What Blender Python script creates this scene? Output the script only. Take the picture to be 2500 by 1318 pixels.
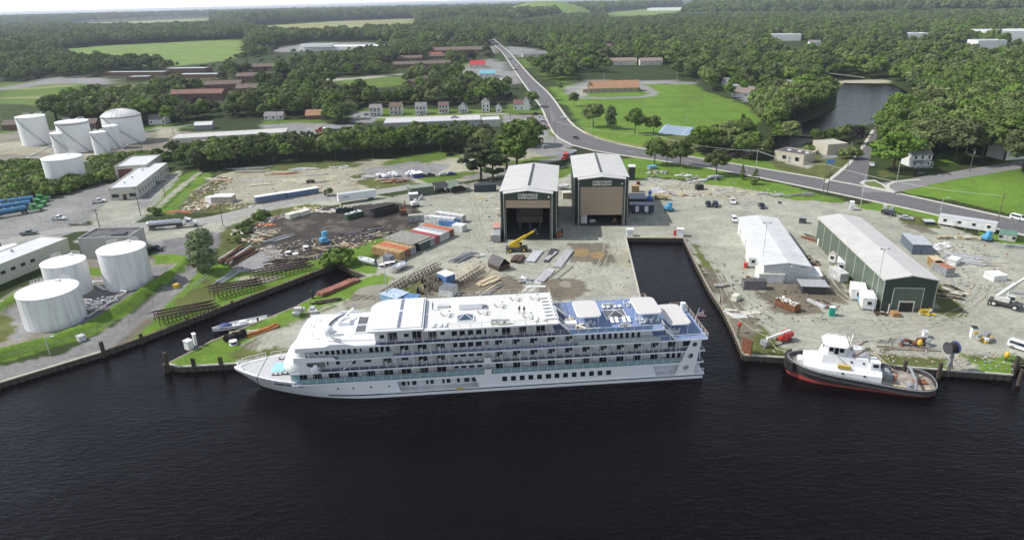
import bpy, math, random
import numpy as np
from mathutils import Vector, Matrix
from mathutils.geometry import delaunay_2d_cdt, tessellate_polygon
random.seed(7); rng=np.random.default_rng(7)
for o in list(bpy.data.objects): bpy.data.objects.remove(o)
C=bpy.context.scene.collection; SC=bpy.context.scene
# ------------------------------------------------------------------ camera
CAMH=75.0; PITCH=math.radians(21.6); ROLL=math.radians(1.45); F=1667.0; CX,CY=1250.0,659.0
fw=Vector((0,math.cos(PITCH),-math.sin(PITCH))); r0=Vector((1,0,0)); u0=Vector((0,math.sin(PITCH),math.cos(PITCH)))
RT=r0*math.cos(ROLL)-u0*math.sin(ROLL); UP=u0*math.cos(ROLL)+r0*math.sin(ROLL)
cd=bpy.data.cameras.new('camera'); cam=bpy.data.objects.new('camera',cd); C.objects.link(cam)
cd.sensor_width=36; cd.lens=36*F/2500; cd.clip_start=1; cd.clip_end=40000
cam.matrix_world=Matrix(((RT.x,UP.x,-fw.x,0),(RT.y,UP.y,-fw.y,0),(RT.z,UP.z,-fw.z,CAMH),(0,0,0,1)))
SC.camera=cam
# ------------------------------------------------------------------ daylight
SUN_EL=math.radians(46.5); SUN_AZ=math.radians(-84.0)      # azimuth from +Y, clockwise
w=bpy.data.worlds.new('World'); SC.world=w; w.use_nodes=True
nt=w.node_tree; sky=nt.nodes.new('ShaderNodeTexSky'); sky.sky_type='NISHITA'; sky.sun_disc=False
sky.sun_elevation=SUN_EL; sky.sun_rotation=SUN_AZ; sky.air_density=1.0; sky.dust_density=.25; sky.ozone_density=1.0
bg=nt.nodes['Background']; bg.inputs[1].default_value=0.135; hv=nt.nodes.new('ShaderNodeHueSaturation'); hv.inputs['Saturation'].default_value=.5; nt.links.new(sky.outputs[0],hv.inputs['Color']); nt.links.new(hv.outputs[0],bg.inputs[0])   # thin bright veil over the blue
sl=bpy.data.lights.new('sun','SUN'); sl.energy=3.1; sl.angle=math.radians(0.5); sl.color=(1.0,0.96,0.90)
so=bpy.data.objects.new('sun',sl); C.objects.link(so)
sd=Vector((math.sin(SUN_AZ)*math.cos(SUN_EL),math.cos(SUN_AZ)*math.cos(SUN_EL),math.sin(SUN_EL)))
so.rotation_euler=sd.to_track_quat('Z','Y').to_euler(); so.location=sd*500
SC.view_settings.view_transform='Standard'; SC.view_settings.look='None'; SC.view_settings.exposure=0.6; SC.view_settings.gamma=1
SC.view_settings.use_curve_mapping=False
# ------------------------------------------------------------------ survey helpers
# the site was surveyed from the photograph: P() gives the ground point seen at a photo pixel
def P(x,y,z=0.0):
    d=fw+RT*((x-CX)/F)-UP*((y-CY)/F); t=(z-CAMH)/d.z
    return Vector((d.x*t,d.y*t,z))
def ang(a,b): return math.atan2(b.y-a.y,b.x-a.x)
def fr(A,B,z=0.0):
    a,b=P(*A,z),P(*B,z); return a,ang(a,b),(b-a).length
WZ=-1.5
# ------------------------------------------------------------------ materials
MATS={}
def mat(name,col=(.5,.5,.5),rough=.7,metal=0,var=.12,scale=1.2,bump=0,kind=None,col2=None,streak=False,spec=None,objvar=0):
    if name in MATS: return MATS[name]
    m=bpy.data.materials.new(name); m.use_nodes=True; MATS[name]=m
    t=m.node_tree; b=t.nodes['Principled BSDF']; b.inputs['Roughness'].default_value=rough; b.inputs['Metallic'].default_value=metal
    if spec is not None: b.inputs['Specular IOR Level'].default_value=spec
    tc=t.nodes.new('ShaderNodeTexCoord'); src=tc.outputs['Object']
    mp=t.nodes.new('ShaderNodeMapping'); t.links.new(src,mp.inputs[0])
    if streak: mp.inputs['Scale'].default_value=(scale,scale,scale*.09)
    else: mp.inputs['Scale'].default_value=(scale,)*3
    n=t.nodes.new('ShaderNodeTexNoise'); n.inputs['Scale'].default_value=1; n.inputs['Detail'].default_value=5; n.inputs['Roughness'].default_value=.65
    t.links.new(mp.outputs[0],n.inputs['Vector'])
    r=t.nodes.new('ShaderNodeValToRGB'); e=r.color_ramp.elements
    c2=col2 if col2 else tuple(max(0,c*(1-2.2*var)) for c in col)
    if streak: e[0].position=.30; e[1].position=.50
    else: e[0].position=.32; e[1].position=.68
    e[0].color=(*c2,1); e[1].color=(*[min(1,c*(1+(0 if streak else var))) for c in col],1)
    t.links.new(n.outputs['Fac'],r.inputs[0]); out=r.outputs[0]
    if objvar:
        oi=t.nodes.new('ShaderNodeObjectInfo'); hs=t.nodes.new('ShaderNodeHueSaturation')
        mr=t.nodes.new('ShaderNodeMapRange'); mr.inputs[3].default_value=1-objvar; mr.inputs[4].default_value=1+objvar
        t.links.new(oi.outputs['Random'],mr.inputs[0]); t.links.new(mr.outputs[0],hs.inputs['Value']); t.links.new(out,hs.inputs['Color']); out=hs.outputs[0]
    t.links.new(out,b.inputs['Base Color'])
    if bump:
        bp=t.nodes.new('ShaderNodeBump'); bp.inputs['Strength'].default_value=bump; bp.inputs['Distance'].default_value=.05
        t.links.new(n.outputs['Fac'],bp.inputs['Height']); t.links.new(bp.outputs[0],b.inputs['Normal'])
    return m
WHITE=mat('white_paint',(.80,.80,.80),.35,var=.02)
WHITE2=mat('white_worn',(.72,.72,.70),.6,var=.10,scale=.6)
CREAM=mat('cream_paint',(.62,.60,.50),.6,var=.06)
DECKW=mat('pale_deck',(.62,.61,.58),.6,var=.04)
BLUED=mat('blue_deck',(.11,.16,.42),.6,var=.08)
GLASSD=mat('dark_glass',(.02,.025,.03),.08,var=.1,spec=.6)
GLASST=mat('teal_glass',(.22,.36,.38),.12,var=.1,scale=.3)
BLACK=mat('black_rubber',(.02,.02,.02),.8,var=.2)
DGREY=mat('dark_grey',(.06,.06,.065),.6,var=.15)
GREY=mat('grey_paint',(.28,.29,.30),.55,var=.12)
LGREY=mat('light_grey',(.5,.51,.52),.5,var=.10)
STEEL=mat('bare_steel',(.42,.42,.43),.4,.6,var=.12)
RUST=mat('rusty_steel',(.22,.085,.04),.85,var=.3,scale=2.5,bump=.3)
RUSTD=mat('dark_rust',(.09,.055,.04),.85,var=.3,scale=2.5,bump=.3)
ORANGE=mat('orange_primer',(.42,.13,.04),.7,var=.2)
WOOD=mat('weathered_wood',(.30,.25,.19),.85,var=.25,scale=2)
WOODL=mat('pale_wood',(.52,.43,.28),.8,var=.2,scale=2)
WOODD=mat('dark_wood',(.07,.055,.04),.9,var=.3,scale=2)
YELL=mat('yellow_paint',(.62,.42,.03),.45,var=.1)
RED=mat('red_paint',(.50,.05,.04),.45,var=.12)
BLUE=mat('blue_paint',(.05,.18,.50),.45,var=.1)
LBLUE=mat('light_blue_paint',(.10,.38,.62),.45,var=.12)
TARPB=mat('blue_tarp',(.10,.22,.44),.5,var=.25,bump=.5)
TARPW=mat('white_tarp',(.74,.74,.73),.55,var=.12,bump=.5)
TARPG=mat('grey_tarp',(.16,.17,.20),.6,var=.2,bump=.5)
GREEND=mat('dark_green_siding',(.022,.040,.030),.5,var=.10)
GREENS=mat('sage_siding',(.105,.135,.098),.5,var=.06)
TAN=mat('tan_door',(.36,.27,.185),.55,var=.04)
ROOFL=mat('pale_metal_roof',(.50,.485,.46),.55,var=.05,scale=.25)
ROOFW=mat('white_metal_roof',(.58,.58,.57),.5,var=.05,scale=.3)
CONC=mat('concrete',(.46,.44,.38),.9,var=.15,scale=.8)
PILE=mat('sheet_pile_steel',(.075,.065,.048),.85,var=.35,scale=1.5,streak=True)
CHROME=mat('polished_tank',(.55,.56,.58),.25,.8,var=.06)
# ------------------------------------------------------------------ mesh builder
class M:
    def __init__(s): s.v=[]; s.f=[]; s.mi=[]; s.mats=[]
    def m(s,mt):
        if mt not in s.mats: s.mats.append(mt)
        return s.mats.index(mt)
    def add(s,vs,fs,mt):
        n=len(s.v); k=s.m(mt); s.v+= [tuple(p) for p in vs]; s.f+=[tuple(i+n for i in f) for f in fs]; s.mi+=[k]*len(fs); return s
    def box(s,x0,x1,y0,y1,z0,z1,mt):
        return s.add([(x0,y0,z0),(x1,y0,z0),(x1,y1,z0),(x0,y1,z0),(x0,y0,z1),(x1,y0,z1),(x1,y1,z1),(x0,y1,z1)],
            [(3,2,1,0),(4,5,6,7),(0,1,5,4),(1,2,6,5),(2,3,7,6),(3,0,4,7)],mt)
    def obox(s,c,sz,rz,mt,rx=0,ry=0):
        R=Matrix.Rotation(rz,3,'Z')@Matrix.Rotation(ry,3,'Y')@Matrix.Rotation(rx,3,'X'); c=Vector(c); a,b,d=[k/2 for k in sz]
        vs=[c+R@Vector(p) for p in [(-a,-b,-d),(a,-b,-d),(a,b,-d),(-a,b,-d),(-a,-b,d),(a,-b,d),(a,b,d),(-a,b,d)]]
        return s.add(vs,[(3,2,1,0),(4,5,6,7),(0,1,5,4),(1,2,6,5),(2,3,7,6),(3,0,4,7)],mt)
    def beam(s,p,q,w,h,mt):
        p,q=Vector(p),Vector(q); d=(q-p); 
        if d.length<1e-6: return s
        d.normalize(); up=Vector((0,0,1)) if abs(d.z)<.95 else Vector((1,0,0)); a=d.cross(up).normalized()*w/2; b=a.cross(d).normalized()*h/2
        vs=[p-a-b,p+a-b,p+a+b,p-a+b,q-a-b,q+a-b,q+a+b,q-a+b]
        return s.add(vs,[(0,1,2,3),(7,6,5,4),(0,4,5,1),(1,5,6,2),(2,6,7,3),(3,7,4,0)],mt)
    def cyl(s,p,q,r1,mt,r2=None,n=12,caps=True):
        r2=r1 if r2 is None else r2; p,q=Vector(p),Vector(q); d=(q-p).normalized(); up=Vector((0,0,1)) if abs(d.z)<.95 else Vector((1,0,0))
        a=d.cross(up).normalized(); b=a.cross(d)
        vs=[p+(a*math.cos(k*2*math.pi/n)+b*math.sin(k*2*math.pi/n))*r1 for k in range(n)]+[q+(a*math.cos(k*2*math.pi/n)+b*math.sin(k*2*math.pi/n))*r2 for k in range(n)]
        fs=[(k,(k+1)%n,n+(k+1)%n,n+k) for k in range(n)]
        if caps: fs+=[tuple(range(n-1,-1,-1)),tuple(range(n,2*n))]
        return s.add(vs,fs,mt)
    def tube(s,pts,r,mt,n=6):
        for a,b in zip(pts[:-1],pts[1:]): s.cyl(a,b,r,mt,n=n)
        return s
    def prism(s,poly,z0,z1,mt,mt2=None):   # convex or concave plan polygon
        n=len(poly); tr=tessellate_polygon([[Vector((p[0],p[1],0)) for p in poly]])
        top=[(p[0],p[1],z1) for p in poly]; bot=[(p[0],p[1],z0) for p in poly]
        s.add(top,[tuple(t) for t in tr],mt2 or mt); s.add(bot,[tuple(reversed(t)) for t in tr],mt)
        return s.add(bot+top,[(k,(k+1)%n,n+(k+1)%n,n+k) for k in range(n)],mt)
    def side(s,poly,y,th,mt,holes=()):      # polygon in x,z extruded in y
        loops=[poly]+list(holes); tr=tessellate_polygon([[Vector((p[0],p[1],0)) for p in l] for l in loops]); fl=[p for l in loops for p in l]
        s.add([(p[0],y,p[1]) for p in fl],[tuple(t) for t in tr],mt); s.add([(p[0],y+th,p[1]) for p in fl],[tuple(t) for t in tr],mt)
        for l in loops:
            n=len(l); s.add([(p[0],y,p[1]) for p in l]+[(p[0],y+th,p[1]) for p in l],[(k,(k+1)%n,n+(k+1)%n,n+k) for k in range(n)],mt)
        return s
    def loft(s,rings,mt,close=True,cap0=False,cap1=False):
        n=len(rings[0]); vs=[p for r in rings for p in r]; fs=[]
        for i in range(len(rings)-1):
            for k in range(n if close else n-1):
                fs.append((i*n+k,i*n+(k+1)%n,(i+1)*n+(k+1)%n,(i+1)*n+k))
        if cap0: fs.append(tuple(range(n-1,-1,-1)))
        if cap1: fs.append(tuple(range((len(rings)-1)*n,len(rings)*n)))
        return s.add(vs,fs,mt)
    def ell(s,c,r,mt,nu=10,nv=6,zmin=-1):
        rings=[]
        for j in range(nv+1):
            t=math.asin(zmin)+(math.pi/2-math.asin(zmin))*j/nv if zmin>-1 else -math.pi/2+math.pi*j/nv
            rings.append([(c[0]+r[0]*math.cos(t)*math.cos(2*math.pi*k/nu),c[1]+r[1]*math.cos(t)*math.sin(2*math.pi*k/nu),c[2]+r[2]*math.sin(t)) for k in range(nu)])
        return s.loft(rings,mt)
    def mesh(s,name,smooth=False):
        me=bpy.data.meshes.new(name); me.from_pydata(s.v,[],s.f)
        for k in s.mats: me.materials.append(k)
        me.polygons.foreach_set('material_index',s.mi)
        if smooth: me.polygons.foreach_set('use_smooth',[True]*len(me.polygons))
        me.update(); return me
    def build(s,name,parent=None,loc=(0,0,0),rz=0,smooth=False,angle=None):
        me=s.mesh(name,smooth or angle is not None)
        if angle is not None: me.set_sharp_from_angle(angle=math.radians(angle))
        return link(name,me,parent,loc,rz)
KIDS={}
def link(name,me,parent=None,loc=(0,0,0),rz=0):
    o=bpy.data.objects.new(name,me); C.objects.link(o); o.location=loc
    if isinstance(rz,(int,float)): o.rotation_euler=(0,0,rz)
    else: o.rotation_euler=rz
    if parent: o.parent=parent; KIDS.setdefault(parent.name,[]).append(o)
    return o
def tag(o,label=None,cat=None,group=None,kind=None):
    if label: o['label']=label
    if cat: o['category']=cat
    if group: o['group']=group
    if kind: o['kind']=kind
    return o
def thing(name,label,cat,loc=(0,0,0),rz=0,group=None):
    o=bpy.data.objects.new(name,None); C.objects.link(o); o.location=loc; o.rotation_euler=(0,0,rz); o.empty_display_size=.1
    return tag(o,label,cat,group)
def copy_tree(o,loc=None,rz=None,label=None,group=None,scale=None):
    c=o.copy(); C.objects.link(c)
    if loc is not None: c.location=loc
    if rz is not None: c.rotation_euler=(0,0,rz)
    if scale is not None: c.scale=(scale,)*3 if isinstance(scale,(int,float)) else scale
    if label: c['label']=label
    if group: c['group']=group
    for ch in KIDS.get(o.name,()):
        d=ch.copy(); C.objects.link(d); d.parent=c; KIDS.setdefault(c.name,[]).append(d)
        for g in KIDS.get(ch.name,()):
            e=g.copy(); C.objects.link(e); e.parent=d; KIDS.setdefault(d.name,[]).append(e)
    return c
def lettering(text,size,mt,parent,M4,name='lettering',depth=.03,align='CENTER',bold=0.0):
    cu=bpy.data.curves.new(name,'FONT'); cu.body=text; cu.size=size; cu.extrude=depth; cu.offset=bold; cu.align_x=align; cu.align_y='CENTER'; cu.resolution_u=2
    t=bpy.data.objects.new('tmp',cu); C.objects.link(t); dg=bpy.context.evaluated_depsgraph_get()
    me=bpy.data.meshes.new_from_object(t.evaluated_get(dg)); bpy.data.objects.remove(t)
    me.materials.clear(); me.materials.append(mt); o=link(name,me,parent); o.matrix_local=M4; return o
def upright(x,y,z,rz=0): return Matrix.Translation((x,y,z))@Matrix.Rotation(rz,4,'Z')@Matrix.Rotation(math.pi/2,4,'X')
# ================================================================== ground, water, roads
def px(pts): return [tuple(P(*p)[:2]) for p in pts]
SHORE=px([(0,932),(250,857),(360,818),(458,780.6),(567,738.8),(671,700),(821,643),(893,674),(772,721.5),(720,749),(648,778),(513,834),(409,887),(437,894),(479,892),(576,885.5)])
quayL=P(576,885.5); sax=Vector((math.cos(math.radians(3.89)),math.sin(math.radians(3.89)),0))
SLIP=px([(1528,579.5),(1669,580.5),(1700,645),(1733,707.5),(1764,753.6),(1789.6,804.8),(1815,865),(1921,872),(2060,883),(2267,899),(2473,914),(2473,885),(2500,886)])
# west wall of the slip runs parallel to (1528,579)-(1557,701) down to the quay line
a=P(1528,579.5); b=P(1557,701); dd=(b-a); 
def isect(p,d,q,e):
    t=((q.x-p.x)*e.y-(q.y-p.y)*e.x)/(d.x*e.y-d.y*e.x); return p+d*t
corner=isect(a,dd,quayL,sax)
SHORE=[(-1500,SHORE[0][1]-350)]+SHORE+[(corner.x,corner.y)]+SLIP+[(1500,SLIP[-1][1]-60)]
POND=px([(1960,330),(1955,300),(2000,285),(2040,262),(2045,225),(2060,203),(2180,206),(2215,225),(2235,250),(2260,262),(2200,285),(2150,295),(2080,318),(2000,330)])
POND2=px([(1740,380),(1800,362),(1860,335),(1920,330),(1990,335),(1960,355),(1900,375),(1870,362),(1800,388)])
POND3=px([(2020,178),(2110,190),(2110,194),(2030,194)])
def inpoly(X,Y,poly):
    r=np.zeros(X.shape,bool); n=len(poly); j=n-1
    for i in range(n):
        xi,yi=poly[i]; xj,yj=poly[j]
        if yi!=yj:
            c=((yi>Y)!=(yj>Y))&(X<(xj-xi)*(Y-yi)/(yj-yi)+xi); r^=c
        j=i
    return r
# smooth value noise for warping outlines
_NT=rng.random((256,256))
def vnoise(X,Y,s):
    x=X/s; y=Y/s; xi=np.floor(x).astype(int); yi=np.floor(y).astype(int); fx=x-xi; fy=y-yi; fx=fx*fx*(3-2*fx); fy=fy*fy*(3-2*fy)
    g=lambda a,b:_NT[a%256,b%256]
    return (g(xi,yi)*(1-fx)*(1-fy)+g(xi+1,yi)*fx*(1-fy)+g(xi,yi+1)*(1-fx)*fy+g(xi+1,yi+1)*fx*fy)*2-1
WATERP=SHORE+[(1500,-3000),(-1500,-3000)]
PONDS=[POND,POND2,POND3]
BERM=[tuple(P(*p)[:2]) for p in [(-60,905),(0,868),(120,838),(225,800),(300,752),(375,700),(445,655),(455,640),(425,633),(372,636)]]
BERM2=[tuple(P(*p)[:2]) for p in [(-60,800),(-5,760),(35,735),(60,715)]]
def segdist(X,Y,pl):
    d=np.full(X.shape,1e9)
    for (x0,y0),(x1,y1) in zip(pl[:-1],pl[1:]):
        dx,dy=x1-x0,y1-y0; t=np.clip(((X-x0)*dx+(Y-y0)*dy)/(dx*dx+dy*dy),0,1); d=np.minimum(d,np.hypot(X-x0-t*dx,Y-y0-t*dy))
    return d
def gz(X,Y):
    X=np.asarray(X,float); Y=np.asarray(Y,float)
    z=1.9*np.exp(-(segdist(X,Y,BERM)/2.0)**2)+1.6*np.exp(-(segdist(X,Y,BERM2)/2.2)**2)
    z+=64*np.clip(1-((X-175)/230)**2-((Y-3300)/300)**2,0,1)**.8
    return z
# colours are plain surface albedos
G_BR=(.112,.192,.026); G_LU=(.098,.155,.026); G_WEED=(.100,.112,.034); G_SCR=(.040,.060,.015); G_FLOOR=(.030,.040,.014)
GRAV=(.315,.315,.255); GRAVY=(.32,.30,.22); GRAVG=(.235,.23,.225); DARK=(.058,.050,.044); ASPH=(.17,.165,.165); LOT=(.235,.23,.22); SAND=(.34,.32,.24); MUD=(.155,.135,.10)
CONCC=(.33,.315,.26); TANF=(.22,.20,.16); PATH=(.21,.205,.195); FIELD=(.155,.225,.055); FIELDT=(.24,.25,.10)
LAYERS=[ # (colour, pixel polygon, outline warp m, grain)
 (FIELD,[(125,124),(250,112),(590,97),(600,128),(560,148),(420,162),(285,160),(150,143)],6),
 (FIELDT,[(170,57),(330,50),(512,42),(514,50),(400,56),(250,60)],10),(FIELDT,[(598,66),(700,60),(830,52),(1012,46),(1018,62),(880,70),(640,73)],10),
 (FIELDT,[(940,66),(1000,64),(1000,72),(950,74)],10),((.11,.19,.05),[(1040,60),(1180,50),(1180,66),(1040,70)],10),
 (FIELD,[(1478,32),(1560,24),(1680,18),(1690,24),(1600,38),(1480,41)],10),
 (FIELD,[(1245,14),(1300,9),(1400,8),(1440,11),(1400,20),(1280,20)],10),
 (G_LU,[(-20,205),(60,200),(190,196),(215,222),(200,262),(160,270),(60,285),(-20,300)],3),
 (FIELDT,[(-20,219),(100,212),(190,208),(190,212),(100,216),(-20,223)],.5),(FIELDT,[(-20,241),(60,237),(150,232),(150,235),(60,241),(-20,246)],.5),
 (LOT,[(-20,220),(20,208),(120,190),(180,186),(225,185),(260,196),(250,210),(180,205),(100,208),(0,222)],2),
 (G_WEED,[(230,196),(330,205),(420,196),(520,185),(560,190),(560,230),(450,240),(360,235)],4),
 # town clearings
 (G_LU,[(820,196),(900,188),(1000,186),(985,206),(960,212),(830,214)],1),(CONCC,[(745,196),(850,190),(1000,180),(1000,184),(850,195),(750,201)],.3),
 (G_LU,[(1080,162),(1130,150),(1160,165),(1120,178),(1080,176)],2),
 (LOT,[(1110,170),(1180,150),(1215,140),(1260,180),(1262,205),(1190,200),(1120,195)],1),(LOT,[(1130,120),(1200,105),(1215,128),(1180,135)],1),
 (LOT,[(1225,112),(1290,118),(1330,125),(1330,140),(1255,140)],2),(G_LU,[(1270,145),(1300,143),(1310,160),(1300,175),(1285,165)],2),
 (LOT,[(640,125),(760,105),(900,104),(960,112),(900,120),(700,128)],4),
 (G_LU,[(1300,165),(1330,170),(1390,188),(1400,206),(1345,200)],2),
 (G_BR,[(1325,205),(1345,213),(1420,206),(1560,206),(1690,206),(1720,225),(1775,240),(1830,262),(1855,295),(1810,335),(1700,350),(1640,372),(1560,372),(1470,345),(1425,322),(1385,260)],2),
 (G_WEED,[(1640,330),(1720,322),(1740,350),(1700,375),(1640,380),(1600,372)],2),
 (LOT,[(1370,222),(1395,205),(1560,203),(1590,215),(1610,232),(1570,240),(1430,242),(1400,238)],.7),(G_BR,[(1430,228),(1560,222),(1590,228),(1565,236),(1430,238)],.7),(CONCC,[(1400,222),(1420,218),(1432,234),(1415,236)],.3),
 (LOT,[(1400,200),(1570,196),(1700,200),(1700,206),(1560,206),(1400,206)],.5),
 (LOT,[(1780,215),(1830,205),(1880,225),(1900,240),(1830,250),(1790,235)],3),(SAND,[(2030,199),(2110,195),(2165,195),(2175,203),(2110,204),(2040,207)],.5),
 (G_WEED,[(2030,204),(2170,203),(2190,209),(2120,213),(2040,212)],1),
 (G_LU,[(880,264),(1240,268),(1245,285),(1170,292),(900,296),(860,285)],1.5),(G_LU,[(640,296),(780,292),(800,302),(700,312),(640,310)],1),(G_LU,[(1240,255),(1325,262),(1330,275),(1240,279)],1),
 (LOT,[(860,276),(900,272),(930,284),(905,300),(860,300)],.5),(CONCC,[(930,286),(1240,277),(1240,280),(930,291)],.3),
 # oil depot and the lots round it
 (G_LU,[(0,318),(60,300),(60,330),(0,345)],1),(G_LU,[(340,306),(480,298),(480,312),(350,322)],1),(G_SCR,[(-20,255),(380,260),(420,300),(300,310),(0,320)],3),
 (TANF,[(-20,330),(60,318),(340,322),(520,322),(700,316),(860,312),(880,335),(760,352),(700,362),(560,370),(430,372),(260,388),(100,400),(-20,402)],1),
 (LOT,[(700,300),(860,304),(885,318),(850,335),(720,330)],1),(GRAVG,[(640,305),(760,300),(780,312),(640,318)],1),
 (GRAVY,[(-20,350),(60,345),(130,355),(130,372),(60,380),(-20,375)],2),(GRAVY,[(380,310),(430,312),(440,330),(380,340)],1),(GRAVY,[(100,385),(230,370),(240,382),(110,396)],1),
 (SAND,[(45,398),(110,393),(110,403),(50,406)],.3),(SAND,[(210,392),(330,382),(420,376),(420,382),(330,388),(212,399)],.3),
 (G_SCR,[(-20,400),(110,400),(215,396),(330,388),(430,382),(470,398),(420,425),(280,440),(270,452),(100,490),(-20,520)],1),
 (G_LU,[(-20,430),(60,425),(105,420),(110,445),(60,455),(-20,470)],2),(G_LU,[(240,410),(275,405),(280,440),(240,448)],1),
 (LOT,[(-20,500),(20,490),(100,478),(215,470),(275,445),(345,425),(370,440),(330,480),(250,520),(205,545),(160,548),(0,540),(-20,560)],.8),
 (GRAV,[(215,535),(260,492),(330,482),(345,478),(400,430),(440,415),(440,440),(360,525),(330,545),(240,555)],.6),
 (LOT,[(330,500),(410,420),(415,425),(345,515)],.5),
 (G_BR,[(350,528),(395,480),(450,425),(490,415),(490,424),(455,455),(410,495),(375,527)],.5),(G_BR,[(380,525),(420,490),(480,435),(500,420),(520,428),(480,470),(440,510),(425,524)],.5),
 (CONCC,[(362,521),(405,480),(448,445),(490,418),(493,421),(455,452),(412,487),(372,521)],.2),
 # laydown yards
 (GRAVY,[(440,520),(470,470),(540,425),(600,412),(720,402),(860,395),(1130,378),(1340,345),(1400,350),(1395,372),(1310,392),(1225,432),(1100,447),(1060,445),(1000,462),(900,478),(800,480),(640,500),(560,512)],1),
 (G_WEED,[(425,522),(470,475),(540,430),(560,440),(520,480),(500,500),(620,495),(625,510),(520,518)],1.2),
 (G_WEED,[(580,412),(720,400),(860,395),(900,398),(860,408),(720,415),(600,422)],2),(G_LU,[(930,395),(1010,382),(1090,372),(1130,380),(1040,400),(960,405)],2),
 (G_WEED,[(855,430),(900,418),(920,440),(1000,440),(1040,450),(920,465),(870,452)],1.5),(GRAVG,[(880,415),(1010,395),(1100,400),(1060,430),(960,445),(900,430)],1.5),(G_LU,[(1015,436),(1130,418),(1180,420),(1160,430),(1050,447)],1),
 (G_LU,[(1225,398),(1300,385),(1370,372),(1372,382),(1290,400),(1240,412)],1),(LOT,[(1130,430),(1250,412),(1300,398),(1400,376),(1400,384),(1300,408),(1260,420),(1140,440)],.6),
 (LOT,[(1230,280),(1330,282),(1345,300),(1360,328),(1300,335),(1225,310)],.5),(LOT,[(1225,345),(1345,318),(1400,345),(1390,385),(1330,380),(1300,372)],1),
 (G_LU,[(1335,305),(1345,304),(1368,330),(1335,338)],.5),
 (LOT,[(-20,545),(60,540),(160,548),(280,552),(400,545),(500,560),(545,570),(540,600),(470,640),(380,640),(375,600),(200,560),(-20,640)],.6),
 (GRAV,[(180,590),(260,552),(500,548),(640,500),(760,492),(900,475),(960,480),(820,500),(700,512),(620,545),(560,575),(400,585),(250,600)],.5),
 (ASPH,[(400,590),(520,565),(560,575),(540,600),(480,635),(375,648)],1),
 (GRAV,[(840,500),(960,480),(1060,455),(1225,440),(1240,440),(1400,400),(1560,430),(1700,445),(1800,470),(2050,490),(2130,505),(2330,560),(2420,590),(2560,600),(2560,880),(2480,872),(2100,872),(1820,862),(1669,580),(1528,580),(1560,720),(1300,790),(900,860),(620,885),(520,840),(760,720),(900,655),(960,600),(1000,560),(980,520)],1),
 (DARK,[(620,590),(600,560),(650,530),(740,512),(860,502),(960,495),(1010,500),(1050,530),(1010,555),(930,575),(880,600),(740,640),(640,625)],1.2),
 (GRAVG,[(560,680),(600,620),(650,600),(720,625),(740,640),(640,680),(600,690)],1.2),(GRAVG,[(600,530),(700,505),(800,500),(740,520),(640,545)],1),
 (G_WEED,[(550,560),(620,525),(700,505),(760,498),(800,505),(740,512),(650,530),(600,560),(560,640),(530,620)],1),
 (G_BR,[(300,845),(370,780),(420,735),(480,665),(540,640),(560,650),(600,665),(700,660),(740,645),(840,605),(930,580),(1010,555),(1015,562),(935,600),(905,625),(930,660),(900,672),(821,643),(671,700),(458,781),(250,858)],.8),
 (GRAVY,[(560,690),(600,672),(680,672),(640,690),(580,705)],1.2),(G_WEED,[(430,740),(500,680),(560,690),(520,730),(440,770)],1.2),
 (MUD,[(280,850),(300,830),(330,800),(380,765),(400,760),(340,815),(300,850)],.6),
 # oil depot on the bank
 (TANF,[(-20,880),(-20,740),(60,700),(190,640),(260,610),(380,640),(450,648),(440,660),(370,705),(290,760),(220,805),(120,842),(0,875)],.5),
 (ASPH,[(180,740),(250,700),(370,655),(430,650),(400,680),(330,735),(250,770),(200,800)],.6),(GRAVG,[(20,760),(60,750),(70,815),(40,835),(15,810)],.7),
 (G_WEED,[(-20,780),(20,770),(30,800),(10,830),(-20,840)],1),
 (PATH,[(-20,945),(-20,905),(0,893),(150,865),(260,805),(330,760),(400,705),(460,655),(485,645),(480,665),(420,735),(330,800),(290,845),(250,858),(0,933)],.3),
 (G_BR,[(-20,903),(-20,868),(0,858),(120,826),(225,790),(300,742),(370,693),(430,654),(430,645),(380,645),(370,632),(440,632),(465,640),(455,662),(375,712),(310,768),(235,816),(130,850),(0,888)],.25),
 (G_BR,[(205,655),(250,652),(250,675),(205,675)],.3),(G_BR,[(-20,760),(0,735),(40,720),(55,735),(20,760),(-20,785)],.5),
 # spit
 (G_BR,[(409,887),(513,834),(648,778),(720,749),(772,721),(882,682),(935,665),(960,680),(900,720),(850,730),(790,750),(720,790),(690,850),(620,885),(437,894)],.4),
 (G_WEED,[(560,860),(620,830),(680,800),(760,770),(850,735),(900,715),(930,730),(850,790),(700,880),(600,885)],.8),
 (MUD,[(590,850),(640,825),(720,790),(760,790),(740,830),(640,858)],.8),
 (GRAV,[(650,820),(720,785),(800,760),(850,735),(900,725),(900,780),(720,850),(620,868)],1.6),(CONCC,[(575,882),(700,862),(705,868),(578,888)],.2),
 (MUD,[(840,740),(880,700),(960,690),(965,720),(900,745),(850,755)],.8),(G_WEED,[(925,745),(960,720),(1000,690),(1100,650),(1110,665),(1040,715),(960,755)],.5),
 (MUD,[(1000,725),(1100,690),(1160,680),(1260,670),(1300,690),(1250,735),(1100,745)],1.5),
 # dry weeds, puddle rims, wheel-worn patches
 (SAND,[(1060,655),(1160,640),(1250,640),(1200,670),(1080,690)],2.5),(MUD,[(1390,590),(1480,595),(1500,630),(1470,650),(1400,640)],1.5),(MUD,[(1330,690),(1400,680),(1430,705),(1370,735),(1300,720)],2),
 (SAND,[(1485,610),(1530,600),(1545,660),(1510,655)],1),(CONCC,[(1500,700),(1560,690),(1560,730),(1505,735)],1),
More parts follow.
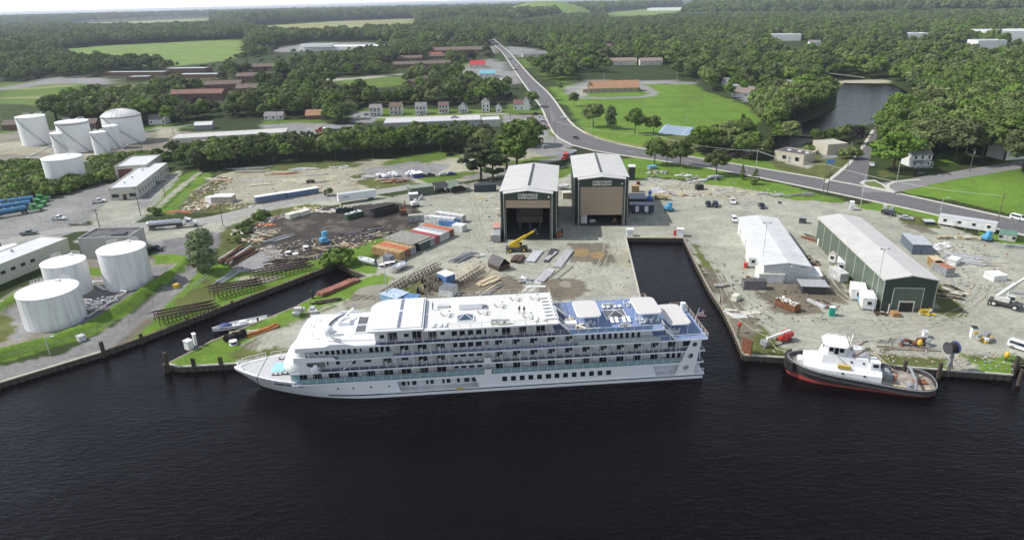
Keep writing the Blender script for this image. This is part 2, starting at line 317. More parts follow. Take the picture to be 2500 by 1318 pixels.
 (DARK,[(1185,590),(1220,540),(1225,500),(1232,590)],1),((.10,.095,.085),[(1225,470),(1236,400),(1358,404),(1360,586),(1228,586)],.3),((.10,.095,.085),[(1404,440),(1398,382),(1514,381),(1534,436),(1530,551),(1408,552)],.3),
 (G_LU,[(1355,415),(1400,402),(1402,425),(1360,440)],.8),
 (G_BR,[(1510,392),(1560,382),(1700,405),(1900,450),(2060,486),(2050,495),(1960,490),(1880,480),(1760,462),(1700,440),(1600,430),(1540,440)],1),
 (SAND,[(1580,455),(1700,445),(1860,465),(1900,480),(1800,490),(1680,478),(1600,475)],3),
 (G_BR,[(2085,500),(2140,490),(2210,506),(2330,535),(2330,548),(2300,545),(2200,520),(2100,510)],.5),
 (G_WEED,[(2200,520),(2290,545),(2290,560),(2200,545)],1),(G_BR,[(2390,565),(2460,578),(2560,600),(2560,612),(2470,600),(2400,585)],.5),
 (G_WEED,[(2040,630),(2060,650),(2160,760),(2140,765),(2080,720),(2030,650)],.6),(G_WEED,[(2290,765),(2280,690),(2300,690),(2360,770),(2340,785)],1),
 (G_WEED,[(1760,720),(1720,650),(1690,590),(1710,600),(1760,680)],1),(MUD,[(1700,640),(1730,650),(1860,800),(1860,850),(1810,850),(1760,740)],1.5),(G_WEED,[(1830,820),(1870,800),(1900,830),(1880,862),(1830,862)],1),
 (MUD,[(1840,680),(1990,660),(2080,720),(2010,770),(1900,760)],2),(MUD,[(2200,540),(2270,560),(2290,575),(2220,560)],1.5),
 (G_BR,[(2130,895),(2140,872),(2290,865),(2480,868),(2480,912),(2473,914),(2267,899)],.8),(G_WEED,[(2080,885),(2090,862),(2280,858),(2330,880),(2400,868),(2440,880),(2280,893)],1.5),
 (CONCC,[(2110,858),(2230,860),(2360,868),(2360,876),(2220,868),(2110,866)],.5),(CONCC,[(2300,880),(2370,878),(2400,905),(2320,900)],.5),(CONCC,[(2220,795),(2310,795),(2330,815),(2250,818)],.5),
 (G_WEED,[(1840,868),(1840,840),(1920,850),(1925,872)],1.5),
 # right of the road
 (G_BR,[(1640,378),(1700,375),(1880,395),(2000,412),(2040,420),(2010,432),(1900,420),(1750,400),(1650,388)],.5),
 (G_WEED,[(1880,395),(1960,360),(2060,350),(2100,370),(2085,400),(2050,420),(1990,432),(1900,415)],1),(LOT,[(2000,372),(2060,366),(2068,378),(2010,390)],.5),(CONCC,[(1915,398),(1935,394),(1990,402),(1975,412)],.3),
 (G_WEED,[(2145,415),(2230,420),(2240,430),(2150,432)],.5),(G_BR,[(2270,400),(2300,372),(2400,392),(2300,408)],1),
 (G_BR,[(2175,455),(2190,446),(2320,432),(2420,415),(2480,410),(2560,420),(2560,540),(2480,525),(2330,490),(2220,474)],.5),
]
def grid(x0,x1,y0,y1,s,j=.25):
    X,Y=np.meshgrid(np.arange(x0,x1,s),np.arange(y0,y1,s)); X=X+(rng.random(X.shape)-.5)*s*j; Y=Y+(rng.random(Y.shape)-.5)*s*j
    return np.c_[X.ravel(),Y.ravel()]
def wedge(p): return np.abs(p[:,0])<p[:,1]*.80+40
near=grid(-185,205,100,335,1.25); near=near[wedge(near)]
mid=grid(-520,560,336,640,3.5); mid=mid[wedge(mid)]
far=grid(-1400,1500,645,1700,16); far=far[wedge(far)]
vfar=np.vstack([grid(-4000,4200,1705,4600,70),grid(-80,430,2980,3620,22)]); out=grid(-20000,20000,4700,31000,1500); bk=grid(-1500,1500,-200,640,60); bk=bk[~wedge(bk)]
pts=np.vstack([near,mid,far,vfar,out,bk])
wat=inpoly(pts[:,0],pts[:,1],WATERP)
for q in PONDS: wat|=inpoly(pts[:,0],pts[:,1],q)
pts=pts[~wat]
outer=[(-20000,-1000),(20000,-1000),(20000,32000),(-20000,32000)]
con=[Vector(p) for p in outer]; edges=[]
for loop,cl in ((SHORE,False),(POND,True),(POND2,True),(POND3,True)):
    n0=len(con); con+=[Vector(p) for p in loop]; edges+=[(n0+k,n0+k+1) for k in range(len(loop)-1)]
    if cl: edges.append((n0+len(loop)-1,n0))
con+=[Vector((-1500,-990)),Vector((1500,-990))]; k=len(con); i0=4; i1=4+len(SHORE)-1; edges+=[(k-2,i0),(k-1,i1),(k-2,k-1)]
allv=con+[Vector((float(a),float(b))) for a,b in pts]
V2,E2,F2,*_=delaunay_2d_cdt(allv,edges,[],0,1e-4)
VX=np.array([(v.x,v.y) for v in V2]); FT=np.array([f for f in F2 if len(f)==3]); cen=VX[FT].mean(1)
W2=SHORE+[(1500,-990),(-1500,-990)]
ok=~inpoly(cen[:,0],cen[:,1],W2)
for q in PONDS: ok&=~inpoly(cen[:,0],cen[:,1],q)
FT=FT[ok]
def paint(X,Y):
    col=np.empty((len(X),3)); f=np.clip(vnoise(X,Y,60)*.5+.5,0,1)[:,None]
    col[:]=np.array(G_FLOOR)*(1-f)+np.array(G_SCR)*f
    n1x,n1y=vnoise(X,Y,3.1),vnoise(X+500,Y+90,3.1); n2x,n2y=vnoise(X,Y,9.7),vnoise(X+300,Y+190,9.7); n3x,n3y=vnoise(X,Y,1.3),vnoise(X+77,Y+33,1.3)
    for c,poly,wp in LAYERS:
        q=px(poly); qa=np.array(q); m=(X>qa[:,0].min()-15)&(X<qa[:,0].max()+15)&(Y>qa[:,1].min()-15)&(Y<qa[:,1].max()+15)
        idx=np.nonzero(m)[0]
        if not len(idx): continue
        x=X[idx]+wp*(n2x[idx]*1.1+n1x[idx]*.8+n3x[idx]*.5); y=Y[idx]+wp*(n2y[idx]*1.1+n1y[idx]*.8+n3y[idx]*.5)
        s=idx[inpoly(x,y,q)]; col[s]=c
    col[gz(X,Y)>3]=FIELD
    dk=(np.abs(col-np.array(DARK)).sum(1)<1e-6)&(vnoise(X,Y,2.6)+.8*vnoise(X+30,Y,8)>.45); col[dk]=(.105,.092,.078)
    # patchiness of gravel and grass
    k=(1+.13*vnoise(X,Y,14)+.10*vnoise(X+40,Y,4.3)+.09*vnoise(X,Y+80,1.6))[:,None]
    return col*k
col=paint(VX[:,0],VX[:,1])
me=bpy.data.meshes.new('ground'); me.from_pydata(np.c_[VX,gz(VX[:,0],VX[:,1])].tolist(),[],FT.tolist()); me.update()
ca=me.color_attributes.new('albedo','FLOAT_COLOR','POINT'); ca.data.foreach_set('color',np.c_[col,np.ones(len(col))].astype('f').ravel())
me.polygons.foreach_set('use_smooth',[True]*len(me.polygons))
gm=bpy.data.materials.new('ground_cover'); gm.use_nodes=True; t=gm.node_tree; b=t.nodes['Principled BSDF']; b.inputs['Roughness'].default_value=.95; b.inputs['Specular IOR Level'].default_value=.15
at=t.nodes.new('ShaderNodeAttribute'); at.attribute_name='albedo'
tc=t.nodes.new('ShaderNodeTexCoord'); acc=at.outputs['Color']
for sc_,lo,hi,det in ((.9,.74,1.24,6),(.16,.84,1.14,4),(3.5,.72,1.26,3)):
    n=t.nodes.new('ShaderNodeTexNoise'); n.inputs['Scale'].default_value=sc_; n.inputs['Detail'].default_value=det; n.inputs['Roughness'].default_value=.7; t.links.new(tc.outputs['Object'],n.inputs['Vector'])
    mr=t.nodes.new('ShaderNodeMapRange'); mr.inputs[1].default_value=.3; mr.inputs[2].default_value=.7; mr.inputs[3].default_value=lo; mr.inputs[4].default_value=hi; t.links.new(n.outputs['Fac'],mr.inputs[0])
    vm=t.nodes.new('ShaderNodeVectorMath'); vm.operation='SCALE'; t.links.new(acc,vm.inputs[0]); t.links.new(mr.outputs[0],vm.inputs['Scale']); acc=vm.outputs[0]
    if sc_==.9:
        bp=t.nodes.new('ShaderNodeBump'); bp.inputs['Strength'].default_value=.5; bp.inputs['Distance'].default_value=.12; t.links.new(n.outputs['Fac'],bp.inputs['Height']); t.links.new(bp.outputs[0],b.inputs['Normal'])
t.links.new(acc,b.inputs['Base Color']); me.materials.append(gm)
tag(link('ground',me),'shipyard gravel, grass banks and fields of the river bank',kind='structure')
# ---- water
wm=bpy.data.materials.new('river_water'); wm.use_nodes=True; t=wm.node_tree; b=t.nodes['Principled BSDF']
b.inputs['Base Color'].default_value=(.0030,.0017,.0024,1); b.inputs['Roughness'].default_value=.06; b.inputs['IOR'].default_value=1.33; b.inputs['Specular IOR Level'].default_value=.15
tc=t.nodes.new('ShaderNodeTexCoord'); prev=None
for sc_,st,dist,rot,str_ in ((.55,.55,.30,20,(1,2.4,1)),(2.2,.5,.10,-15,(1,1.9,1)),(.035,.35,1.6,5,(1,1.6,1))):
    mp=t.nodes.new('ShaderNodeMapping'); mp.inputs['Scale'].default_value=tuple(sc_*k for k in str_); mp.inputs['Rotation'].default_value=(0,0,math.radians(rot)); t.links.new(tc.outputs['Object'],mp.inputs[0])
    n=t.nodes.new('ShaderNodeTexNoise'); n.inputs['Scale'].default_value=1; n.inputs['Detail'].default_value=3; n.inputs['Distortion'].default_value=.4; t.links.new(mp.outputs[0],n.inputs['Vector'])
    bp=t.nodes.new('ShaderNodeBump'); bp.inputs['Strength'].default_value=st; bp.inputs['Distance'].default_value=dist; t.links.new(n.outputs['Fac'],bp.inputs['Height'])
    if prev: t.links.new(prev.outputs[0],bp.inputs['Normal'])
    prev=bp
t.links.new(prev.outputs[0],b.inputs['Normal'])
def sheet(name,poly,z,mt,kind='structure',label=None,res=None):
    tr=tessellate_polygon([[Vector((p[0],p[1],0)) for p in poly]]); me=bpy.data.meshes.new(name)
    me.from_pydata([(p[0],p[1],z) for p in poly],[],[tuple(q) for q in tr]); me.update()
    for p in me.polygons:
        pass
    me.materials.append(mt); o=link(name,me); return tag(o,label,kind=kind)
sheet('river',[(-1500,-990),(1500,-990),(1500,260),(-1500,260)],WZ,wm,label='dark still river with fine ripples')
def grow(poly,d):
    cx=sum(p[0] for p in poly)/len(poly); cy=sum(p[1] for p in poly)/len(poly)
    return [(cx+(p[0]-cx)*d,cy+(p[1]-cy)*d) for p in poly]
sheet('pond',grow(POND,1.12),-.5,wm,label='pond among the trees below the causeway'); sheet('pond',grow(POND2,1.1),-.55,wm,label='narrow arm of the pond beside the road'); sheet('pond',grow(POND3,1.1),-.5,wm,label='small pond above the causeway')
# ---- roads
RM=mat('asphalt_road',(.125,.120,.122),.9,var=.09,scale=.5); RM2=mat('old_asphalt',(.20,.195,.19),.9,var=.10,scale=.5); PAINTW=mat('road_paint',(.42,.42,.40),.7,var=.1); KERB=mat('kerb_concrete',(.50,.48,.43),.9,var=.08,scale=.6)
def road(name,left,right,mt,z,label,kind='structure'):
    m=M(); L=[P(*p) for p in left]; R=[P(*p) for p in right]; n=len(L)
    # resample both edges so the quads stay small
    def rs(pl,k=60):
        d=[0]
        for a,b in zip(pl[:-1],pl[1:]): d.append(d[-1]+(b-a).length)
        out=[]
        for i in range(k+1):
            s=d[-1]*i/k; j=max(q for q in range(len(d)) if d[q]<=s+1e-9); j=min(j,len(pl)-2); f=(s-d[j])/(d[j+1]-d[j]); out.append(pl[j].lerp(pl[j+1],f))
        for _ in range(3): out=[out[0]]+[(out[i-1]+out[i]*2+out[i+1])/4 for i in range(1,k)]+[out[-1]]
        return out
    L,R=rs(L),rs(R); vs=[(p.x,p.y,z) for p in L]+[(p.x,p.y,z) for p in R]; k=len(L)
    m.add(vs,[(i,k+i,k+i+1,i+1) for i in range(k-1)],mt); o=m.build(name); tag(o,label,kind=kind); return L,R
def kerb(name,line,w,h,label,side=1,mt=None,z=0):
    m=M(); 
    for i in range(len(line)-1):
        a,b=line[i],line[i+1]; d=(b-a).normalized(); n=Vector((-d.y,d.x,0))*side*w
        p=[a,b,b+n,a+n]; vs=[(q.x,q.y,z) for q in p]+[(q.x,q.y,h) for q in p]; m.add(vs,[(4,5,6,7),(0,1,5,4),(2,3,7,6),(3,0,4,7),(1,2,6,5)],mt or KERB)
    return tag(m.build(name),label,kind='structure')
mainL=[(1188,95),(1225,128),(1268,192),(1305,245),(1322,262),(1330,290),(1344,325),(1362,352),(1400,372),(1560,383),(1690,402),(1850,432),(2050,478),(2150,492),(2230,512),(2330,532),(2420,556),(2560,590)]
mainR=[(1206,95),(1245,128),(1300,190),(1345,230),(1368,262),(1392,298),(1420,325),(1470,350),(1572,365),(1700,382),(1880,416),(2035,438),(2120,447),(2190,474),(2300,496),(2420,520),(2500,538),(2560,552)]
Lm,Rm=road('road',mainL,mainR,RM,.03,'wide grey asphalt highway running from the town past the shipyard')
SWm=mat('sidewalk_concrete',(.50,.48,.42),.9,var=.07,scale=.5)
kerb('sidewalk',Lm,1.4,.14,'pale concrete pavement along the shipyard side of the highway',1,SWm); kerb('sidewalk',Rm,1.5,.14,'pale concrete pavement along the park side of the highway',-1,SWm)
Ls,Rs=road('road',[(2128,318),(2100,362),(2068,400),(2030,432),(2010,446)],[(2146,318),(2132,360),(2122,400),(2118,440),(2120,455)],RM,.05,'side street climbing away between the pump house and the big trees')
kerb('sidewalk',Ls,1.6,.15,'pavement beside the pump house',1,SWm)
road('road',[(2105,470),(2190,470),(2330,438),(2420,424),(2560,400)],[(2100,450),(2160,446),(2300,424),(2420,404),(2560,382)],RM2,.04,'lane leading east past the porch house under the trees')
road('road',[(-20,610),(120,572),(260,560),(400,556),(520,545),(600,528),(700,500),(830,484),(960,470),(1000,462)],[(-20,590),(120,560),(260,548),(400,540),(500,532),(600,508),(700,488),(830,472),(960,458),(1000,450)],mat('worn_track',(.30,.295,.27),.95,var=.12,scale=.6),.02,'worn grey yard road between the fences')
kerb('kerb',[P(*p) for p in [(2200,476),(2172,460),(2172,452),(2190,444),(2250,440)]],1.3,.14,'rounded kerb of the green field',1,SWm)
island=px([(2098,447),(2108,441),(2135,440),(2160,452),(2175,467),(2150,462),(2115,456)])
mm=M(); mm.prism(island,0,.15,KERB,KERB); mm.prism(grow(island,.72),.15,.17,mat('island_grass',(.12,.16,.04),.95,var=.2)); tag(mm.build('traffic_island'),'rounded grassy traffic island with pale kerb at the junction',kind='structure')
# road paint: centre line, arrows, crossing
mp_=M()
for i in range(0,len(Lm)-1):
    for f,w in ((.5,.09),(.97,.07)):
        a=Lm[i].lerp(Rm[i],f); b=Lm[i+1].lerp(Rm[i+1],f)
        if f==.5 and i%3==2: continue
        d=(b-a).normalized(); n=Vector((-d.y,d.x,0))*w/2; z=.05
        mp_.add([(p.x,p.y,z) for p in (a-n,b-n,b+n,a+n)],[(0,1,2,3)],PAINTW)
tag(mp_.build('lane_lines'),'white lane lines painted on the highway',kind='structure')
def arrow(x,y,x2,y2,label):
    a,b=P(x,y),P(x2,y2); th=ang(a,b); m=M(); z=.062
    m.add([(0,-.12,0),(2.4,-.12,0),(2.4,.12,0),(0,.12,0)],[(0,1,2,3)],PAINTW); m.add([(2.4,-.5,0),(4,0,0),(2.4,.5,0)],[(0,1,2)],PAINTW); m.add([(.2,.12,0),(1.2,.9,0),(.7,1.1,0),(-.1,.3,0)],[(0,1,2,3)],PAINTW)
    tag(m.build('painted_arrow',loc=(a.x,a.y,z),rz=th),label,kind='structure')
for k,q in enumerate([(1445,348,1432,347),(1546,370,1532,369),(1690,393,1676,392),(1828,416,1815,414),(1276,185,1272,178),(1288,200,1284,192)]): arrow(*q,['white turn arrow beside the first long fence bay','white turn arrow before the round-crowned trees','white turn arrow between the roadside trees','white turn arrow behind the small conifers','faint turn arrow far up the highway','faint turn arrow by the church lawn'][k])
# wheel tracks worn into the gravel
TRK=mat('track_dust',(.25,.245,.195),.95,var=.2,scale=.4); TRL=mat('track_pale',(.34,.33,.27),.95,var=.15,scale=.4)
tm_=M(); _r=random.Random(11)
for pl in [[(1130,470),(1180,540),(1170,600),(1060,650),(960,700),(880,745)],[(1000,470),(1100,520),(1150,580),(1080,630),(1000,660)],[(1290,600),(1220,610),(1100,640),(1000,690)],[(1470,560),(1500,600),(1490,660),(1460,710)],[(1560,560),(1640,540),(1720,520),(1850,540),(1950,620),(2000,700)],[(1700,600),(1740,660),(1800,740),(1900,800),(2100,820),(2400,800)],[(1780,640),(1800,700),(1860,770),(2000,800),(2200,790),(2360,780)],[(2060,500),(1950,500),(1850,480),(1750,500),(1600,530)],[(2080,520),(2150,560),(2300,580),(2500,640)],[(2300,800),(2400,760),(2440,690),(2380,620),(2300,590)],[(2000,560),(2010,620),(2050,700),(2120,780),(2200,810)],[(480,470),(600,440),(760,430),(900,420),(1100,395)],[(560,470),(700,450),(830,450),(900,470)],[(1300,590),(1400,570),(1500,575),(1650,560)],[(590,850),(650,820),(740,775),(850,740)]]:
    for c_ in range(3):
        W_=[P(*q)+Vector((_r.uniform(-4,4),_r.uniform(-4,4),0)) for q in pl]
        for _ in range(3): W_=[W_[0]]+[p for a,b in zip(W_[:-1],W_[1:]) for p in (a.lerp(b,.25),a.lerp(b,.75))]+[W_[-1]]
        for off in (-.95,.95):
            L_=[]
            for i,p in enumerate(W_):
                d=(W_[min(i+1,len(W_)-1)]-W_[max(i-1,0)]).normalized(); n=Vector((-d.y,d.x,0)); w_=.11+.06*_r.random(); L_+=[p+n*(off-w_),p+n*(off+w_)]
            tm_.add([(p.x,p.y,.006+.0004*c_) for p in L_],[(2*i,2*i+1,2*i+3,2*i+2) for i in range(len(W_)-1) if (i//6+c_)%4],TRK if c_%2 else TRL)
o_=tm_.build('wheel_tracks'); tag(o_,'faint wheel tracks crossing the gravel yards',kind='structure')
# puddles
PUD=mat('muddy_puddle',(.30,.215,.10),.25,var=.10,scale=.3); PUDG=mat('grey_puddle',(.24,.215,.15),.3,var=.08,scale=.3); PUDD=mat('dark_wet',(.05,.05,.055),.12,var=.2,scale=.3)
def puddle(cx,cy,rx,ry,mt,label,z=.012,n=40,seed=0):
    c=P(cx,cy); ex=(P(cx+rx,cy)-c).length; ey=(P(cx,cy-ry)-c).length; r=random.Random(seed); ph=[r.random()*6.28 for _ in range(4)]
    poly=[]
    for k in range(n):
        a=2*math.pi*k/n; q=1+.10*math.sin(2*a+ph[0])+.07*math.sin(3*a+ph[1])+.05*math.sin(5*a+ph[2]); poly.append((c.x+ex*q*math.cos(a),c.y+ey*q*math.sin(a)))
    sheet('puddle',poly,z,mt,label=label)
puddle(1417,617,25,9,PUD,'oval tan puddle in front of the tall doors'); puddle(1459,622,18,9,PUD,'smaller tan puddle nearer the slip',seed=2)
puddle(922,708,48,14,PUDG,'long shallow grey puddle by the truss gangway',seed=3); puddle(242,792,24,17,PUDD,'dark pool beside the front storage tank',seed=4); puddle(1380,694,16,7,PUDG,'small puddle near the ladder frame',seed=5)
puddle(880,742,40,9,PUDG,'muddy wet patch at the neck of the spit',seed=6); puddle(985,582,20,5,PUDG,'faint wet patch by the containers',seed=8)
# ================================================================== buildings and tanks
FOOT=[]; FRONT=[3]   # footprints kept free of trees
def foot(o,th,L,D,pad=2.5):
    fr_=FRONT[0] or .115*math.hypot(o[0],o[1])
    c=Vector((math.cos(th),math.sin(th))); n=Vector((-c.y,c.x)); o=Vector(o[:2])
    FOOT.append([tuple(o-c*pad-n*fr_),tuple(o+c*(L+pad)-n*fr_),tuple(o+c*(L+pad)+n*(D+pad)),tuple(o-c*pad+n*(D+pad))])
def gable(m,x0,x1,y0,y1,z,rise,mt,over=.4,th=.18,axis='y'):
    # roof slabs; ridge runs along y by default
    if axis=='y':
        xm=(x0+x1)/2; k=rise/((x1-x0)/2); a,b=x0-over,x1+over; y0-=over; y1+=over
        for s in (a,b):
            ze=z-over*k
            vs=[(s,y0,ze),(xm,y0,z+rise),(xm,y1,z+rise),(s,y1,ze)]
            m.add(vs+[(p[0],p[1],p[2]+th) for p in vs],[(0,1,2,3),(4,5,6,7),(0,1,5,4),(1,2,6,5),(2,3,7,6),(3,0,4,7)],mt)
    else:
        ym=(y0+y1)/2; k=rise/((y1-y0)/2); a,b=y0-over,y1+over; x0-=over; x1+=over
        for s in (a,b):
            ze=z-over*k
            vs=[(x0,s,ze),(x0,ym,z+rise),(x1,ym,z+rise),(x1,s,ze)]
            m.add(vs+[(p[0],p[1],p[2]+th) for p in vs],[(0,1,2,3),(4,5,6,7),(0,1,5,4),(1,2,6,5),(2,3,7,6),(3,0,4,7)],mt)
    return m
def gwalls(m,x0,x1,y0,y1,z,rise,mt,axis='y'):
    if axis=='y':
        xm=(x0+x1)/2; v=[(x0,y0,0),(x1,y0,0),(x1,y0,z),(xm,y0,z+rise),(x0,y0,z)]; v2=[(p[0],y1,p[2]) for p in v]
    else:
        ym=(y0+y1)/2; v=[(x0,y0,0),(x0,y1,0),(x0,y1,z),(x0,ym,z+rise),(x0,y0,z)]; v2=[(x1,p[1],p[2]) for p in v]
    return m.add(v+v2,[(0,1,2,3,4),(9,8,7,6,5),(0,1,6,5),(1,2,7,6),(4,0,5,9)],mt)
# ---- the two tall ship sheds
def tall_shed(A,B,h,rise,D,label,door_z,open_z,grp,dw):
    o,th,L=fr(A,B); t=thing('ship_shed',label,'shipyard shed',o,th,grp); foot(o,th,L,D)
    W=.35
    m=M()   # side walls with front bay, then main body, back wall
    for x in (0,L-W): m.box(x,x+W,0,3.4,0,h-.3,GREEND)
    m.box(-1.25,-1.25+W,3,D,0,h-.3,GREEND); m.box(L+1.25-W,L+1.25,3,D,0,h-.3,GREEND)
    m.box(-1.24,.30,2.7,3.0,0,h-.4,GREEND); m.box(L-.30,L+1.24,2.7,3.0,0,h-.4,GREEND)
    m.box(-1,L+1,D-.3,D-.05,0,h-.3,GREEND); m.add([(-1.2,D-.02,h-.4),(L+1.2,D-.02,h-.4),(L/2,D-.02,h+rise-.1)],[(0,1,2)],GREEND)
    for k in range(7):
        for x in (0,L): m.box(x-(.18 if x else -.17),x+(.17 if x else -.18),.3+k*.42,.42+k*.42,0,h-.5,GREEND)
    m.build('wall',t)
    m=M(); m.add([(.2,-.02,door_z),(L-.2,-.02,door_z),(L-.2,-.02,h-.15),(L/2,-.02,h+rise-.1),(.2,-.02,h-.15)],[(0,1,2,3,4)],GREEND)
    m.add([(.2,.25,door_z),(L-.2,.25,door_z),(L-.2,.25,h-.15),(L/2,.25,h+rise-.1),(.2,.25,h-.15)],[(0,1,2,3,4)],GREEND); m.build('fascia',t)
    r=M(); gable(r,-1.3,L+1.3,3.0,D,h,rise,ROOFL,.35); gable(r,.0,L,0,3.2,h-.02,rise*.93,ROOFL,.25); rf=r.build('roof',t)
    v=M(); v.box(L/2-.28,L/2+.28,6,D-2,h+rise+.1,h+rise+.55,DGREY); v.build('ridge_vent',rf)
    for x in (-.06,L-.14): M().box(x,x+.2,-.18,.02,0,h-.2,mat('pale_trim',(.55,.54,.48),.5)).build('corner_trim',t)
    for x in (-1.42,L+1.26): M().box(x,x+.16,2.85,3.0,0,h-.4,MATS['pale_trim']).build('corner_trim',t)
    # door made of stacked panels
    n=max(2,round((door_z-open_z)/1.12)); ph=(door_z-open_z)/n
    pm=M(); pm.box(dw,L-dw,.02,.14,.03,ph-.03,TAN); pm.box(dw,L-dw,.10,.18,-.04,.04,mat('door_joint',(.20,.145,.10),.6)); pme=pm.mesh('door_panel')
    for k in range(n): link('door_panel',pme,t,(0,0,open_z+k*ph))
    for x in (.1,L-dw-.05): M().box(x,x+dw-.05,0,.3,0,door_z,mat('door_frame',(.12,.11,.09),.6)).build('door_frame',t)
    ltr=mat('pale_lettering',(.8,.78,.70),.5)
    lettering('CHESAPEAKE',1.0,ltr,t,upright(L/2,-.08,door_z+1.78)@Matrix.Diagonal((1.12,1,1,1)),'lettering',bold=.02); lettering('SHIPBUILDING',1.0,ltr,t,upright(L/2,-.08,door_z+.80)@Matrix.Diagonal((1.0,1,1,1)),'lettering',bold=.02)
    M().ell((L-1.15,-.2,door_z+1.1),(.28,.18,.28),WHITE,8,6).build('lamp',t)
    # interior floor slab and inner gantry
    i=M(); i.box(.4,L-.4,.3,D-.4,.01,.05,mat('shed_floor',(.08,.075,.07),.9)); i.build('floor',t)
    return t,o,th,L
t1,o1,th1,L1=tall_shed((1231.9,584.9),(1348.4,585.4),15.8,1.15,39.5,'left tall green ship shed, its door mostly raised over a dark hall','shed' and 13.65,11.05,'green ship sheds',.75)
t2,o2,th2,L2=tall_shed((1411.2,551.2),(1523.2,550.3),16.6,1.0,38,'right tall green ship shed, its tan panel door almost closed',14.0,3.95,'green ship sheds',.8)
# hull being built inside the left shed
hb=thing('hull_block','unfinished grey hull block standing inside the left tall shed','hull block',o1+Matrix.Rotation(th1,3,'Z')@Vector((8,9,0)),th1)
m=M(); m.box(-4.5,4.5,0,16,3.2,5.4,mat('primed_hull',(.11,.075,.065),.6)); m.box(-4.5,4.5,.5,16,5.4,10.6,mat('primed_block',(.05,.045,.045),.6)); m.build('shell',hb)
for x in (-3,3): M().box(x-.7,x+.7,-.03,.02,4.0,4.4,BLACK).build('opening',hb)
for x in (-3.4,0,3.4): M().box(x-.4,x+.4,1,3,0.05,3.2,DGREY).build('keel_block',hb)
# things in the right shed mouth
def inshed(o,th,x,y): return o+Matrix.Rotation(th,3,'Z')@Vector((x,y,0))
p=inshed(o2,th2,2.2,2.5); m=M(); m.box(-1.1,1.1,0,1.8,.05,3.4,TARPW); tag(m.build('wrapped_machine',loc=p,rz=th2),'white shrink-wrapped machine in the left of the right shed mouth','machine')
p=inshed(o2,th2,13.2,3); m=M(); m.box(-.9,.9,0,1.4,.05,1.1,RUST); m.box(-.3,.2,.2,1,1.1,1.6,WOODL); tag(m.build('crate',loc=p,rz=th2),'brown crate in the right of the right shed mouth','crate')
p=inshed(o2,th2,5,4); m=M(); m.obox((0,0,.6),(1.4,1,1.1),.4,LGREY); m.ell((.9,.2,.5),(.6,.5,.5),WHITE2,8,5); tag(m.build('parts_pile',loc=p,rz=th2),'pile of pale parts just inside the right shed','parts')
# ---- green warehouse
o,th,L=fr((2148.7,759),(2274,761.3)); D=51.5; h=8.5; t=thing('warehouse','long sage green warehouse with pale grey roof and roller door','warehouse',o,th); foot(o,th,L,D); WHo,WHth=o,th
m=M(); gwalls(m,0,L,0,D,h,1.1,GREENS); m.build('wall',t)
r=M(); gable(r,0,L,0,D,h,1.1,ROOFL,.35); r.build('roof',t)
fw_=M(); 
for k in range(36):
    x=.2+k*(L-.4)/36
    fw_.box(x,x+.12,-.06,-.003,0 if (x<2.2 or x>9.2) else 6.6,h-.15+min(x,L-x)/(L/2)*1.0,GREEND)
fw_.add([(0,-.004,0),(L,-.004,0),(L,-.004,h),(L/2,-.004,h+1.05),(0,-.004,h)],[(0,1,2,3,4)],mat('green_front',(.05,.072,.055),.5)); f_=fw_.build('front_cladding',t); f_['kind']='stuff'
big=M(); big.box(2.35,9.3,-.12,-.065,0,6.3,mat('door_green',(.085,.11,.085),.5)); bd=big.build('big_door',t)
m=M(); m.box(2.2,2.35,-.16,-.06,0,6.45,LGREY); m.box(9.3,9.45,-.16,-.06,0,6.45,LGREY); m.box(2.2,9.45,-.16,-.06,6.3,6.45,LGREY); m.build('frame',bd)
m=M(); m.box(4.15,7.55,-.2,-.13,0,2.6,mat('dark_doorway',(.03,.028,.025),.9)); dd_=m.build('roller_door',t); m=M(); m.box(4.0,4.2,-.26,-.13,0,2.95,WHITE2); m.box(7.5,7.7,-.26,-.13,0,2.95,WHITE2); m.box(4.2,7.5,-.26,-.13,2.55,2.95,CREAM); m.build('frame',dd_)
M().obox((1.55,-.75,1.1),(.08,1.5,2.1),-.35,WHITE).build('door',t)
for k in range(9):
    y=D*k/8; M().box(-.14,-.004,max(0,y-.12),min(D,y+.12),0,h-.2,mat('pale_trim2',(.50,.52,.44),.5)).build('downpipe',t)
M().box(-.45,-.2,-.3,D+.3,h-.35,h-.05,MATS['pale_trim2']).build('gutter',t)
M().box(L-.02,L+.12,-.1,.12,0,h-.1,MATS['pale_trim2']).build('downpipe',t)
M().box(-.06,-.003,D-2.6,D-1.6,0,2.2,WHITE).build('door',t)
# ---- long white building
o,th,L=fr((1867,700),(1985,704)); o=o+Matrix.Rotation(th,3,'Z')@Vector((0,3.4,0)); D=44; h=5; L=12.2; t=thing('workshop','long white workshop with white metal roof beside the slip','workshop',o,th); foot(o,th,L,D)
m=M(); gwalls(m,0,L,0,D,h,.9,mat('white_siding',(.66,.67,.67),.55,var=.06)); m.build('wall',t)
r=M(); gable(r,0,L,0,D,h,.9,ROOFW,.35); rf=r.build('roof',t)
sk=M(); sk.add([(0,0,0),(2.6,0,0),(2.6,.1,0),(0,.1,0)],[(0,1,2,3)],GREY); skm=sk.mesh('skylight_strip'); sl_=math.atan(.9/(L/2))
for k in range(8):
    for s in (0,1):
        for q in (0,1.5):
            x=1.7 if s==0 else L-4.3; y=3.0+k*5.2+q; zz=h+.9*(x/(L/2))+.20 if s==0 else h+.9*((L-x)/(L/2))+.20
            link('skylight_strip',skm,rf,(x,y,zz),(0,-sl_ if s==0 else sl_,0))
m=M()
for k in range(26): m.box(.1+k*.46,.2+k*.46,-.05,-.003,0,h-.05+.8*min(.1+k*.46,L-k*.46-.1)/(L/2),GREY)
f_=m.build('front_ribs',t); f_['kind']='stuff'
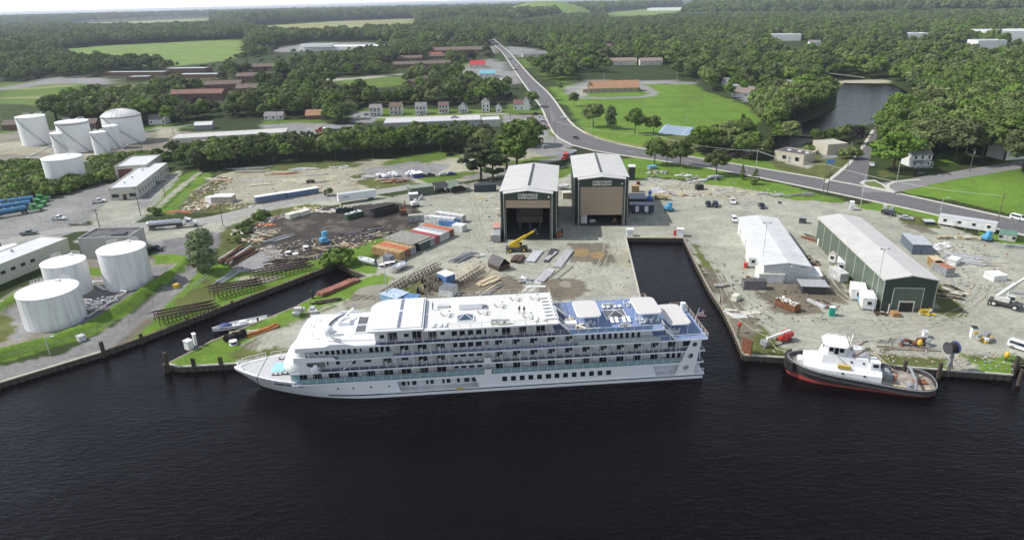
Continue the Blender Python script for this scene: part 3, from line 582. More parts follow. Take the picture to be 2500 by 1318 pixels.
m=M(); m.box(5.2,8.6,-.12,-.06,0,4.4,mat('pale_panel',(.5,.52,.53),.5)); m.build('door',t); M().ell((7.2,-.3,h+.1),(.25,.2,.25),WHITE,8,6).build('lamp',t); lettering('CAUTION',.35,DGREY,t,upright(10.1,-.1,h-.2),'sign_lettering')
for k in range(8): M().box(-.06,-.003,3+k*5,4.6+k*5,.2,2.9,LGREY if k%2 else WHITE2).build('door',t)
# ---- cistern tanks of the oil depot
TW=mat('tank_paint_stained',(.74,.74,.74),.5,scale=.75,col2=(.53,.53,.51),streak=True); TW2=mat('tank_paint',(.78,.78,.77),.5,var=.02,scale=.2); TTOP=mat('tank_roof_paint',(.82,.82,.82),.45,var=.03,scale=.3)
# the dirty shells carry soft vertical run-off marks
for _n in ('tank_paint_stained',):
    e=[n for n in MATS[_n].node_tree.nodes if n.type=='VALTORGB'][0].color_ramp.elements; e[0].position=.30; e[1].position=.52
def tank(l,r,h,label,dirty=True,top='flat',stairs=True,name='storage_tank',R=None,rails=True,n=64):
    a,b=P(*l),P(*r); c=(a+b)/2; R=R or (b-a).length/2; t=thing(name,label,'storage tank',(c.x,c.y,0),0,'white storage tanks of the oil depot')
    sh=M(); sh.cyl((0,0,0),(0,0,h),R,TW if dirty else TW2,n=n,caps=False)
    for k in range(1,4): sh.cyl((0,0,h*k/4-.05),(0,0,h*k/4+.02),R+.03,TW if dirty else TW2,n=n,caps=False)
    sh.build('shell',t,angle=30)
    m=M(); rings=[[(R*q*math.cos(2*math.pi*k/n),R*q*math.sin(2*math.pi*k/n),h+z) for k in range(n)] for q,z in ((1.015,-.25),(1.015,.02),(.9,.12 if top=='flat' else .1),(.5,.45 if top!='dome' else R*.20),(.02,.6 if top!='dome' else R*.30))]
    if top=='dome': rings=[[(R*q*math.cos(2*math.pi*k/24),R*q*math.sin(2*math.pi*k/24),h+z*R*.32) for k in range(24)] for q,z in ((1.0,-.02),(.97,.0),(.85,.32),(.68,.58),(.45,.82),(.22,.95),(.01,1.0))]
    m.loft(rings,TTOP if top!='dome' else mat('dome_panels',(.62,.60,.58),.45,var=.06),cap1=True); rf=m.build('roof',t,angle=25)
    if top=='dome':
        g=M()
        for k in range(24):
            pl=[(R*q*math.cos(2*math.pi*k/24),R*q*math.sin(2*math.pi*k/24),h+z*R*.32+.06) for q,z in ((.97,.0),(.85,.32),(.68,.58),(.45,.82),(.22,.95))]; g.tube(pl,.10,WHITE2,4)
        g.build('roof_rib',rf); M().cyl((0,0,h-.9),(0,0,h-.3),R+.25,GREY,n=48,caps=False).build('wind_girder',t)
    if top=='ring':
        M().cyl((0,0,h-1.2),(0,0,h-.7),R+.3,GREY,n=48,caps=False).build('wind_girder',t)
    if stairs:
        m=M(); a0,a1=-2.1,-.35; pr=None
        for k in range(25):
            f=k/24; a=a0+(a1-a0)*f; rr=R+.35; p=(rr*math.cos(a),rr*math.sin(a),h*(1-f))
            if pr: m.beam(pr,p,.55,.12,GREY); m.beam((pr[0]*1.03,pr[1]*1.03,pr[2]+1),(p[0]*1.03,p[1]*1.03,p[2]+1),.06,.06,WHITE2)
            pr=p
        m.build('stairway',t)
    if rails:
        m=M()
        for a0 in (2.2,1.2):
            pl=[((R-.2)*math.cos(a0+k*.12),(R-.2)*math.sin(a0+k*.12)) for k in range(5)]
            for z in (.55,1.1): m.tube([(x,y,h+z) for x,y in pl],.05,WHITE2,5)
            for x,y in pl: m.cyl((x,y,h),(x,y,h+1.1),.05,WHITE2,n=5)
        m.build('guard_rail',t)
        M().box(-.5,.5,R*.6,R*.6+1,h+.1,h+.8,WHITE2).build('hatch',t)
    FOOT.append([(c.x+(R+3)*math.cos(k),c.y+(R+3)*math.sin(k)) for k in range(6)])
    return t
tank((60,800),(213,766),8.9,'broad white tank standing nearest the river, streaked below the rim',stairs=False)
ts=tank((152,722),(216.7,712),9.4,'dirty white tank half hidden behind the nearest one',stairs=False,R=5.6)
b=P(216.7,714); ts.location=(b.x-5.5,b.y+1.0,0)
tank((257.4,705),(375,680),11.2,'tall white tank beside the grass embankment',stairs=False)
tank((116.5,452),(215,439.5),12.1,'stained white tank alone in the green scrub',stairs=False)
tank((135.7,374),(180.5,371.7),11.4,'narrow white tank in front of the ring-topped one',dirty=True)
tank((231.7,376.8),(271.4,374),12.2,'narrow white tank, left one of the slim pair')
tank((263,362),(299,360),12.8,'narrow white tank, rear one of the slim pair',R=4.1)
tank((55,355),(128,348.6),16.8,'wide plain white tank at the left end of the depot',dirty=False)
tank((157,372),(227.9,364),16.8,'wide white tank with a grey ring below its low roof',dirty=False,top='ring',R=8.3)
tank((260,350),(357,342),16.2,'largest white tank, with a panelled dome',dirty=False,top='dome')
# ---- generic flat-roofed and gabled buildings, measured by their front foot line
def win(m,x,z,w,h,y=-.05,fr_=WHITE2,gl=GLASSD):
    pass
def windows(t,L,zs,n,w=1.0,h=1.2,x0=1.0,x1=None,y=0.0,gl=GLASSD,frm=WHITE2,side='front',D=0):
    x1=x1 or L-1
    f=M(); f.box(-w/2-.1,w/2+.1,-.07,-.01,-h/2-.1,h/2+.1,frm); fm=f.mesh('window'); g=M(); g.box(-w/2,w/2,-.1,-.072,-h/2,h/2,gl); gm_=g.mesh('pane')
    for z in zs:
        for k in range(n):
            x=x0+(x1-x0)*(k/(n-1) if n>1 else .5)
            if side=='front': w_=link('window',fm,t,(x,y,z))
            elif side=='right': w_=link('window',fm,t,(L,x,z),math.pi/2)
            else: w_=link('window',fm,t,(0,x,z),-math.pi/2)
            link('pane',gm_,w_)
def flat(name,label,cat,A,B,D,h,wall,roof,para=.35,grp=None,off=(0,0),L=None,th=None):
    o,t_,l=fr(A,B); th=t_ if th is None else th; L=L or l; o=o+Matrix.Rotation(th,3,'Z')@Vector((off[0],off[1],0))
    t=thing(name,label,cat,o,th,grp); foot(o,th,L,D); M().box(0,L,0,D,0,h,wall).build('wall',t)
    r=M(); r.box(.02,L-.02,.02,D-.02,h+.004,h+.06,roof); r.build('roof',t)
    if para:
        m=M(); m.box(-.05,L+.05,-.05,.25,h,h+para,wall); m.box(-.05,L+.05,D-.25,D+.05,h,h+para,wall); m.box(-.05,.25,.25,D-.25,h,h+para,wall); m.box(L-.25,L+.05,.25,D-.25,h,h+para,wall); m.build('parapet',t)
    return t,L
BRICKW=mat('pale_block_wall',(.50,.485,.43),.8,var=.08,scale=.7)
t,L=flat('office_building','long low office block with a white roof beside the truck lot','office building',(271,490),(345,485),47,5.3,BRICKW,ROOFW,0,off=(0,0),L=11,th=math.radians(10))
t.rotation_euler.z=math.radians(10)
o_=t.location
windows(t,11,[1.9],2,2.8,1.6,2.2,9,gl=GLASSD); m=M(); m.box(5,6.4,-.12,-.02,0,2.4,WOODD); m.build('door',t); M().box(4.6,6.8,-1.0,-.02,2.6,2.8,WOODL).build('canopy',t)
windows(t,11,[2.6],12,1.0,1.8,3,45,side='right')
q=M(); q.box(0,.4,0,47,5.36,5.7,BRICKW); q.build('parapet',t)
for k in (8,18,33): M().cyl((4,k,5.3),(4,k,5.9),.35,GREY,n=8).build('roof_vent',t)
t,L=flat('warehouse_annex','taller pale annex with a dark red loading door','building',(286.7,440.8),(335,436),24,6.2,BRICKW,ROOFW,.5,th=math.radians(10),L=14)
m=M(); m.box(1.2,7.6,-.12,-.02,0,5.2,mat('maroon_door',(.16,.055,.05),.6)); m.build('loading_door',t)
# long white building by the near tanks
t,L=flat('depot_building','long cream depot building with white roof behind the near tanks','building',(2,703),(188,624),11,5.6,mat('cream_wall',(.50,.51,.42),.8,var=.06),ROOFW,.3,off=(-16,2.5),L=44)
windows(t,44,[3.2],9,1.6,1.1,3,30)
for k in (10,30): M().cyl((k,7,5.7),(k,7,6.6),.4,LGREY,n=8).build('roof_vent',t)
t,L=flat('plant_building','square grey building with a dark wet roof behind the tall tank','building',(203,632),(330,622),10.5,6.6,mat('grey_block',(.42,.41,.38),.8,var=.05),mat('dark_roof',(.11,.095,.095),.5,var=.35,scale=.35),.5,L=16,th=.01)
M().box(9,13,3,6,6.66,7.0,DGREY).build('roof_hatch',t)
# truck loading rack at the left edge
t,L=flat('loading_rack','weathered green and brown truck loading canopy at the left edge','loading rack',(-12,640),(56,612),6,6.4,mat('rack_green',(.16,.19,.16),.7),mat('rack_roof',(.26,.23,.20),.8,var=.25),0,off=(0,8))
t,L=flat('pipe_rack','white framed pipe rack with pale roof beside the loading canopy','pipe rack',(-12,652),(30,640),4,.3,CONC,CONC,0)
for x in (0,4,8):
    for y in (.2,3.8): M().box(x,x+.25,y,y+.25,.3,4.5,WHITE2).build('post',t)
M().box(-.3,8.6,-.3,4.3,4.5,4.7,WHITE).build('canopy',t)
for x in (1,2.4,3.8,5.2,6.6): M().cyl((x,0,2.2),(x,4,2.4),.22,WHITE2,n=8).build('pipe',t)
# small white-roofed shed and flat buildings of the depot and warehouses behind
t,L=flat('long_warehouse','long pale warehouse with a patched flat roof behind the tree belt','warehouse',(420,362),(700,345),16,5,mat('dusty_wall',(.46,.44,.38),.8),mat('patched_roof',(.50,.48,.45),.8,var=.12,scale=.4),.2,off=(0,1))
t,L=flat('warehouse_wing','small pale lean-to on the front of the long warehouse','building',(478,362),(540,358),5,4,MATS['dusty_wall'],MATS['patched_roof'],0,off=(0,-3.5))
o,th,L=fr((476,318),(518,316)); t=thing('depot_shed','small shed with white gable roof and a long pipe leading to it','shed',o,th); M().box(0,L,0,8,0,3,GREY).build('wall',t); r=M(); gable(r,0,L,0,8,3,1.6,ROOFW,axis='x'); r.build('roof',t); foot(o,th,L,8)
t,L=flat('supermarket','wide grey-roofed store in front of the lawn houses','store',(938,322),(1175,313),20,5.2,mat('store_wall',(.38,.37,.34),.7),mat('store_roof',(.50,.48,.47),.6,var=.08),0)
for k in range(14):
    x=L*(k+.5)/14; M().box(x-.12,x+.12,.4,19.6,5.27,5.33,WHITE2).build('roof_seam',t)
for x,y in ((L*.69,8),(L*.71,12),(L*.74,9),(L*.72,14)): M().box(x,x+1.6,y,y+1.6,5.2,6.4,GREY).build('roof_unit',t)
M().box(-.3,L+.3,-.3,.1,5.0,5.5,WHITE2).build('eave_trim',t)
t,L=flat('store_annex','low white-roofed annex at the right end of the wide store','building',(1178,312),(1222,310),14,4.4,BRICKW,ROOFW,.4)
# ---- pump house
t,L=flat('pump_house','low cream block pump house with skylights on a dark roof','utility building',(1889,391),(1960,403),11,4.3,mat('buff_block',(.50,.45,.36),.8,var=.08),mat('dark_felt',(.10,.09,.09),.8),.4)
windows(t,L,[2.2],2,2,2,5.2,L-3.2); m=M(); m.box(L/2-.2,L/2+1.1,-.1,-.02,0,2.7,GREY); m.build('door',t)
for x,y in ((3,6),(8,6.5),(12,6)): M().box(x,x+1.6,y,y+1.2,4.36,4.7,WHITE).build('skylight',t)
t,L=flat('pump_house_wing','plain tan block wing with a pale flat roof','utility building',(1985,372),(2022,384),11,5,MATS['buff_block'],mat('pale_felt',(.46,.43,.36),.8),.3,off=(-4,2))
# ---- porch house among the trees, right
HW=mat('white_clapboard',(.70,.70,.68),.6,var=.05); R_BR=mat('brown_shingles',(.15,.105,.085),.85,var=.15,scale=.8); R_GR=mat('grey_shingles',(.22,.21,.21),.85,var=.15,scale=.8); R_RD=mat('red_metal_roof',(.48,.05,.05),.5,var=.08); R_TN=mat('tan_shingles',(.36,.20,.115),.85,var=.12,scale=.8); BRK=mat('brown_brick',(.17,.095,.07),.85,var=.12,scale=.8); R_BL=mat('blue_roof',(.18,.42,.52),.5,var=.05); R_TL=mat('teal_roof',(.42,.52,.50),.5,var=.06)
def house(label,cx,cy,w,d,h,rise,wall,roof,rz=0.0,floors=2,porch=True,axis='x',name='house',cat='house',grp=None,nw=3,chim=False,win_=True):
    p=P(cx,cy); o=p+Matrix.Rotation(rz,3,'Z')@Vector((-w/2,0,0)); t=thing(name,label,cat,o,rz,grp); foot(o,rz,w,d,2)
    m=M(); gwalls(m,0,w,0,d,h,rise,wall,axis=axis); m.build('wall',t); r=M(); gable(r,0,w,0,d,h,rise,roof,.4,axis=axis); rf=r.build('roof',t)
    if chim: M().box(w*.3,w*.3+.8,d*.55,d*.55+.8,h,h+rise+1,BRK).build('chimney',rf)
    if win_: windows(t,w,[1.6+2.8*k for k in range(floors)],nw,1.0,1.4,1.4,w-1.4)
    if porch:
        M().add([(.3,-2.2,2.5),(w-.3,-2.2,2.5),(w-.3,-.02,3.2),(.3,-.02,3.2)],[(0,1,2,3)],roof).build('porch_roof',t)
        pm=M(); pm.box(-.08,.08,-.08,.08,0,2.5,WHITE); pme=pm.mesh('porch_post')
        for k in range(4): link('porch_post',pme,t,(.5+(w-1)*k/3,-2.1,0))
        M().box(.2,w-.2,-2.3,0,.02,.35,GREY).build('porch_floor',t)
    return t
G='old white houses along the lawn'
house('grey-roofed white house, leftmost of the lawn row',917,284,8,8,5.6,2.2,HW,R_GR,0,grp=G,chim=True)
house('brown-roofed white house with a white dormer in the lawn row',967,281,8.6,8,5.6,2.6,HW,R_BR,0,grp=G)
house('grey-roofed white house with a small front gable',1028,280,7.6,8,5.6,2.4,HW,R_GR,0,grp=G)
house('narrow white house with a brown roof in the lawn row',1083,277,7,8,5.4,2.0,HW,R_BR,0,grp=G,chim=True)
house('low white cottage with a pointed grey roof',1131,276,6.6,7,3.4,3.2,HW,R_GR,0,floors=1,grp=G,axis='y')
house('tall narrow white house behind a utility pole',1186,274,5.6,9,6.6,2.2,HW,R_GR,0,grp=G,axis='y',nw=2,porch=False)
house('tiny white gabled shed at the end of the lawn row',1218,275,4,5,3.6,1.9,HW,R_GR,0,floors=1,porch=False,axis='y',nw=1,grp=G)
t=house('white farmhouse with a maroon roof beside the highway',1274,269,12,9,4.2,2.4,HW,mat('maroon_roof',(.17,.075,.075),.7),-.08,floors=1,porch=False); 
m=M(); gwalls(m,7.5,11.5,-1.5,6,6.6,2.4,HW,axis='y'); m.build('tower_wing',t); r=M(); gable(r,7.5,11.5,-1.5,6,6.6,2.4,R_GR,.3); r.build('tower_roof',t)
house('brick cottage with brown roof and dormers left of the pines',770,292,13,8,3,3.2,BRK,R_TN,.02,floors=1,porch=False,nw=2)
house('low grey-roofed bungalow at the left of the brick cottage',668,293,13,8,2.8,2.2,HW,R_GR,.0,floors=1,porch=False)
house('white porch house under the big trees east of the junction',2248,408,9,8,5.6,2.6,HW,R_GR,.05,grp=None)
house('white house glimpsed at the right edge behind the trees',2478,390,12,10,6,2.4,HW,R_GR,.2,porch=False,win_=False)
t=house('brick church hall with a wide tan shingle roof',1500,226,42,15,3.6,5.2,mat('tan_brick',(.36,.31,.24),.85),R_TN,.01,floors=1,porch=False,nw=8,name='church_hall',cat='hall')
M().box(-5.5,0,2,12,0,3.2,MATS['tan_brick']).build('entrance_wing',t); M().box(-.9,.6,3,6,0,9.2,MATS['tan_brick']).build('bell_wall',t)
FRONT[0]=None
# pavilion style flats and shops of the town
def row(lst):
    for q in lst: house(*q[:10],**q[10])
AP='brown brick apartment blocks'
K=dict(porch=False,name='apartment_block',cat='apartments',grp=AP,nw=6,floors=2)
row([
 ('brown apartment block behind the dark plum trees',545,222,34,12,6,3,BRK,R_BR,.12,K),('long low brown apartment block above the plum trees',625,200,40,12,6,3,BRK,R_BR,.10,K),
 ('brown apartment block nearest the domed tank',500,246,32,12,6,3,BRK,mat('rust_shingles',(.20,.10,.075),.85,var=.15,scale=.8),-.1,K),('brown apartment block with a pale gable end',455,247,26,12,6,3,BRK,MATS['rust_shingles'],.05,K),
 ('upper brown apartment block near the water meadow',662,175,44,12,6,3,BRK,R_BR,.05,K),('brown apartment block stepping down beside the ball field',1000,222,14,44,6,3.2,BRK,R_BR,-.25,dict(K,axis='y',nw=3)),
 ('brown apartment block in the middle of the wood',610,232,24,12,6,3,BRK,R_BR,.05,K),
 ('long brown-roofed school wing behind the plum trees',1030,165,70,14,4,3,BRK,R_BR,.03,dict(K,name='school_wing',cat='school')),('brown-roofed wing at the left of the school',1000,150,34,14,4,3,BRK,R_BR,.02,dict(K,name='school_wing',cat='school')),
 ('large dark brown roofed store beyond the red roofs',1118,131,80,24,5,4,BRK,R_BR,.01,dict(K,name='store',cat='store')),
 ('low brown roofed building with pale front',1075,143,30,14,3,2.6,BRK,R_BR,.0,dict(K,name='store',cat='store')),
])
RR='red roofed restaurants by the highway'
K=dict(porch=False,name='restaurant',cat='restaurant',nw=3,floors=1)
row([('restaurant with a bright red gable roof',1166,166,18,14,3.6,4.2,CREAM,R_RD,.05,K),('smaller restaurant with a faded red hipped roof',1062,141,20,14,3.4,3.6,CREAM,mat('faded_red_roof',(.32,.07,.06),.6),.0,K),
 ('shop with a pale blue roof in front of the red gable',1190,188,16,12,3.4,2.8,WHITE2,R_BL,.0,dict(K,name='shop',cat='shop')),('low white-roofed shop beside the blue roof',1205,205,20,10,3,1.0,WHITE2,LGREY,.02,dict(K,name='shop',cat='shop')),
 ('brown-roofed bank east of the highway',1305,140,32,16,4,3.6,CREAM,R_GR,.05,dict(K,name='bank_building',cat='building')),
 ('white gabled house at the top of the highway',1237,100,14,10,4,4,HW,R_GR,.1,K),
])
S_='pale gabled houses among the eastern woods'; K=dict(porch=False,floors=1,grp=S_)
row([('tan gabled row house behind the church hall',1515,160,38,12,5,3,CREAM,mat('taupe_shingles',(.26,.20,.16),.85,var=.12),.0,K),('tan gabled house left of the row house',1462,163,16,12,5,3,CREAM,MATS['taupe_shingles'],.3,K),
 ('tan row house half hidden in trees',1590,160,26,12,5,3,CREAM,MATS['taupe_shingles'],.0,K),('white bungalow west of the pond trees',1785,210,16,10,3.4,2.6,HW,R_GR,-.5,K),('tan-roofed bungalow beside the park bushes',1820,238,20,12,3.2,3,HW,MATS['taupe_shingles'],-.3,K),
 ('white gabled house at the western pond shore',1922,222,14,12,5,3,HW,R_GR,-.4,K),('white roof showing in the trees above the junction',2285,308,12,10,4,2.4,HW,R_GR,.3,K)])
FRONT[0]=None
def farflat(label,x0,x1,y,D,h,wall,roof,name='store',cat='store'):
    h=h+(3 if x0>1400 else 0); FRONT[0]=.26*P(x0,y).length; t,L=flat(name,label,cat,(x0,y),(x1,y-1),D,h,wall,roof,.4); FRONT[0]=None; return t
t=farflat('long white shopping centre roof among the trees',730,960,124,45,6,WHITE2,WHITE); M().box(8,70,-6,0,6,11,WHITE).build('store_front',t)
farflat('white box store beyond the pond woods, largest roof at right',2400,2560,102,70,11,WHITE2,ROOFW,'box_store','store'); farflat('low white store in front of the largest white roof',2385,2455,120,30,7,WHITE2,LGREY,'box_store','store')
farflat('white-roofed hall in the middle of the eastern woods',2178,2265,96,30,5,WHITE2,WHITE,'hall','hall'); farflat('white shop row at the edge of the eastern woods',1858,1955,101,30,7,WHITE2,LGREY,'shop_row','shop')
farflat('teal-roofed school wing beside the water meadow',256,400,186,14,4,BRK,R_TL,'school_wing','school'); farflat('second teal-roofed school wing',310,362,198,14,4,BRK,R_TL,'school_wing','school'); farflat('teal-roofed school hall with a brick chimney',400,500,180,18,5.5,BRK,R_TL,'school_hall','school'); farflat('right-hand teal roof of the school',430,530,192,16,4,BRK,R_TL,'school_wing','school')
farflat('white barns at the far left field edge',70,112,59,30,6,WHITE2,WHITE,'barn','barn'); farflat('distant white depot above the eastern forest',1580,1680,27,60,10,WHITE2,WHITE,'depot','building')
for k,(x,y,w_) in enumerate([(2405,135,26),(2440,142,20),(2330,85,14),(2290,50,18),(1970,42,18),(2205,108,14),(1415,122,20),(1440,90,14),(800,82,26),(730,80,14),(1130,95,20),(870,118,20),(1110,100,16),(2440,132,18)]):
    house(['pale house in front of the largest white roof','pale hip-roofed house at the far right','small white house in the far eastern trees','grey-roofed house high in the eastern forest','brown-roofed house in the far eastern forest','red-roofed house in the eastern woods','white cottage right of the highway top','far white cottage in the right-hand woods','white farmhouse before the far field','little white farmhouse by the far hedge','pale grey house near the top of the highway','low white store in the town trees','grey house right of the white store','grey-roofed shop by the box store'][k],x,y,w_,12,4,3,HW,[R_GR,R_BR,R_GR,R_GR,R_BR,R_RD,R_GR,R_GR,R_GR,R_GR,R_GR,R_GR,R_GR,R_GR][k],.1*(k%5-2),floors=1,porch=False,nw=3)
t=house('white church with a thin steeple in the far left trees',650,101,36,16,5,4,HW,R_BR,.0,floors=1,porch=False,nw=5,name='church',cat='church')
M().cyl((18,8,8),(18,8,15),1.4,WHITE,n=6).build('steeple_base',t); M().cyl((18,8,15),(18,8,27),1.0,WHITE,r2=.05,n=6).build('steeple',t)
for k,(x,y) in enumerate([(28,318),(62,305),(215,315),(385,304)]):
    house(['brown house left of the wide plain tank','small brown house behind the plain tank','brown house glimpsed between the tanks','white house behind the domed tank'][k],x,y,11,9,3.6,2.6,[BRK,BRK,BRK,HW][k],[R_BR,R_BR,R_BR,R_GR][k],.1,floors=1,porch=False,nw=2)
FRONT[0]=None
for k,(x,y,w_,rf,wl) in enumerate([(1435,98,14,R_GR,HW),(1480,120,16,R_BR,CREAM),(1700,150,16,R_GR,HW),(1760,118,18,R_BR,CREAM),(1845,92,16,R_GR,HW),(1905,128,14,R_BR,HW),(1990,112,16,R_GR,HW),(2060,106,18,R_GR,CREAM),(2115,112,14,R_BR,HW),(2160,148,14,R_GR,HW),(2235,172,14,R_BR,CREAM),(2300,128,16,R_GR,HW),(2345,168,14,R_GR,HW),(2395,176,16,R_BR,HW),(2450,168,15,R_GR,HW),(2475,205,15,R_GR,HW)]):
    house('small pale house among the eastern woods, %s from the left'%['first','second','third','fourth','fifth','sixth','seventh','eighth','ninth','tenth','eleventh','twelfth','thirteenth','fourteenth','fifteenth','last'][k],x,y,w_,11,4.2,3.4,wl,rf,.12*(k%5-2),floors=1,porch=False,nw=3,grp='small houses among the eastern woods')
# ================================================================== trees
def leafmat(name,c1,c2,var=.33,sc=.25):
    m=bpy.data.materials.new(name); m.use_nodes=True; t=m.node_tree; b=t.nodes['Principled BSDF']; b.inputs['Roughness'].default_value=.75; b.inputs['Specular IOR Level'].default_value=.2
    oi=t.nodes.new('ShaderNodeObjectInfo'); ge=t.nodes.new('ShaderNodeNewGeometry'); n=t.nodes.new('ShaderNodeTexNoise'); n.inputs['Scale'].default_value=sc; n.inputs['Detail'].default_value=5; n.inputs['Roughness'].default_value=.75
    t.links.new(ge.outputs['Position'],n.inputs['Vector']); r=t.nodes.new('ShaderNodeValToRGB'); e=r.color_ramp.elements; e[0].position=.32; e[1].position=.68; e[0].color=(*c1,1); e[1].color=(*c2,1); t.links.new(n.outputs['Fac'],r.inputs[0])
    hs=t.nodes.new('ShaderNodeHueSaturation'); mr=t.nodes.new('ShaderNodeMapRange'); mr.inputs[3].default_value=1-var; mr.inputs[4].default_value=1+var*1.3; t.links.new(oi.outputs['Random'],mr.inputs[0]); t.links.new(mr.outputs[0],hs.inputs['Value'])
    mu=t.nodes.new('ShaderNodeMath'); mu.operation='MULTIPLY'; mu.inputs[1].default_value=7.31; t.links.new(oi.outputs['Random'],mu.inputs[0]); fr2=t.nodes.new('ShaderNodeMath'); fr2.operation='FRACT'; t.links.new(mu.outputs[0],fr2.inputs[0])
    m2=t.nodes.new('ShaderNodeMapRange'); m2.inputs[3].default_value=.475; m2.inputs[4].default_value=.515; t.links.new(fr2.outputs[0],m2.inputs[0]); t.links.new(m2.outputs[0],hs.inputs['Hue'])
    m3=t.nodes.new('ShaderNodeMapRange'); m3.inputs[3].default_value=.8; m3.inputs[4].default_value=1.1; t.links.new(fr2.outputs[0],m3.inputs[0]); t.links.new(m3.outputs[0],hs.inputs['Saturation'])
    t.links.new(r.outputs[0],hs.inputs['Color']); t.links.new(hs.outputs[0],b.inputs['Base Color'])
    tr=t.nodes.new('ShaderNodeBsdfTranslucent'); t.links.new(hs.outputs[0],tr.inputs[0]); mx=t.nodes.new('ShaderNodeMixShader'); mx.inputs[0].default_value=.10
    out=t.nodes['Material Output']; t.links.new(b.outputs[0],mx.inputs[1]); t.links.new(tr.outputs[0],mx.inputs[2]); t.links.new(mx.outputs[0],out.inputs[0]); return m
LEAF=leafmat('broad_leaves',(.058,.088,.022),(.150,.205,.048)); LEAFB=leafmat('bright_leaves',(.070,.118,.022),(.165,.235,.048)); LEAFP=leafmat('pine_needles',(.040,.062,.022),(.100,.142,.044)); LEAFU=leafmat('plum_leaves',(.026,.020,.022),(.060,.045,.048)); LEAFG=leafmat('silver_leaves',(.095,.13,.055),(.19,.235,.11))
BARK=mat('bark',(.10,.08,.06),.9,var=.3,scale=3)
def ico(n=1):
    import bmesh; bm=bmesh.new(); bmesh.ops.create_icosphere(bm,subdivisions=n,radius=1); v=np.array([q.co[:] for q in bm.verts]); f=np.array([[q.index for q in p.verts] for p in bm.faces]); bm.free(); return v,f
IV,IF=ico(1); IV2,IF2=ico(2)
def crown(name,mt,seed,lobes=26,quads=66,q=.50,rad=5.0,zc=7.5,zr=4.2,lr=(1.3,2.1),shape='round',core=True):
    r=np.random.default_rng(seed); V=[];Fq=[];Ft=[]; n=0; L=[]
    for i in range(lobes):
        for _ in range(30):
            d=r.normal(size=3); d/=np.linalg.norm(d)
            if shape=='round':
                if d[2]<-.55: continue
                k=r.uniform(.60,1.0) if i>3 else .25; c=np.array([d[0]*rad*k,d[1]*rad*k,zc+d[2]*zr*k*(1.0 if d[2]>0 else .8)]); R=r.uniform(*lr)*(1.15 if k<.3 else 1)
            elif shape=='cone':
                h=r.random()**1.25; a=r.random()*6.28; w=rad*(1-h)*r.uniform(.55,1.0); c=np.array([w*math.cos(a),w*math.sin(a),zc-zr+h*2*zr]); R=r.uniform(*lr)*(1.15-.75*h)
            elif shape=='umbrella':
                a=r.random()*6.28; w=rad*math.sqrt(r.random()); c=np.array([w*math.cos(a),w*math.sin(a),zc+r.uniform(-1,1)*zr*(1-.5*(w/rad))]); R=r.uniform(*lr)
            else: # column
                a=r.random()*6.28; h=r.random(); w=rad*r.uniform(.2,.9)*math.sin(math.pi*(.18+.72*h)); c=np.array([w*math.cos(a),w*math.sin(a),zc-zr+h*2*zr]); R=r.uniform(*lr)
            if all(np.linalg.norm(c-o[0])>.45*(R+o[1])*.75 for o in L) or _==29: break
        L.append((c,R))
    for c,R in L:
        if core:
            v=IV*R*.80*(1+.18*r.normal(size=(len(IV),1))); v[:,2]*=.8; V.append(v+c); Ft.append(IF+n); n+=len(v)
        d=r.normal(size=(quads,3)); d/=np.linalg.norm(d,axis=1)[:,None]; d[:,2]=np.where(d[:,2]<-.35,-d[:,2],d[:,2])
        nn=d+r.normal(size=d.shape)*.38; nn/=np.linalg.norm(nn,axis=1)[:,None]; p=c+d*np.array([R,R,R*.82])*r.uniform(.86,1.14,size=(quads,1))
        a=np.cross(nn,r.normal(size=d.shape)); a/=np.linalg.norm(a,axis=1)[:,None]; b=np.cross(nn,a); s=q*r.uniform(.55,1.2,size=(quads,1)); a=a*s; b=b*s*r.uniform(.6,1,size=(quads,1))
        vv=np.stack([p-a-b*.4,p+a*.3-b,p+a+b*.5,p-a*.2+b],1).reshape(-1,3); V.append(vv); Fq.append((np.arange(quads*4)+n).reshape(-1,4)); n+=quads*4
    me=bpy.data.meshes.new(name); fs=[tuple(x) for a in Ft for x in a.tolist()]+[tuple(x) for a in Fq for x in a.tolist()]
    me.from_pydata(np.vstack(V).tolist(),[],fs); me.update(); me.materials.append(mt); return me
def trunk(name,h,r0=.28,limbs=5,spread=2.6,seed=0,z0=.4):
    r=random.Random(seed); m=M(); m.cyl((0,0,-.2),(0,0,h*.5),r0,BARK,r2=r0*.8,n=7); m.cyl((0,0,h*.5),(0,0,h),r0*.8,BARK,r2=r0*.35,n=7)
    for k in range(limbs):
        a=k*6.28/limbs+r.random(); z=h*(z0+.45*r.random()); m.cyl((0,0,z),(spread*math.cos(a),spread*math.sin(a),z+h*.28),r0*.4,BARK,r2=r0*.12,n=5)
    return m.mesh(name)
# unit trees are about 12 m tall and are scaled where they stand
BR=[(crown('crown',LEAF,s,lobes=30,rad=4.6,zc=7.2,zr=4.3),trunk('trunk',8.5,seed=s)) for s in (1,2,3,4)]
BB=[(crown('crown',LEAFB,s,lobes=30,rad=4.4,zc=7.0,zr=4.5),trunk('trunk',8.5,seed=s)) for s in (5,6)]
PI=[(crown('crown',LEAFP,s,lobes=26,quads=44,q=.5,rad=3.3,zc=7.6,zr=5.2,lr=(.8,1.35),shape='umbrella',core=True),trunk('trunk',11.5,.24,9,2.6,s,.5)) for s in (11,12,13)]
PL=[(crown('crown',LEAFU,s,lobes=20,rad=3.6,zc=5.4,zr=3.4),trunk('trunk',6,seed=s)) for s in (21,22)]
CO=[(crown('crown',LEAF,s,lobes=30,quads=40,q=.45,rad=2.7,zc=6.4,zr=5.4,lr=(.7,1.15),shape='cone'),trunk('trunk',10,.2,4,.8,s)) for s in (31,32)]
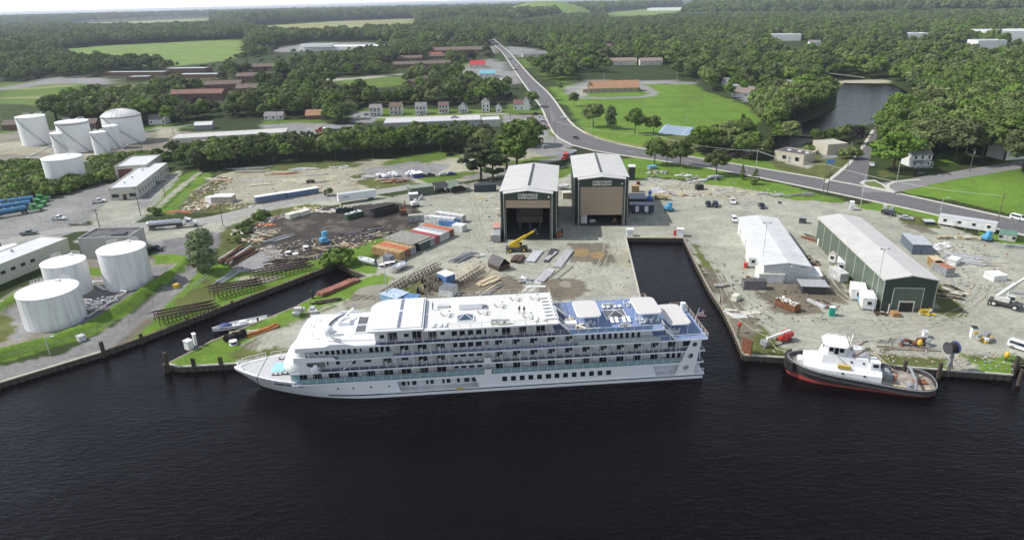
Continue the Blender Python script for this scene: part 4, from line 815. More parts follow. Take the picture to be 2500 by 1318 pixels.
CP=[(crown('crown',LEAFG,s,lobes=50,quads=90,q=.32,rad=3.0,zc=6.3,zr=5.2,lr=(1.0,1.5),shape='column'),trunk('trunk',9,.2,5,1.5,s)) for s in (41,42)]
BU=[(crown('crown',[LEAF,LEAFB][s%2],s,lobes=12,quads=46,q=.42,rad=2.2,zc=1.5,zr=1.5,lr=(.8,1.3)),trunk('trunk',1.6,.1,4,.9,s)) for s in (51,52,53)]
KIND={'broad':(BR,'broadleaf_tree','tree'),'bright':(BB,'broadleaf_tree','tree'),'pine':(PI,'pine_tree','pine tree'),'plum':(PL,'plum_tree','tree'),'cone':(CO,'conical_tree','tree'),'column':(CP,'upright_tree','tree'),'bush':(BU,'bush','bush')}
KH={'broad':12,'bright':12,'pine':13,'plum':9,'cone':12,'column':12,'bush':3.2}
def plant(kind,x,y,h,label,group=None,seed=None,rot=None,wid=1.0):
    V,nm,cat=KIND[kind]; r=random.Random(seed if seed is not None else int(x*13+y*7)); cm,tm=V[r.randrange(len(V))]; s=h/KH[kind]
    t=thing(nm,label,cat,(x,y,float(gz(x,y))),r.random()*6.28,group); t.scale=(s*wid,s*wid,s)
    link('crown',cm,t); link('trunk',tm,t); return t
# single trees one can pick out (foot point in the photograph)
SING=[('column',503,664,13.5,'tall feathery willow-green tree alone on the gravel by the left canal',1.25),('pine',1175,440,18,'left of the two tall bare-trunked pines beside the left shed',1.75),('pine',1204,443,16,'right of the two tall bare-trunked pines beside the left shed',1.6),
 ('bright',1262,404,21,'big yellow-green tree rising behind the left shed roof',1.25),('broad',1237,412,15,'dark tree tucked between the pines and the yellow-green tree',1.4),('bright',1300,356,14.5,'round yellow-green tree beside the lot entrance',1.15),('bright',1272,358,14,'smaller yellow-green tree left of the lot entrance',1.0),
 ('broad',1598,402,12.5,'dark roadside tree directly above the blue-lidded crates',.9),('broad',1628,404,9,'slim roadside tree between two bigger ones',.8),('broad',1660,407,12,'roadside tree with a wide lower crown beside the highway',1.0),('broad',1748,428,11.5,'lone roadside tree beside the grey pallets stack',1.05),
 ('cone',1811,438,7,'small light conifer left of the pair by the highway',.9),('cone',1842,450,7.5,'small dark conifer right of the pair by the highway',1.15),
 ('broad',1366,222,7,'small round tree by the church lane',1.0),('broad',1401,260,10,'dark pyramid-shaped park tree nearest the highway',.9),('broad',1448,310,15,'wide dark park tree left of the open-crowned one',1.0),('column',1490,316,14,'open-crowned bright park tree',1.0),('broad',1550,328,14.5,'dark park tree left of the ball court',.95),('bright',1595,330,11,'pale green park tree beside the ball court',1.0),
 ('broad',1560,228,4.5,'clipped round tree at the right end of the church hall',.8),('column',545,198,16,'tall dark tree standing above the brown apartments',1.3),('broad',1110,190,12,'round dark tree left of the red restaurant roof',1.0),('bright',1127,180,9,'bright round tree below the restaurants',1.1),
 ('broad',880,235,14,'round dark tree in front of the ball field',1.1),('broad',1055,255,20,'very large round tree beside the stepped brown block',1.15),('broad',1098,205,15,'round tree behind the very large one',1.0),
 ('broad',1300,262,12,'open grey-green tree leaning over the highway',1.1),('bright',1815,225,9,'bush-like tree by the west pond bungalow',1.0),
 ('bush',826,643,4.2,'bright round bush at the head of the left canal',1.6),('bush',378,524,3.2,'round bush by the office drive',1.0),('bush',183,452,6,'dark bush against the foot of the stained tank',1.0),('bush',1975,374,4,'small dark shrub left of the pump house wing',1.0),('plum',2090,352,9,'reddish shrub tree beside the side street',.9),('bush',2072,388,6,'grey shrub on the pump house lawn',1.0),
 ('bush',802,478,3.4,'spindly sapling beside the long trailer',.7),('broad',2450,396,20,'huge dark tree at the right end of the green field',1.2),('bright',2180,418,17,'big bright maple on the corner beside the porch house',1.35),('bright',2225,400,15,'tall bright tree behind the corner maple',1.2),('broad',2330,395,19,'large tree behind the porch house, left of the shady lane',1.3),('broad',2395,392,20,'large tree overhanging the shady lane',1.3),('broad',2495,420,18,'dark tree cut off by the right edge beside the field',1.2),
 ('cone',1810,330,13,'dark pointed tree beside the pond arm',1.2),('bright',1925,352,12,'bright round tree at the pond corner behind the pump house',1.2),('bright',1905,350,10,'lower bright tree left of the pond corner',1.1)]
def ordw(n): return str(n)+('th' if 10<n%100<14 else {1:'st',2:'nd',3:'rd'}.get(n%10,'th'))
TREES=[]   # (x,y)
for k,(kd,x,y,h,lab,wd) in enumerate(SING):
    p=P(x,y); plant(kd,p.x,p.y,h,lab,seed=k,wid=wd); TREES.append((p.x,p.y))
RP=[px(q) for q in [[(1180,90),(1215,90),(1250,125),(1310,190),(1365,250),(1400,300),(1430,330),(1600,362),(1900,415),(2100,440),(2500,540),(2500,600),(2300,540),(2000,490),(1700,412),(1400,385),(1340,355),(1325,300),(1318,262),(1260,195)],
  [(2120,318),(2155,318),(2135,400),(2125,450),(2060,450),(2060,405)],[(2090,480),(2150,478),(2330,440),(2560,408),(2560,375),(2300,418),(2120,440)]]]
CLEAR=[px(q) for q in [
 [(125,124),(250,112),(600,95),(610,128),(560,150),(420,164),(310,160),(150,143)],[(0,203),(60,200),(190,190),(260,190),(225,215),(190,225),(150,262),(60,290),(0,300)],
 [(1325,200),(1420,200),(1430,190),(1570,192),(1690,200),(1720,225),(1775,240),(1830,262),(1855,295),(1800,340),(1700,350),(1640,372),(1560,372),(1470,345),(1425,322),(1370,240)],
 [(820,190),(900,186),(1000,184),(985,206),(960,214),(830,216)],[(745,192),(1000,178),(1000,186),(745,203)],[(1110,160),(1215,138),(1262,180),(1270,208),(1190,205),(1120,195)],
 [(1225,112),(1290,116),(1335,125),(1335,142),(1255,142)],[(640,122),(760,103),(900,102),(965,112),(900,122),(700,130)],[(880,262),(1330,254),(1330,285),(900,300),(860,285)],[(640,290),(800,288),(800,312),(640,312)],[(230,192),(420,190),(560,180),(560,190),(420,205),(240,208)],
 [(240,178),(530,172),(540,186),(260,202)],[(2030,196),(2175,192),(2190,212),(2040,212)],[(1780,225),(1890,222),(1900,240),(1830,255)],[(2120,280),(2150,280),(2150,420),(2110,420)],
 [(1900,385),(2060,366),(2080,395),(2010,432),(1900,420)],[(1478,30),(1690,14),(1695,34),(1600,52),(1482,56)],[(1390,180),(1570,176),(1700,196),(1700,204),(1390,206)],
 [(168,57),(330,50),(514,40),(518,66),(400,74),(250,78),(170,72)],[(598,65),(830,51),(1014,45),(1022,78),(880,88),(640,92)],[(1240,16),(1290,9),(1400,8),(1445,12),(1400,20),(1300,23)],[(2150,412),(2300,400),(2300,430),(2150,432)],[(2260,402),(2300,372),(2400,392),(2300,410)]]]
CLEAR.append(px([(810,186),(1000,184),(1000,243),(810,245)]))
ALLC=CLEAR+RP+FOOT+PONDS
def blocked(X,Y):
    b=np.zeros(X.shape,bool)
    for q in ALLC:
        qa=np.array(q)
        m=(X>qa[:,0].min())&(X<qa[:,0].max())&(Y>qa[:,1].min())&(Y<qa[:,1].max())
        if m.any():
            i=np.nonzero(m)[0]; b[i]|=inpoly(X[i],Y[i],q)
    return b
def scatter(poly,s):
    q=px(poly); qa=np.array(q); X,Y=np.meshgrid(np.arange(qa[:,0].min(),qa[:,0].max(),s),np.arange(qa[:,1].min(),qa[:,1].max(),s)); X=X.ravel()+rng.uniform(-.42,.42,X.size)*s; Y=Y.ravel()+rng.uniform(-.42,.42,Y.size)*s
    k=inpoly(X,Y,q); X,Y=X[k],Y[k]; k=~blocked(X,Y); return X[k],Y[k]
# wooded areas: (label, group, kinds, polygon, spacing, height range)
AREAS=[
 ('dark tree behind the laydown yard','trees of the belt behind the laydown yard',['broad','broad','pine'],[(425,404),(470,420),(520,418),(620,402),(735,393),(870,390),(1000,376),(1130,370),(1200,372),(1210,352),(1120,345),(1000,350),(930,356),(760,368),(700,372),(560,380),(430,390)],6.3,(9,13)),
 ('bush by the stained tank','bushes of the depot scrub',['bush','bush','bush'],[(0,405),(95,412),(105,450),(150,462),(215,450),(290,436),(268,428),(240,425),(222,400),(330,390),(425,384),(410,398),(280,405),(275,440),(235,452),(140,480),(40,498),(0,505)],3.3,(2.2,5.2)),
 ('bush above the scrapyard','bushes of the weedy strip',['bush'],[(545,615),(560,590),(600,545),(640,520),(660,522),(630,545),(600,575),(580,600)],2.8,(1,2.4)),
 ('tree behind the depot tanks','trees behind the depot tanks',['broad','bright','pine','broad'],[(130,296),(180,270),(260,250),(330,248),(380,262),(410,290),(455,300),(455,308),(360,306),(350,318),(230,300),(130,300)],8.5,(12,18)),
 ('pine beside the brick cottage','pines beside the brick cottage',['pine'],[(795,306),(850,304),(860,290),(800,290)],6,(11,14)),
 ('tree behind the lawn houses','trees behind the lawn houses',['broad','broad','bright','pine'],[(560,292),(640,288),(800,286),(870,264),(1230,258),(1235,240),(1130,236),(960,246),(860,246),(800,240),(660,250),(560,266)],10,(8,16)),
 ('tree beside the pond arm','trees of the pond arm',['broad','bright','broad'],[(1665,368),(1740,352),(1800,345),(1850,330),(1905,325),(1900,345),(1860,352),(1800,366),(1850,376),(1900,388),(1880,394),(1790,385),(1700,378)],6.5,(7,12)),
 ('tree on the western pond shore','trees of the western pond shore',['broad','broad','bright'],[(1845,300),(1830,262),(1850,250),(1905,245),(1960,240),(2020,222),(2026,240),(2016,262),(1985,280),(1925,300),(1910,318),(1880,322)],8.5,(12,18)),
 ('tree behind the pump house','trees between pond and pump house',['bright','bright','broad'],[(1995,354),(2050,348),(2110,338),(2122,322),(2130,310),(2080,330),(2000,342),(1960,350)],6.2,(4,8)),
 ('tree east of the side street','trees east of the side street',['broad','bright','broad','bright'],[(2150,392),(2160,330),(2165,300),(2260,268),(2300,262),(2500,300),(2500,398),(2400,385),(2300,370),(2250,385),(2200,400)],9.5,(13,19)),
]
plum=[('plum tree beside brown apartments','plum trees among the apartments',['plum'],[(480,215),(560,225),(560,262),(520,262),(480,240)],9,(8,11)),('plum tree on the school lane','plum trees of the school lane',['plum'],[(640,185),(745,183),(1000,172),(1090,168),(1100,176),(1000,180),(740,190),(640,200)],9,(7,10))]
HN=0; REST=[]
for lab,grp,kinds,poly,s,hr in AREAS+plum:
    X,Y=scatter(poly,s)
    for x,y in zip(X,Y):
        r=random.Random(int(x*31+y*17)); kd=kinds[r.randrange(len(kinds))]; h=r.uniform(*hr)
        HN+=1; nb='bush' in kd
        REST.append((math.hypot(x,y)/h,kd,x,y,h,lab,grp))
REST.sort(key=lambda q:q[0])
nT={'t':0,'b':0}; LEFT=[]
def scr(x,y):
    v=Vector((x,y,-CAMH)); D=v.dot(fw); return CX+F*v.dot(RT)/D,CY-F*v.dot(UP)/D
NMR={}
for g in set(q[6] for q in REST):
    Q=sorted([q for q in REST if q[6]==g],key=lambda q:-scr(q[2],q[3])[1]); nr=max(1,min(7,round(len(Q)/16)))
    for r_ in range(nr):
        row_=sorted(Q[len(Q)*r_//nr:len(Q)*(r_+1)//nr],key=lambda q:scr(q[2],q[3])[0])
        for i_,q in enumerate(row_): NMR[(q[2],q[3])]='%s, %s from the left in row %s from the front'%(q[5],ordw(i_+1),['one','two','three','four','five','six','seven'][r_])
for q in REST:
    k='b' if q[1]=='bush' else 't'
    lim=300-len(SING) if k=='t' else 170
    if nT[k]<lim: nT[k]+=1; plant(*q[1:5],NMR[(q[2],q[3])],q[6],wid=random.uniform(.9,1.2))
    else: LEFT.append(q)
print('individual trees',nT,'left',len(LEFT))
# everything beyond: woods as stuff, instanced on scattered points
def wood(name,label,protos,pts,sc):
    me=bpy.data.meshes.new(name); me.from_pydata(pts,[],[]); n=len(pts)
    a=me.attributes.new('sc','FLOAT','POINT'); a.data.foreach_set('value',np.array(sc,'f')); a=me.attributes.new('idx','INT','POINT'); a.data.foreach_set('value',rng.integers(0,len(protos),n).astype('i'))
    a=me.attributes.new('rz','FLOAT','POINT'); a.data.foreach_set('value',(rng.random(n)*6.28).astype('f'))
    o=link(name,me); tag(o,label,kind='stuff')
    ng=bpy.data.node_groups.new(name,'GeometryNodeTree'); ng.interface.new_socket('Geometry',in_out='INPUT',socket_type='NodeSocketGeometry'); ng.interface.new_socket('Geometry',in_out='OUTPUT',socket_type='NodeSocketGeometry')
    N=ng.nodes; K=ng.links; gi=N.new('NodeGroupInput'); go=N.new('NodeGroupOutput'); ip=N.new('GeometryNodeInstanceOnPoints'); jn=N.new('GeometryNodeJoinGeometry')
    for po in reversed(protos):
        oi=N.new('GeometryNodeObjectInfo'); oi.inputs['Object'].default_value=po; oi.inputs['As Instance'].default_value=True; K.new(oi.outputs['Geometry'],jn.inputs[0])
    K.new(gi.outputs[0],ip.inputs['Points']); K.new(jn.outputs[0],ip.inputs['Instance']); ip.inputs['Pick Instance'].default_value=True
    def at(nm,ty):
        q=N.new('GeometryNodeInputNamedAttribute'); q.data_type=ty; q.inputs['Name'].default_value=nm; return q.outputs['Attribute']
    K.new(at('idx','INT'),ip.inputs['Instance Index']); cx=N.new('ShaderNodeCombineXYZ'); K.new(at('rz','FLOAT'),cx.inputs[2]); K.new(cx.outputs[0],ip.inputs['Rotation'])
    c2=N.new('ShaderNodeCombineXYZ'); s_=at('sc','FLOAT'); [K.new(s_,c2.inputs[k]) for k in range(3)]; K.new(c2.outputs[0],ip.inputs['Scale']); K.new(ip.outputs[0],go.inputs[0])
    md=o.modifiers.new('scatter','NODES'); md.node_group=ng; return o
PROTO={}
for o in C.objects:
    if o.type=='MESH' and o.data.name.startswith('crown') and o.data.name not in PROTO: PROTO[o.data.name]=o
def pro(V): return [PROTO[c.name] for c,_ in V if c.name in PROTO]
if LEFT: wood('woodland','green trees further back between the houses',pro(BR)+pro(BB)[:1],[(q[2],q[3],0) for q in LEFT],[q[4]/12 for q in LEFT])
WOODS=[('town_woods','leafy trees between the brown apartments, shops and lawns',[(330,182),(420,192),(420,205),(560,240),(560,262),(480,300),(410,290),(400,262),(350,235),(230,236),(200,262),(225,215),(260,190)],11.5,(9,14),BR+BB+CO[:1]+PL[:1]),
 ('town_woods','trees round the apartments up to the school lane',[(560,262),(560,230),(640,205),(745,200),(830,216),(960,214),(985,206),(1000,186),(1090,180),(1120,195),(1190,205),(1240,215),(1235,238),(1130,225),(960,225),(860,225),(800,230),(660,240)],11.5,(9,14),BR+BB+CO[:1]+PL[:1]),
 ('town_woods','trees between the school and the shopping centre',[(590,128),(640,128),(700,130),(900,122),(965,112),(1060,120),(1180,116),(1200,140),(1110,160),(1080,160),(1000,150),(985,170),(850,188),(745,190),(640,200),(560,190),(540,170),(590,165),(640,160)],12,(9,14),BR+BR+PL[:1]),
 ('left_woods','dark trees between the left field and the school',[(0,200),(0,150),(130,143),(150,145),(230,158),(300,162),(420,166),(440,176),(240,182),(240,192),(120,190),(60,200)],11,(13,18),BR+PI[:1]),
 ('left_forest','dark forest beyond the bright left field',[(-60,150),(-60,68),(150,60),(260,62),(400,58),(516,52),(598,66),(640,76),(700,100),(610,98),(600,95),(250,111),(125,123),(150,143),(0,150)],14,(16,21),BR),
 ('far_town_woods','grey-green trees of the far part of the town',[(640,76),(880,72),(1020,64),(1190,60),(1250,60),(1250,118),(1200,112),(965,110),(900,100),(760,101),(640,120),(600,128),(610,98),(700,100)],14,(14,19),BR),
 ('eastern_forest','dense forest east of the highway',[(1255,60),(1400,40),(1700,40),(2100,40),(2600,30),(2800,120),(2600,200),(2200,200),(2030,196),(1960,215),(1900,240),(1780,250),(1720,235),(1690,200),(1570,180),(1390,180),(1390,206),(1340,200),(1270,145),(1335,142),(1335,125),(1230,112)],11.5,(11,17),BR+BB+CO[:1]+PI[:1]),
 ('pond_woods','lush trees round the pond and along the right edge',[(2205,206),(2230,200),(2600,200),(2700,300),(2500,310),(2300,262),(2275,266),(2262,250),(2240,225)],10,(12,18),BR+BB),
 ('northern_forest','hazy forest reaching to the northern horizon',[(-100,66),(-100,55),(0,50),(640,36),(1250,26),(1250,60),(1020,62),(1014,45),(598,65),(516,50),(514,40),(168,57)],22,(17,22),BR),
 ('northern_forest','hazy forest reaching to the eastern horizon',[(1250,60),(1250,26),(1900,10),(2600,-5),(2700,30),(2100,40),(1400,40)],22,(17,22),BR)]
for nm,lab,poly,s,hr,pv in WOODS:
    X,Y=scatter(poly,s); w_=vnoise(X,Y,70); h=rng.uniform(*hr,len(X))*rng.uniform(.72,1.18,len(X))+w_*2.5; k=s/9.5
    zz=gz(X,Y); k_=zz<2.5; X,Y,zz,h=X[k_],Y[k_],zz[k_],h[k_]; wood(nm,lab,pro(pv),[(float(a),float(b),float(z)) for a,b,z in zip(X,Y,zz)],(h/12*max(1,k*.85)).tolist()); print(nm,len(X))
_q=px([(360,300),(380,170),(640,118),(1190,108),(1250,235),(1230,258),(900,262)]); qa=np.array(_q); X=rng.uniform(qa[:,0].min(),qa[:,0].max(),9000); Y=rng.uniform(qa[:,1].min(),qa[:,1].max(),9000); k=inpoly(X,Y,_q)&(vnoise(X,Y,35)>.0); X,Y=X[k],Y[k]; SAV=ALLC; ALLC=CLEAR+RP; k=~blocked(X,Y); ALLC=SAV; X,Y=X[k],Y[k]
b_=np.zeros(len(X),bool)
for q in FOOT: b_|=inpoly(X,Y,q)&(rng.random(len(X))>.22)
X,Y=X[~b_][:1500],Y[~b_][:1500]; wood('garden_trees','small trees and plum trees in the lots of the town',pro(BR)[:2]+pro(PL)+pro(BB)[:1],[(float(a),float(b),0) for a,b in zip(X,Y)],rng.uniform(.32,.62,len(X)).tolist())
# canopy sheet far out towards the horizon
R_=np.geomspace(2500,26000,200); A_=np.radians(np.linspace(-46,46,520)); RR_,AA_=np.meshgrid(R_,A_,indexing='ij'); X=RR_*np.sin(AA_)+(rng.random(RR_.shape)-.5)*8; Y=RR_*np.cos(AA_)+(rng.random(RR_.shape)-.5)*RR_*.005
Z=13+4*vnoise(X,Y,23)+3*vnoise(X+900,Y,61)+2.5*vnoise(X,Y,400); hl=gz(X,Y); op=(vnoise(X,Y,700)+.5*vnoise(X,Y,260)>.62)&(Y<9000)|(hl>3); Z=np.where(op,-4+0*Z,Z)
bl=blocked(X.ravel(),Y.ravel()).reshape(X.shape); Z=np.where(bl,-4,Z); n0,n1=X.shape
i=np.arange(n0*n1).reshape(n0,n1); Fc=np.stack([i[:-1,:-1],i[:-1,1:],i[1:,1:],i[1:,:-1]],-1).reshape(-1,4)
me=bpy.data.meshes.new('distant_woods'); me.from_pydata(np.stack([X,Y,Z],-1).reshape(-1,3).tolist(),[],Fc.tolist()); me.update(); me.materials.append(leafmat('distant_canopy',(.040,.062,.026),(.092,.128,.050),sc=.03)); tag(link('distant_woods',me),'continuous blue-green forest on the horizon',kind='stuff')
# air
hz=bpy.data.materials.new('haze'); hz.use_nodes=True; t=hz.node_tree; t.nodes.remove(t.nodes['Principled BSDF']); pv=t.nodes.new('ShaderNodeVolumePrincipled'); pv.inputs['Color'].default_value=(.80,.88,1,1); pv.inputs['Density'].default_value=7e-5; pv.inputs['Anisotropy'].default_value=.2; t.links.new(pv.outputs[0],t.nodes['Material Output'].inputs['Volume'])
m=M(); m.box(-26000,26000,-1500,33000,-5,79,hz); tag(m.build('haze'),'thin blue summer haze over the flat land',kind='stuff')
# ================================================================== the river cruise ship (local x = -distance from stern, y = distance from river side, z above water)
SA=P(1714,922,WZ); STH=math.radians(3.89); B=16.0
ship=thing('cruise_ship','long white five-deck river cruise ship with blue terraces, moored along the quay','cruise ship',SA,STH)
SHW=mat('ship_white',(.78,.79,.80),.3,var=.015,scale=.2); SHG=mat('ship_soft_white',(.70,.71,.72),.4,var=.03,scale=.4); ROOFS=mat('ship_top_white',(.68,.68,.67),.5,var=.02,scale=.3)
CAN=mat('awning_canvas',(.55,.53,.50),.7,var=.03); BLKS=mat('black_stripe',(.02,.022,.03),.4); BD=mat('blue_carpet',(.17,.235,.40),.7,var=.06,scale=.5); BDS=mat('shaded_blue_floor',(.055,.06,.13),.6,var=.08)  # gallery floors: the deck blue darkened to paint the shade between decks
DZ=[1.2,4.1,6.8,9.5,12.2,14.9]
def X(s): return -s
def arc(c,r,a0,a1,n): return [(c[0]+r*math.cos(a0+(a1-a0)*k/n),c[1]+r*math.sin(a0+(a1-a0)*k/n)) for k in range(n+1)]
# half breadth of the bow at deck and waterline
def hw(s,z):
    f=max(0,min(1,(z+1.5)/6.5)); s0=66+ f*8; s1=95.0+4.9*max(0,min(1,z/4.3)) if z>0 else 95+z*1.0
    if s<=s0: return 8.0
    if s>=s1: return .02
    q=(s-s0)/(s1-s0); p=1.75+1.15*f; return 8.0*(1-q**p)**(.92)
def rim(s): return 4.1+ .9*max(0,(s-84)/16)**1.3
m=M(); stn=[66+k*(30)/22 for k in range(23)]+[97,98,98.8,99.4,99.85]
rings=[]
for s in stn:
    zb=-2 if s<=93 else (-2+(s-93)*1.0 if s<95 else (s-95)/4.95*4.4); tp=rim(s)-.02; zs=[zb+(tp-zb)*q for q in (0,.23,.35,.45,.5,.6,.73,.87,1)]; rings.append([(X(s),8-hw(s,z),z) for z in zs]+[(X(s),8+hw(s,z),z) for z in reversed(zs)])
m.loft(rings,SHW,cap1=True); m.build('bow_hull',ship,angle=35)
# stripe along the bow rub line
m=M()
for k in range(6):
    a,b=66+k*2.2,66+(k+1)*2.2
    if a>79: break
    m.beam((X(a),8-hw(a,.85)-.05,.85),(X(b),8-hw(b,.85)-.05,.85),.16,.22,BLKS)
m.build('rub_stripe',ship)
# straight part of the hull
op=[(X(48.7),3.55),(X(47.7),1.25)]
for y,nm in ((0,'near'),(B-.15,'far')):
    m=M(); m.side([(X(66),-2),(X(0),-2),(X(0),1.05),(X(66),1.05)],y,.15,SHW)
    if nm=='near':
        m.side([(X(66),1.2),(X(64.2),1.2),(X(64.75),3.55),(X(66),3.55)],y,.15,SHW); m.side([(X(66),3.55),(X(5.1),3.55),(X(4.9),4.1),(X(66),4.1)],y,.15,SHW)
        m.side([(X(47.7),1.2),(X(10.1),1.2),(X(10.85),3.55),(X(48.7),3.55)],y,.15,SHW)
    else: m.side([(X(66),1.2),(X(6),1.2),(X(5),4.1),(X(66),4.1)],y,.15,SHW)
    m.build('hull_side',ship)
    def ring(s,z,r): return [(X(s)+r*math.cos(k*2*math.pi/20),z+r*math.sin(k*2*math.pi/20)) for k in range(20)]
    fy=-.06 if nm=='near' else B-.2
    m=M(); m.side([(X(6.0),1.2),(X(1.95),1.2),(X(.8),9.3),(X(2.95),9.3)],fy,.26,SHW,holes=[ring(3.75,2.8,.66),ring(2.95,5.55,.64),ring(2.2,8.2,.58)]); m.build('stern_fin',ship)
m=M(); m.box(X(66),X(-.35),-.12,B+.12,1.05,1.2,SHG); m.box(X(.0),X(-.05),0,B,-2,1.05,SHW); m.build('main_deck',ship)
m=M(); m.box(X(68),X(0),-.10,-.01,.72,.98,BLKS); m.build('rub_stripe',ship)
m=M(); m.box(X(68),X(-.3),-.2,-.13,1.0,1.2,SHW); m.build('rubbing_strake',ship)
# recess walls of the main deck
for q in ((X(66),X(47),1.7,1.8,1.2,4.1),(X(11.5),X(2.5),1.7,1.8,1.2,4.1),(X(2.55),X(2.45),1.8,B-1.8,1.2,9.4),(X(11.3),X(11.2),.15,1.7,1.2,4.1),(X(65.9),X(65.8),.15,1.7,1.2,3.6)): M().box(*q,SHG).build('recess_wall',ship)
def wmesh(w,h,kind='double'):
    m=M(); m.box(0,w,-.05,.0,0,h,SHG); m.box(.05,w-.05,-.08,-.052,.05,h-.05,GLASSD)
    if kind=='double': m.box(w/2-.04,w/2+.04,-.10,-.082,.05,h-.05,LGREY)
    if kind=='curtain': m.box(w*.08,w*.22,-.10,-.082,.1,h-.1,GREY); m.box(w/2-.04,w/2+.04,-.10,-.082,.05,h-.05,LGREY); m.box(w*.66,w*.9,-.10,-.082,.1,h*.55,mat('curtain',(.11,.105,.10),.8))
    return m.mesh('window')
WM={}
def shipwin(s1,s0,z0,z1,y=1.4,kind='plain',nm='window'):
    w=round(abs(s1-s0),1); key=(w,round(z1-z0,2),kind)
    if key not in WM: WM[key]=wmesh(w,z1-z0,kind)
    return link(nm,WM[key],ship,(X(max(s1,s0)),y,z0))
# passenger walls set back behind the galleries
def wall(z0,z1,s1,s0,y=1.4,slant=0,mt=SHG):
    for yy in (y,B-y-.1):
        m=M(); m.side([(X(s1),z0),(X(s0),z0),(X(s0+slant),z1),(X(s1),z1)],yy,.1,mt); m.build('deck_wall',ship)
wall(4.1,6.8,86.5,2.5); wall(6.8,9.5,84.6,2.5); wall(9.5,12.2,82.5,10.6,slant=.9); wall(12.2,14.9,68.6,31.7,slant=.8)
for z,s1,s0 in ((4.1,86.5,86.4),(6.8,84.6,84.5),(9.5,82.5,82.4),(12.2,68.6,68.5)):
    M().box(X(s1),X(s0),1.5,B-1.5,z,z+2.7,SHG).build('front_wall',ship)
M().box(X(11.2),X(11.1),1.5,B-1.5,9.5,12.2,SHG).build('aft_wall',ship); M().box(X(32.2),X(32.1),1.5,B-1.5,12.2,14.9,SHG).build('aft_wall',ship)
D5=[(67.6,66.6,0),(66.0,64.0,1),(62.7,61.6,0),(61.0,59.1,1),(57.8,56.0,1),(55.3,54.3,0),(53.0,51.8,0),(51.4,50.2,0),(49.7,48.5,0),(48.0,46.8,0),(46.3,45.8,2),(44.4,43.4,0),(42.7,40.9,1),(39.2,37.6,1),(35.6,33.7,1)]
D4=[(78.9,78.0,2),(77.7,76.9,2),(76.6,75.8,2),(75.5,74.7,2),(74.4,73.6,2),(73.2,72.4,2),(71.9,71.4,0),(70.0,69.1,2),(68.8,68.0,2),(67.7,66.9,2),(66.6,65.7,2),(63.7,61.9,1),(60.1,58.2,1),(56.4,54.5,1),(53.2,51.9,0),(51.5,50.2,0),(49.8,48.6,0),(48.2,46.9,0),(44.2,42.4,1),(40.6,38.7,1),(36.9,35.0,1),(33.3,31.4,1),(29.6,27.8,1)]+[(25.3-1.22*k,24.6-1.22*k,2) for k in range(10)]+[(79.9,79.3,0)]
D3=[(78.8,78.4,0),(77.0,76.1,0),(73.8,72.9,0),(71.2,69.7,3),(67.5,65.6,1),(63.6,62.1,3),(60.1,58.2,1),(56.4,54.6,1),(53.2,51.9,3),(51.5,50.2,3),(49.8,48.6,3),(48.1,46.9,3),(46.3,45.8,0)]+[(44.2-3.66*k,42.3-3.66*k,1) for k in range(11)]+[(4.4,2.7,2)]
D2=[(84.9,83.1,1),(82.0,80.1,1),(78.8,76.5,1),(74.8,72.8,1),(71.1,69.2,1),(67.4,65.5,1),(63.8,61.8,1),(60.1,58.2,1),(56.5,54.5,1),(53.2,51.9,3),(51.5,50.3,3),(49.8,48.6,3),(48.1,47.0,3),(46.4,45.8,0)]+[(44.2-3.66*k,42.3-3.66*k,1) for k in range(10)]+[(7.8,7.0,2),(6.6,5.8,2),(5.4,4.6,2)]
for zf,lst in ((4.1,D2),(6.8,D3),(9.5,D4),(12.2,D5)):
    for n_,(a,b,k) in enumerate(lst):
        if k==1: shipwin(a,b,zf+.1,zf+2.4,kind='curtain' if n_%3==1 else 'double')
        elif k==2: shipwin(a,b,zf+.35,zf+2.25)
        elif k==3: shipwin(a,b,zf+.95,zf+1.6)
        else: shipwin(a,b,zf+(.45 if 46.7<a<54 else .8),zf+1.65)
for k in range(13): shipwin(43.0-1.835*k,41.85-1.835*k,2.15,3.35,y=-.01)
for s in (76.96,73.8,70.18,66.5):
    y=8-hw(s,2.66); m=M(); m.cyl((0,-.04,0),(0,.2,0),.24,LGREY,n=14); m.cyl((0,-.07,0),(0,-.045,0),.17,GLASSD,n=14); m.build('porthole',ship,(X(s),y,2.66))
for a,b in ((64.1,63.2),(62.9,62.4),(61.9,60.9),(59.0,58.4),(58.1,57.3),(55.6,55.0),(54.7,53.8),(52.5,51.8),(51.0,49.8),(49.3,48.1)): shipwin(a,b,1.55,2.6,y=1.69)
# partitions between the private galleries
pm=M(); pm.box(-.04,.04,.12,1.4,.02,2.3,SHG); pm.box(.04,.86,1.30,1.385,.02,2.35,mat('gallery_panel',(.62,.60,.56),.6,var=.03)); pme=pm.mesh('partition')
for zf,a,b in ((4.1,72,8),(6.8,68,6),(9.5,65,27)):
    k=a
    s=75.6
    while s>b:
        if s<a and not 46.6<s<53.5: link('partition',pme,ship,(X(s),0,zf))
        s-=3.66
for s in (58.9,44.9,40.4,37.0,33.3): link('partition',pme,ship,(X(s),0,12.2))
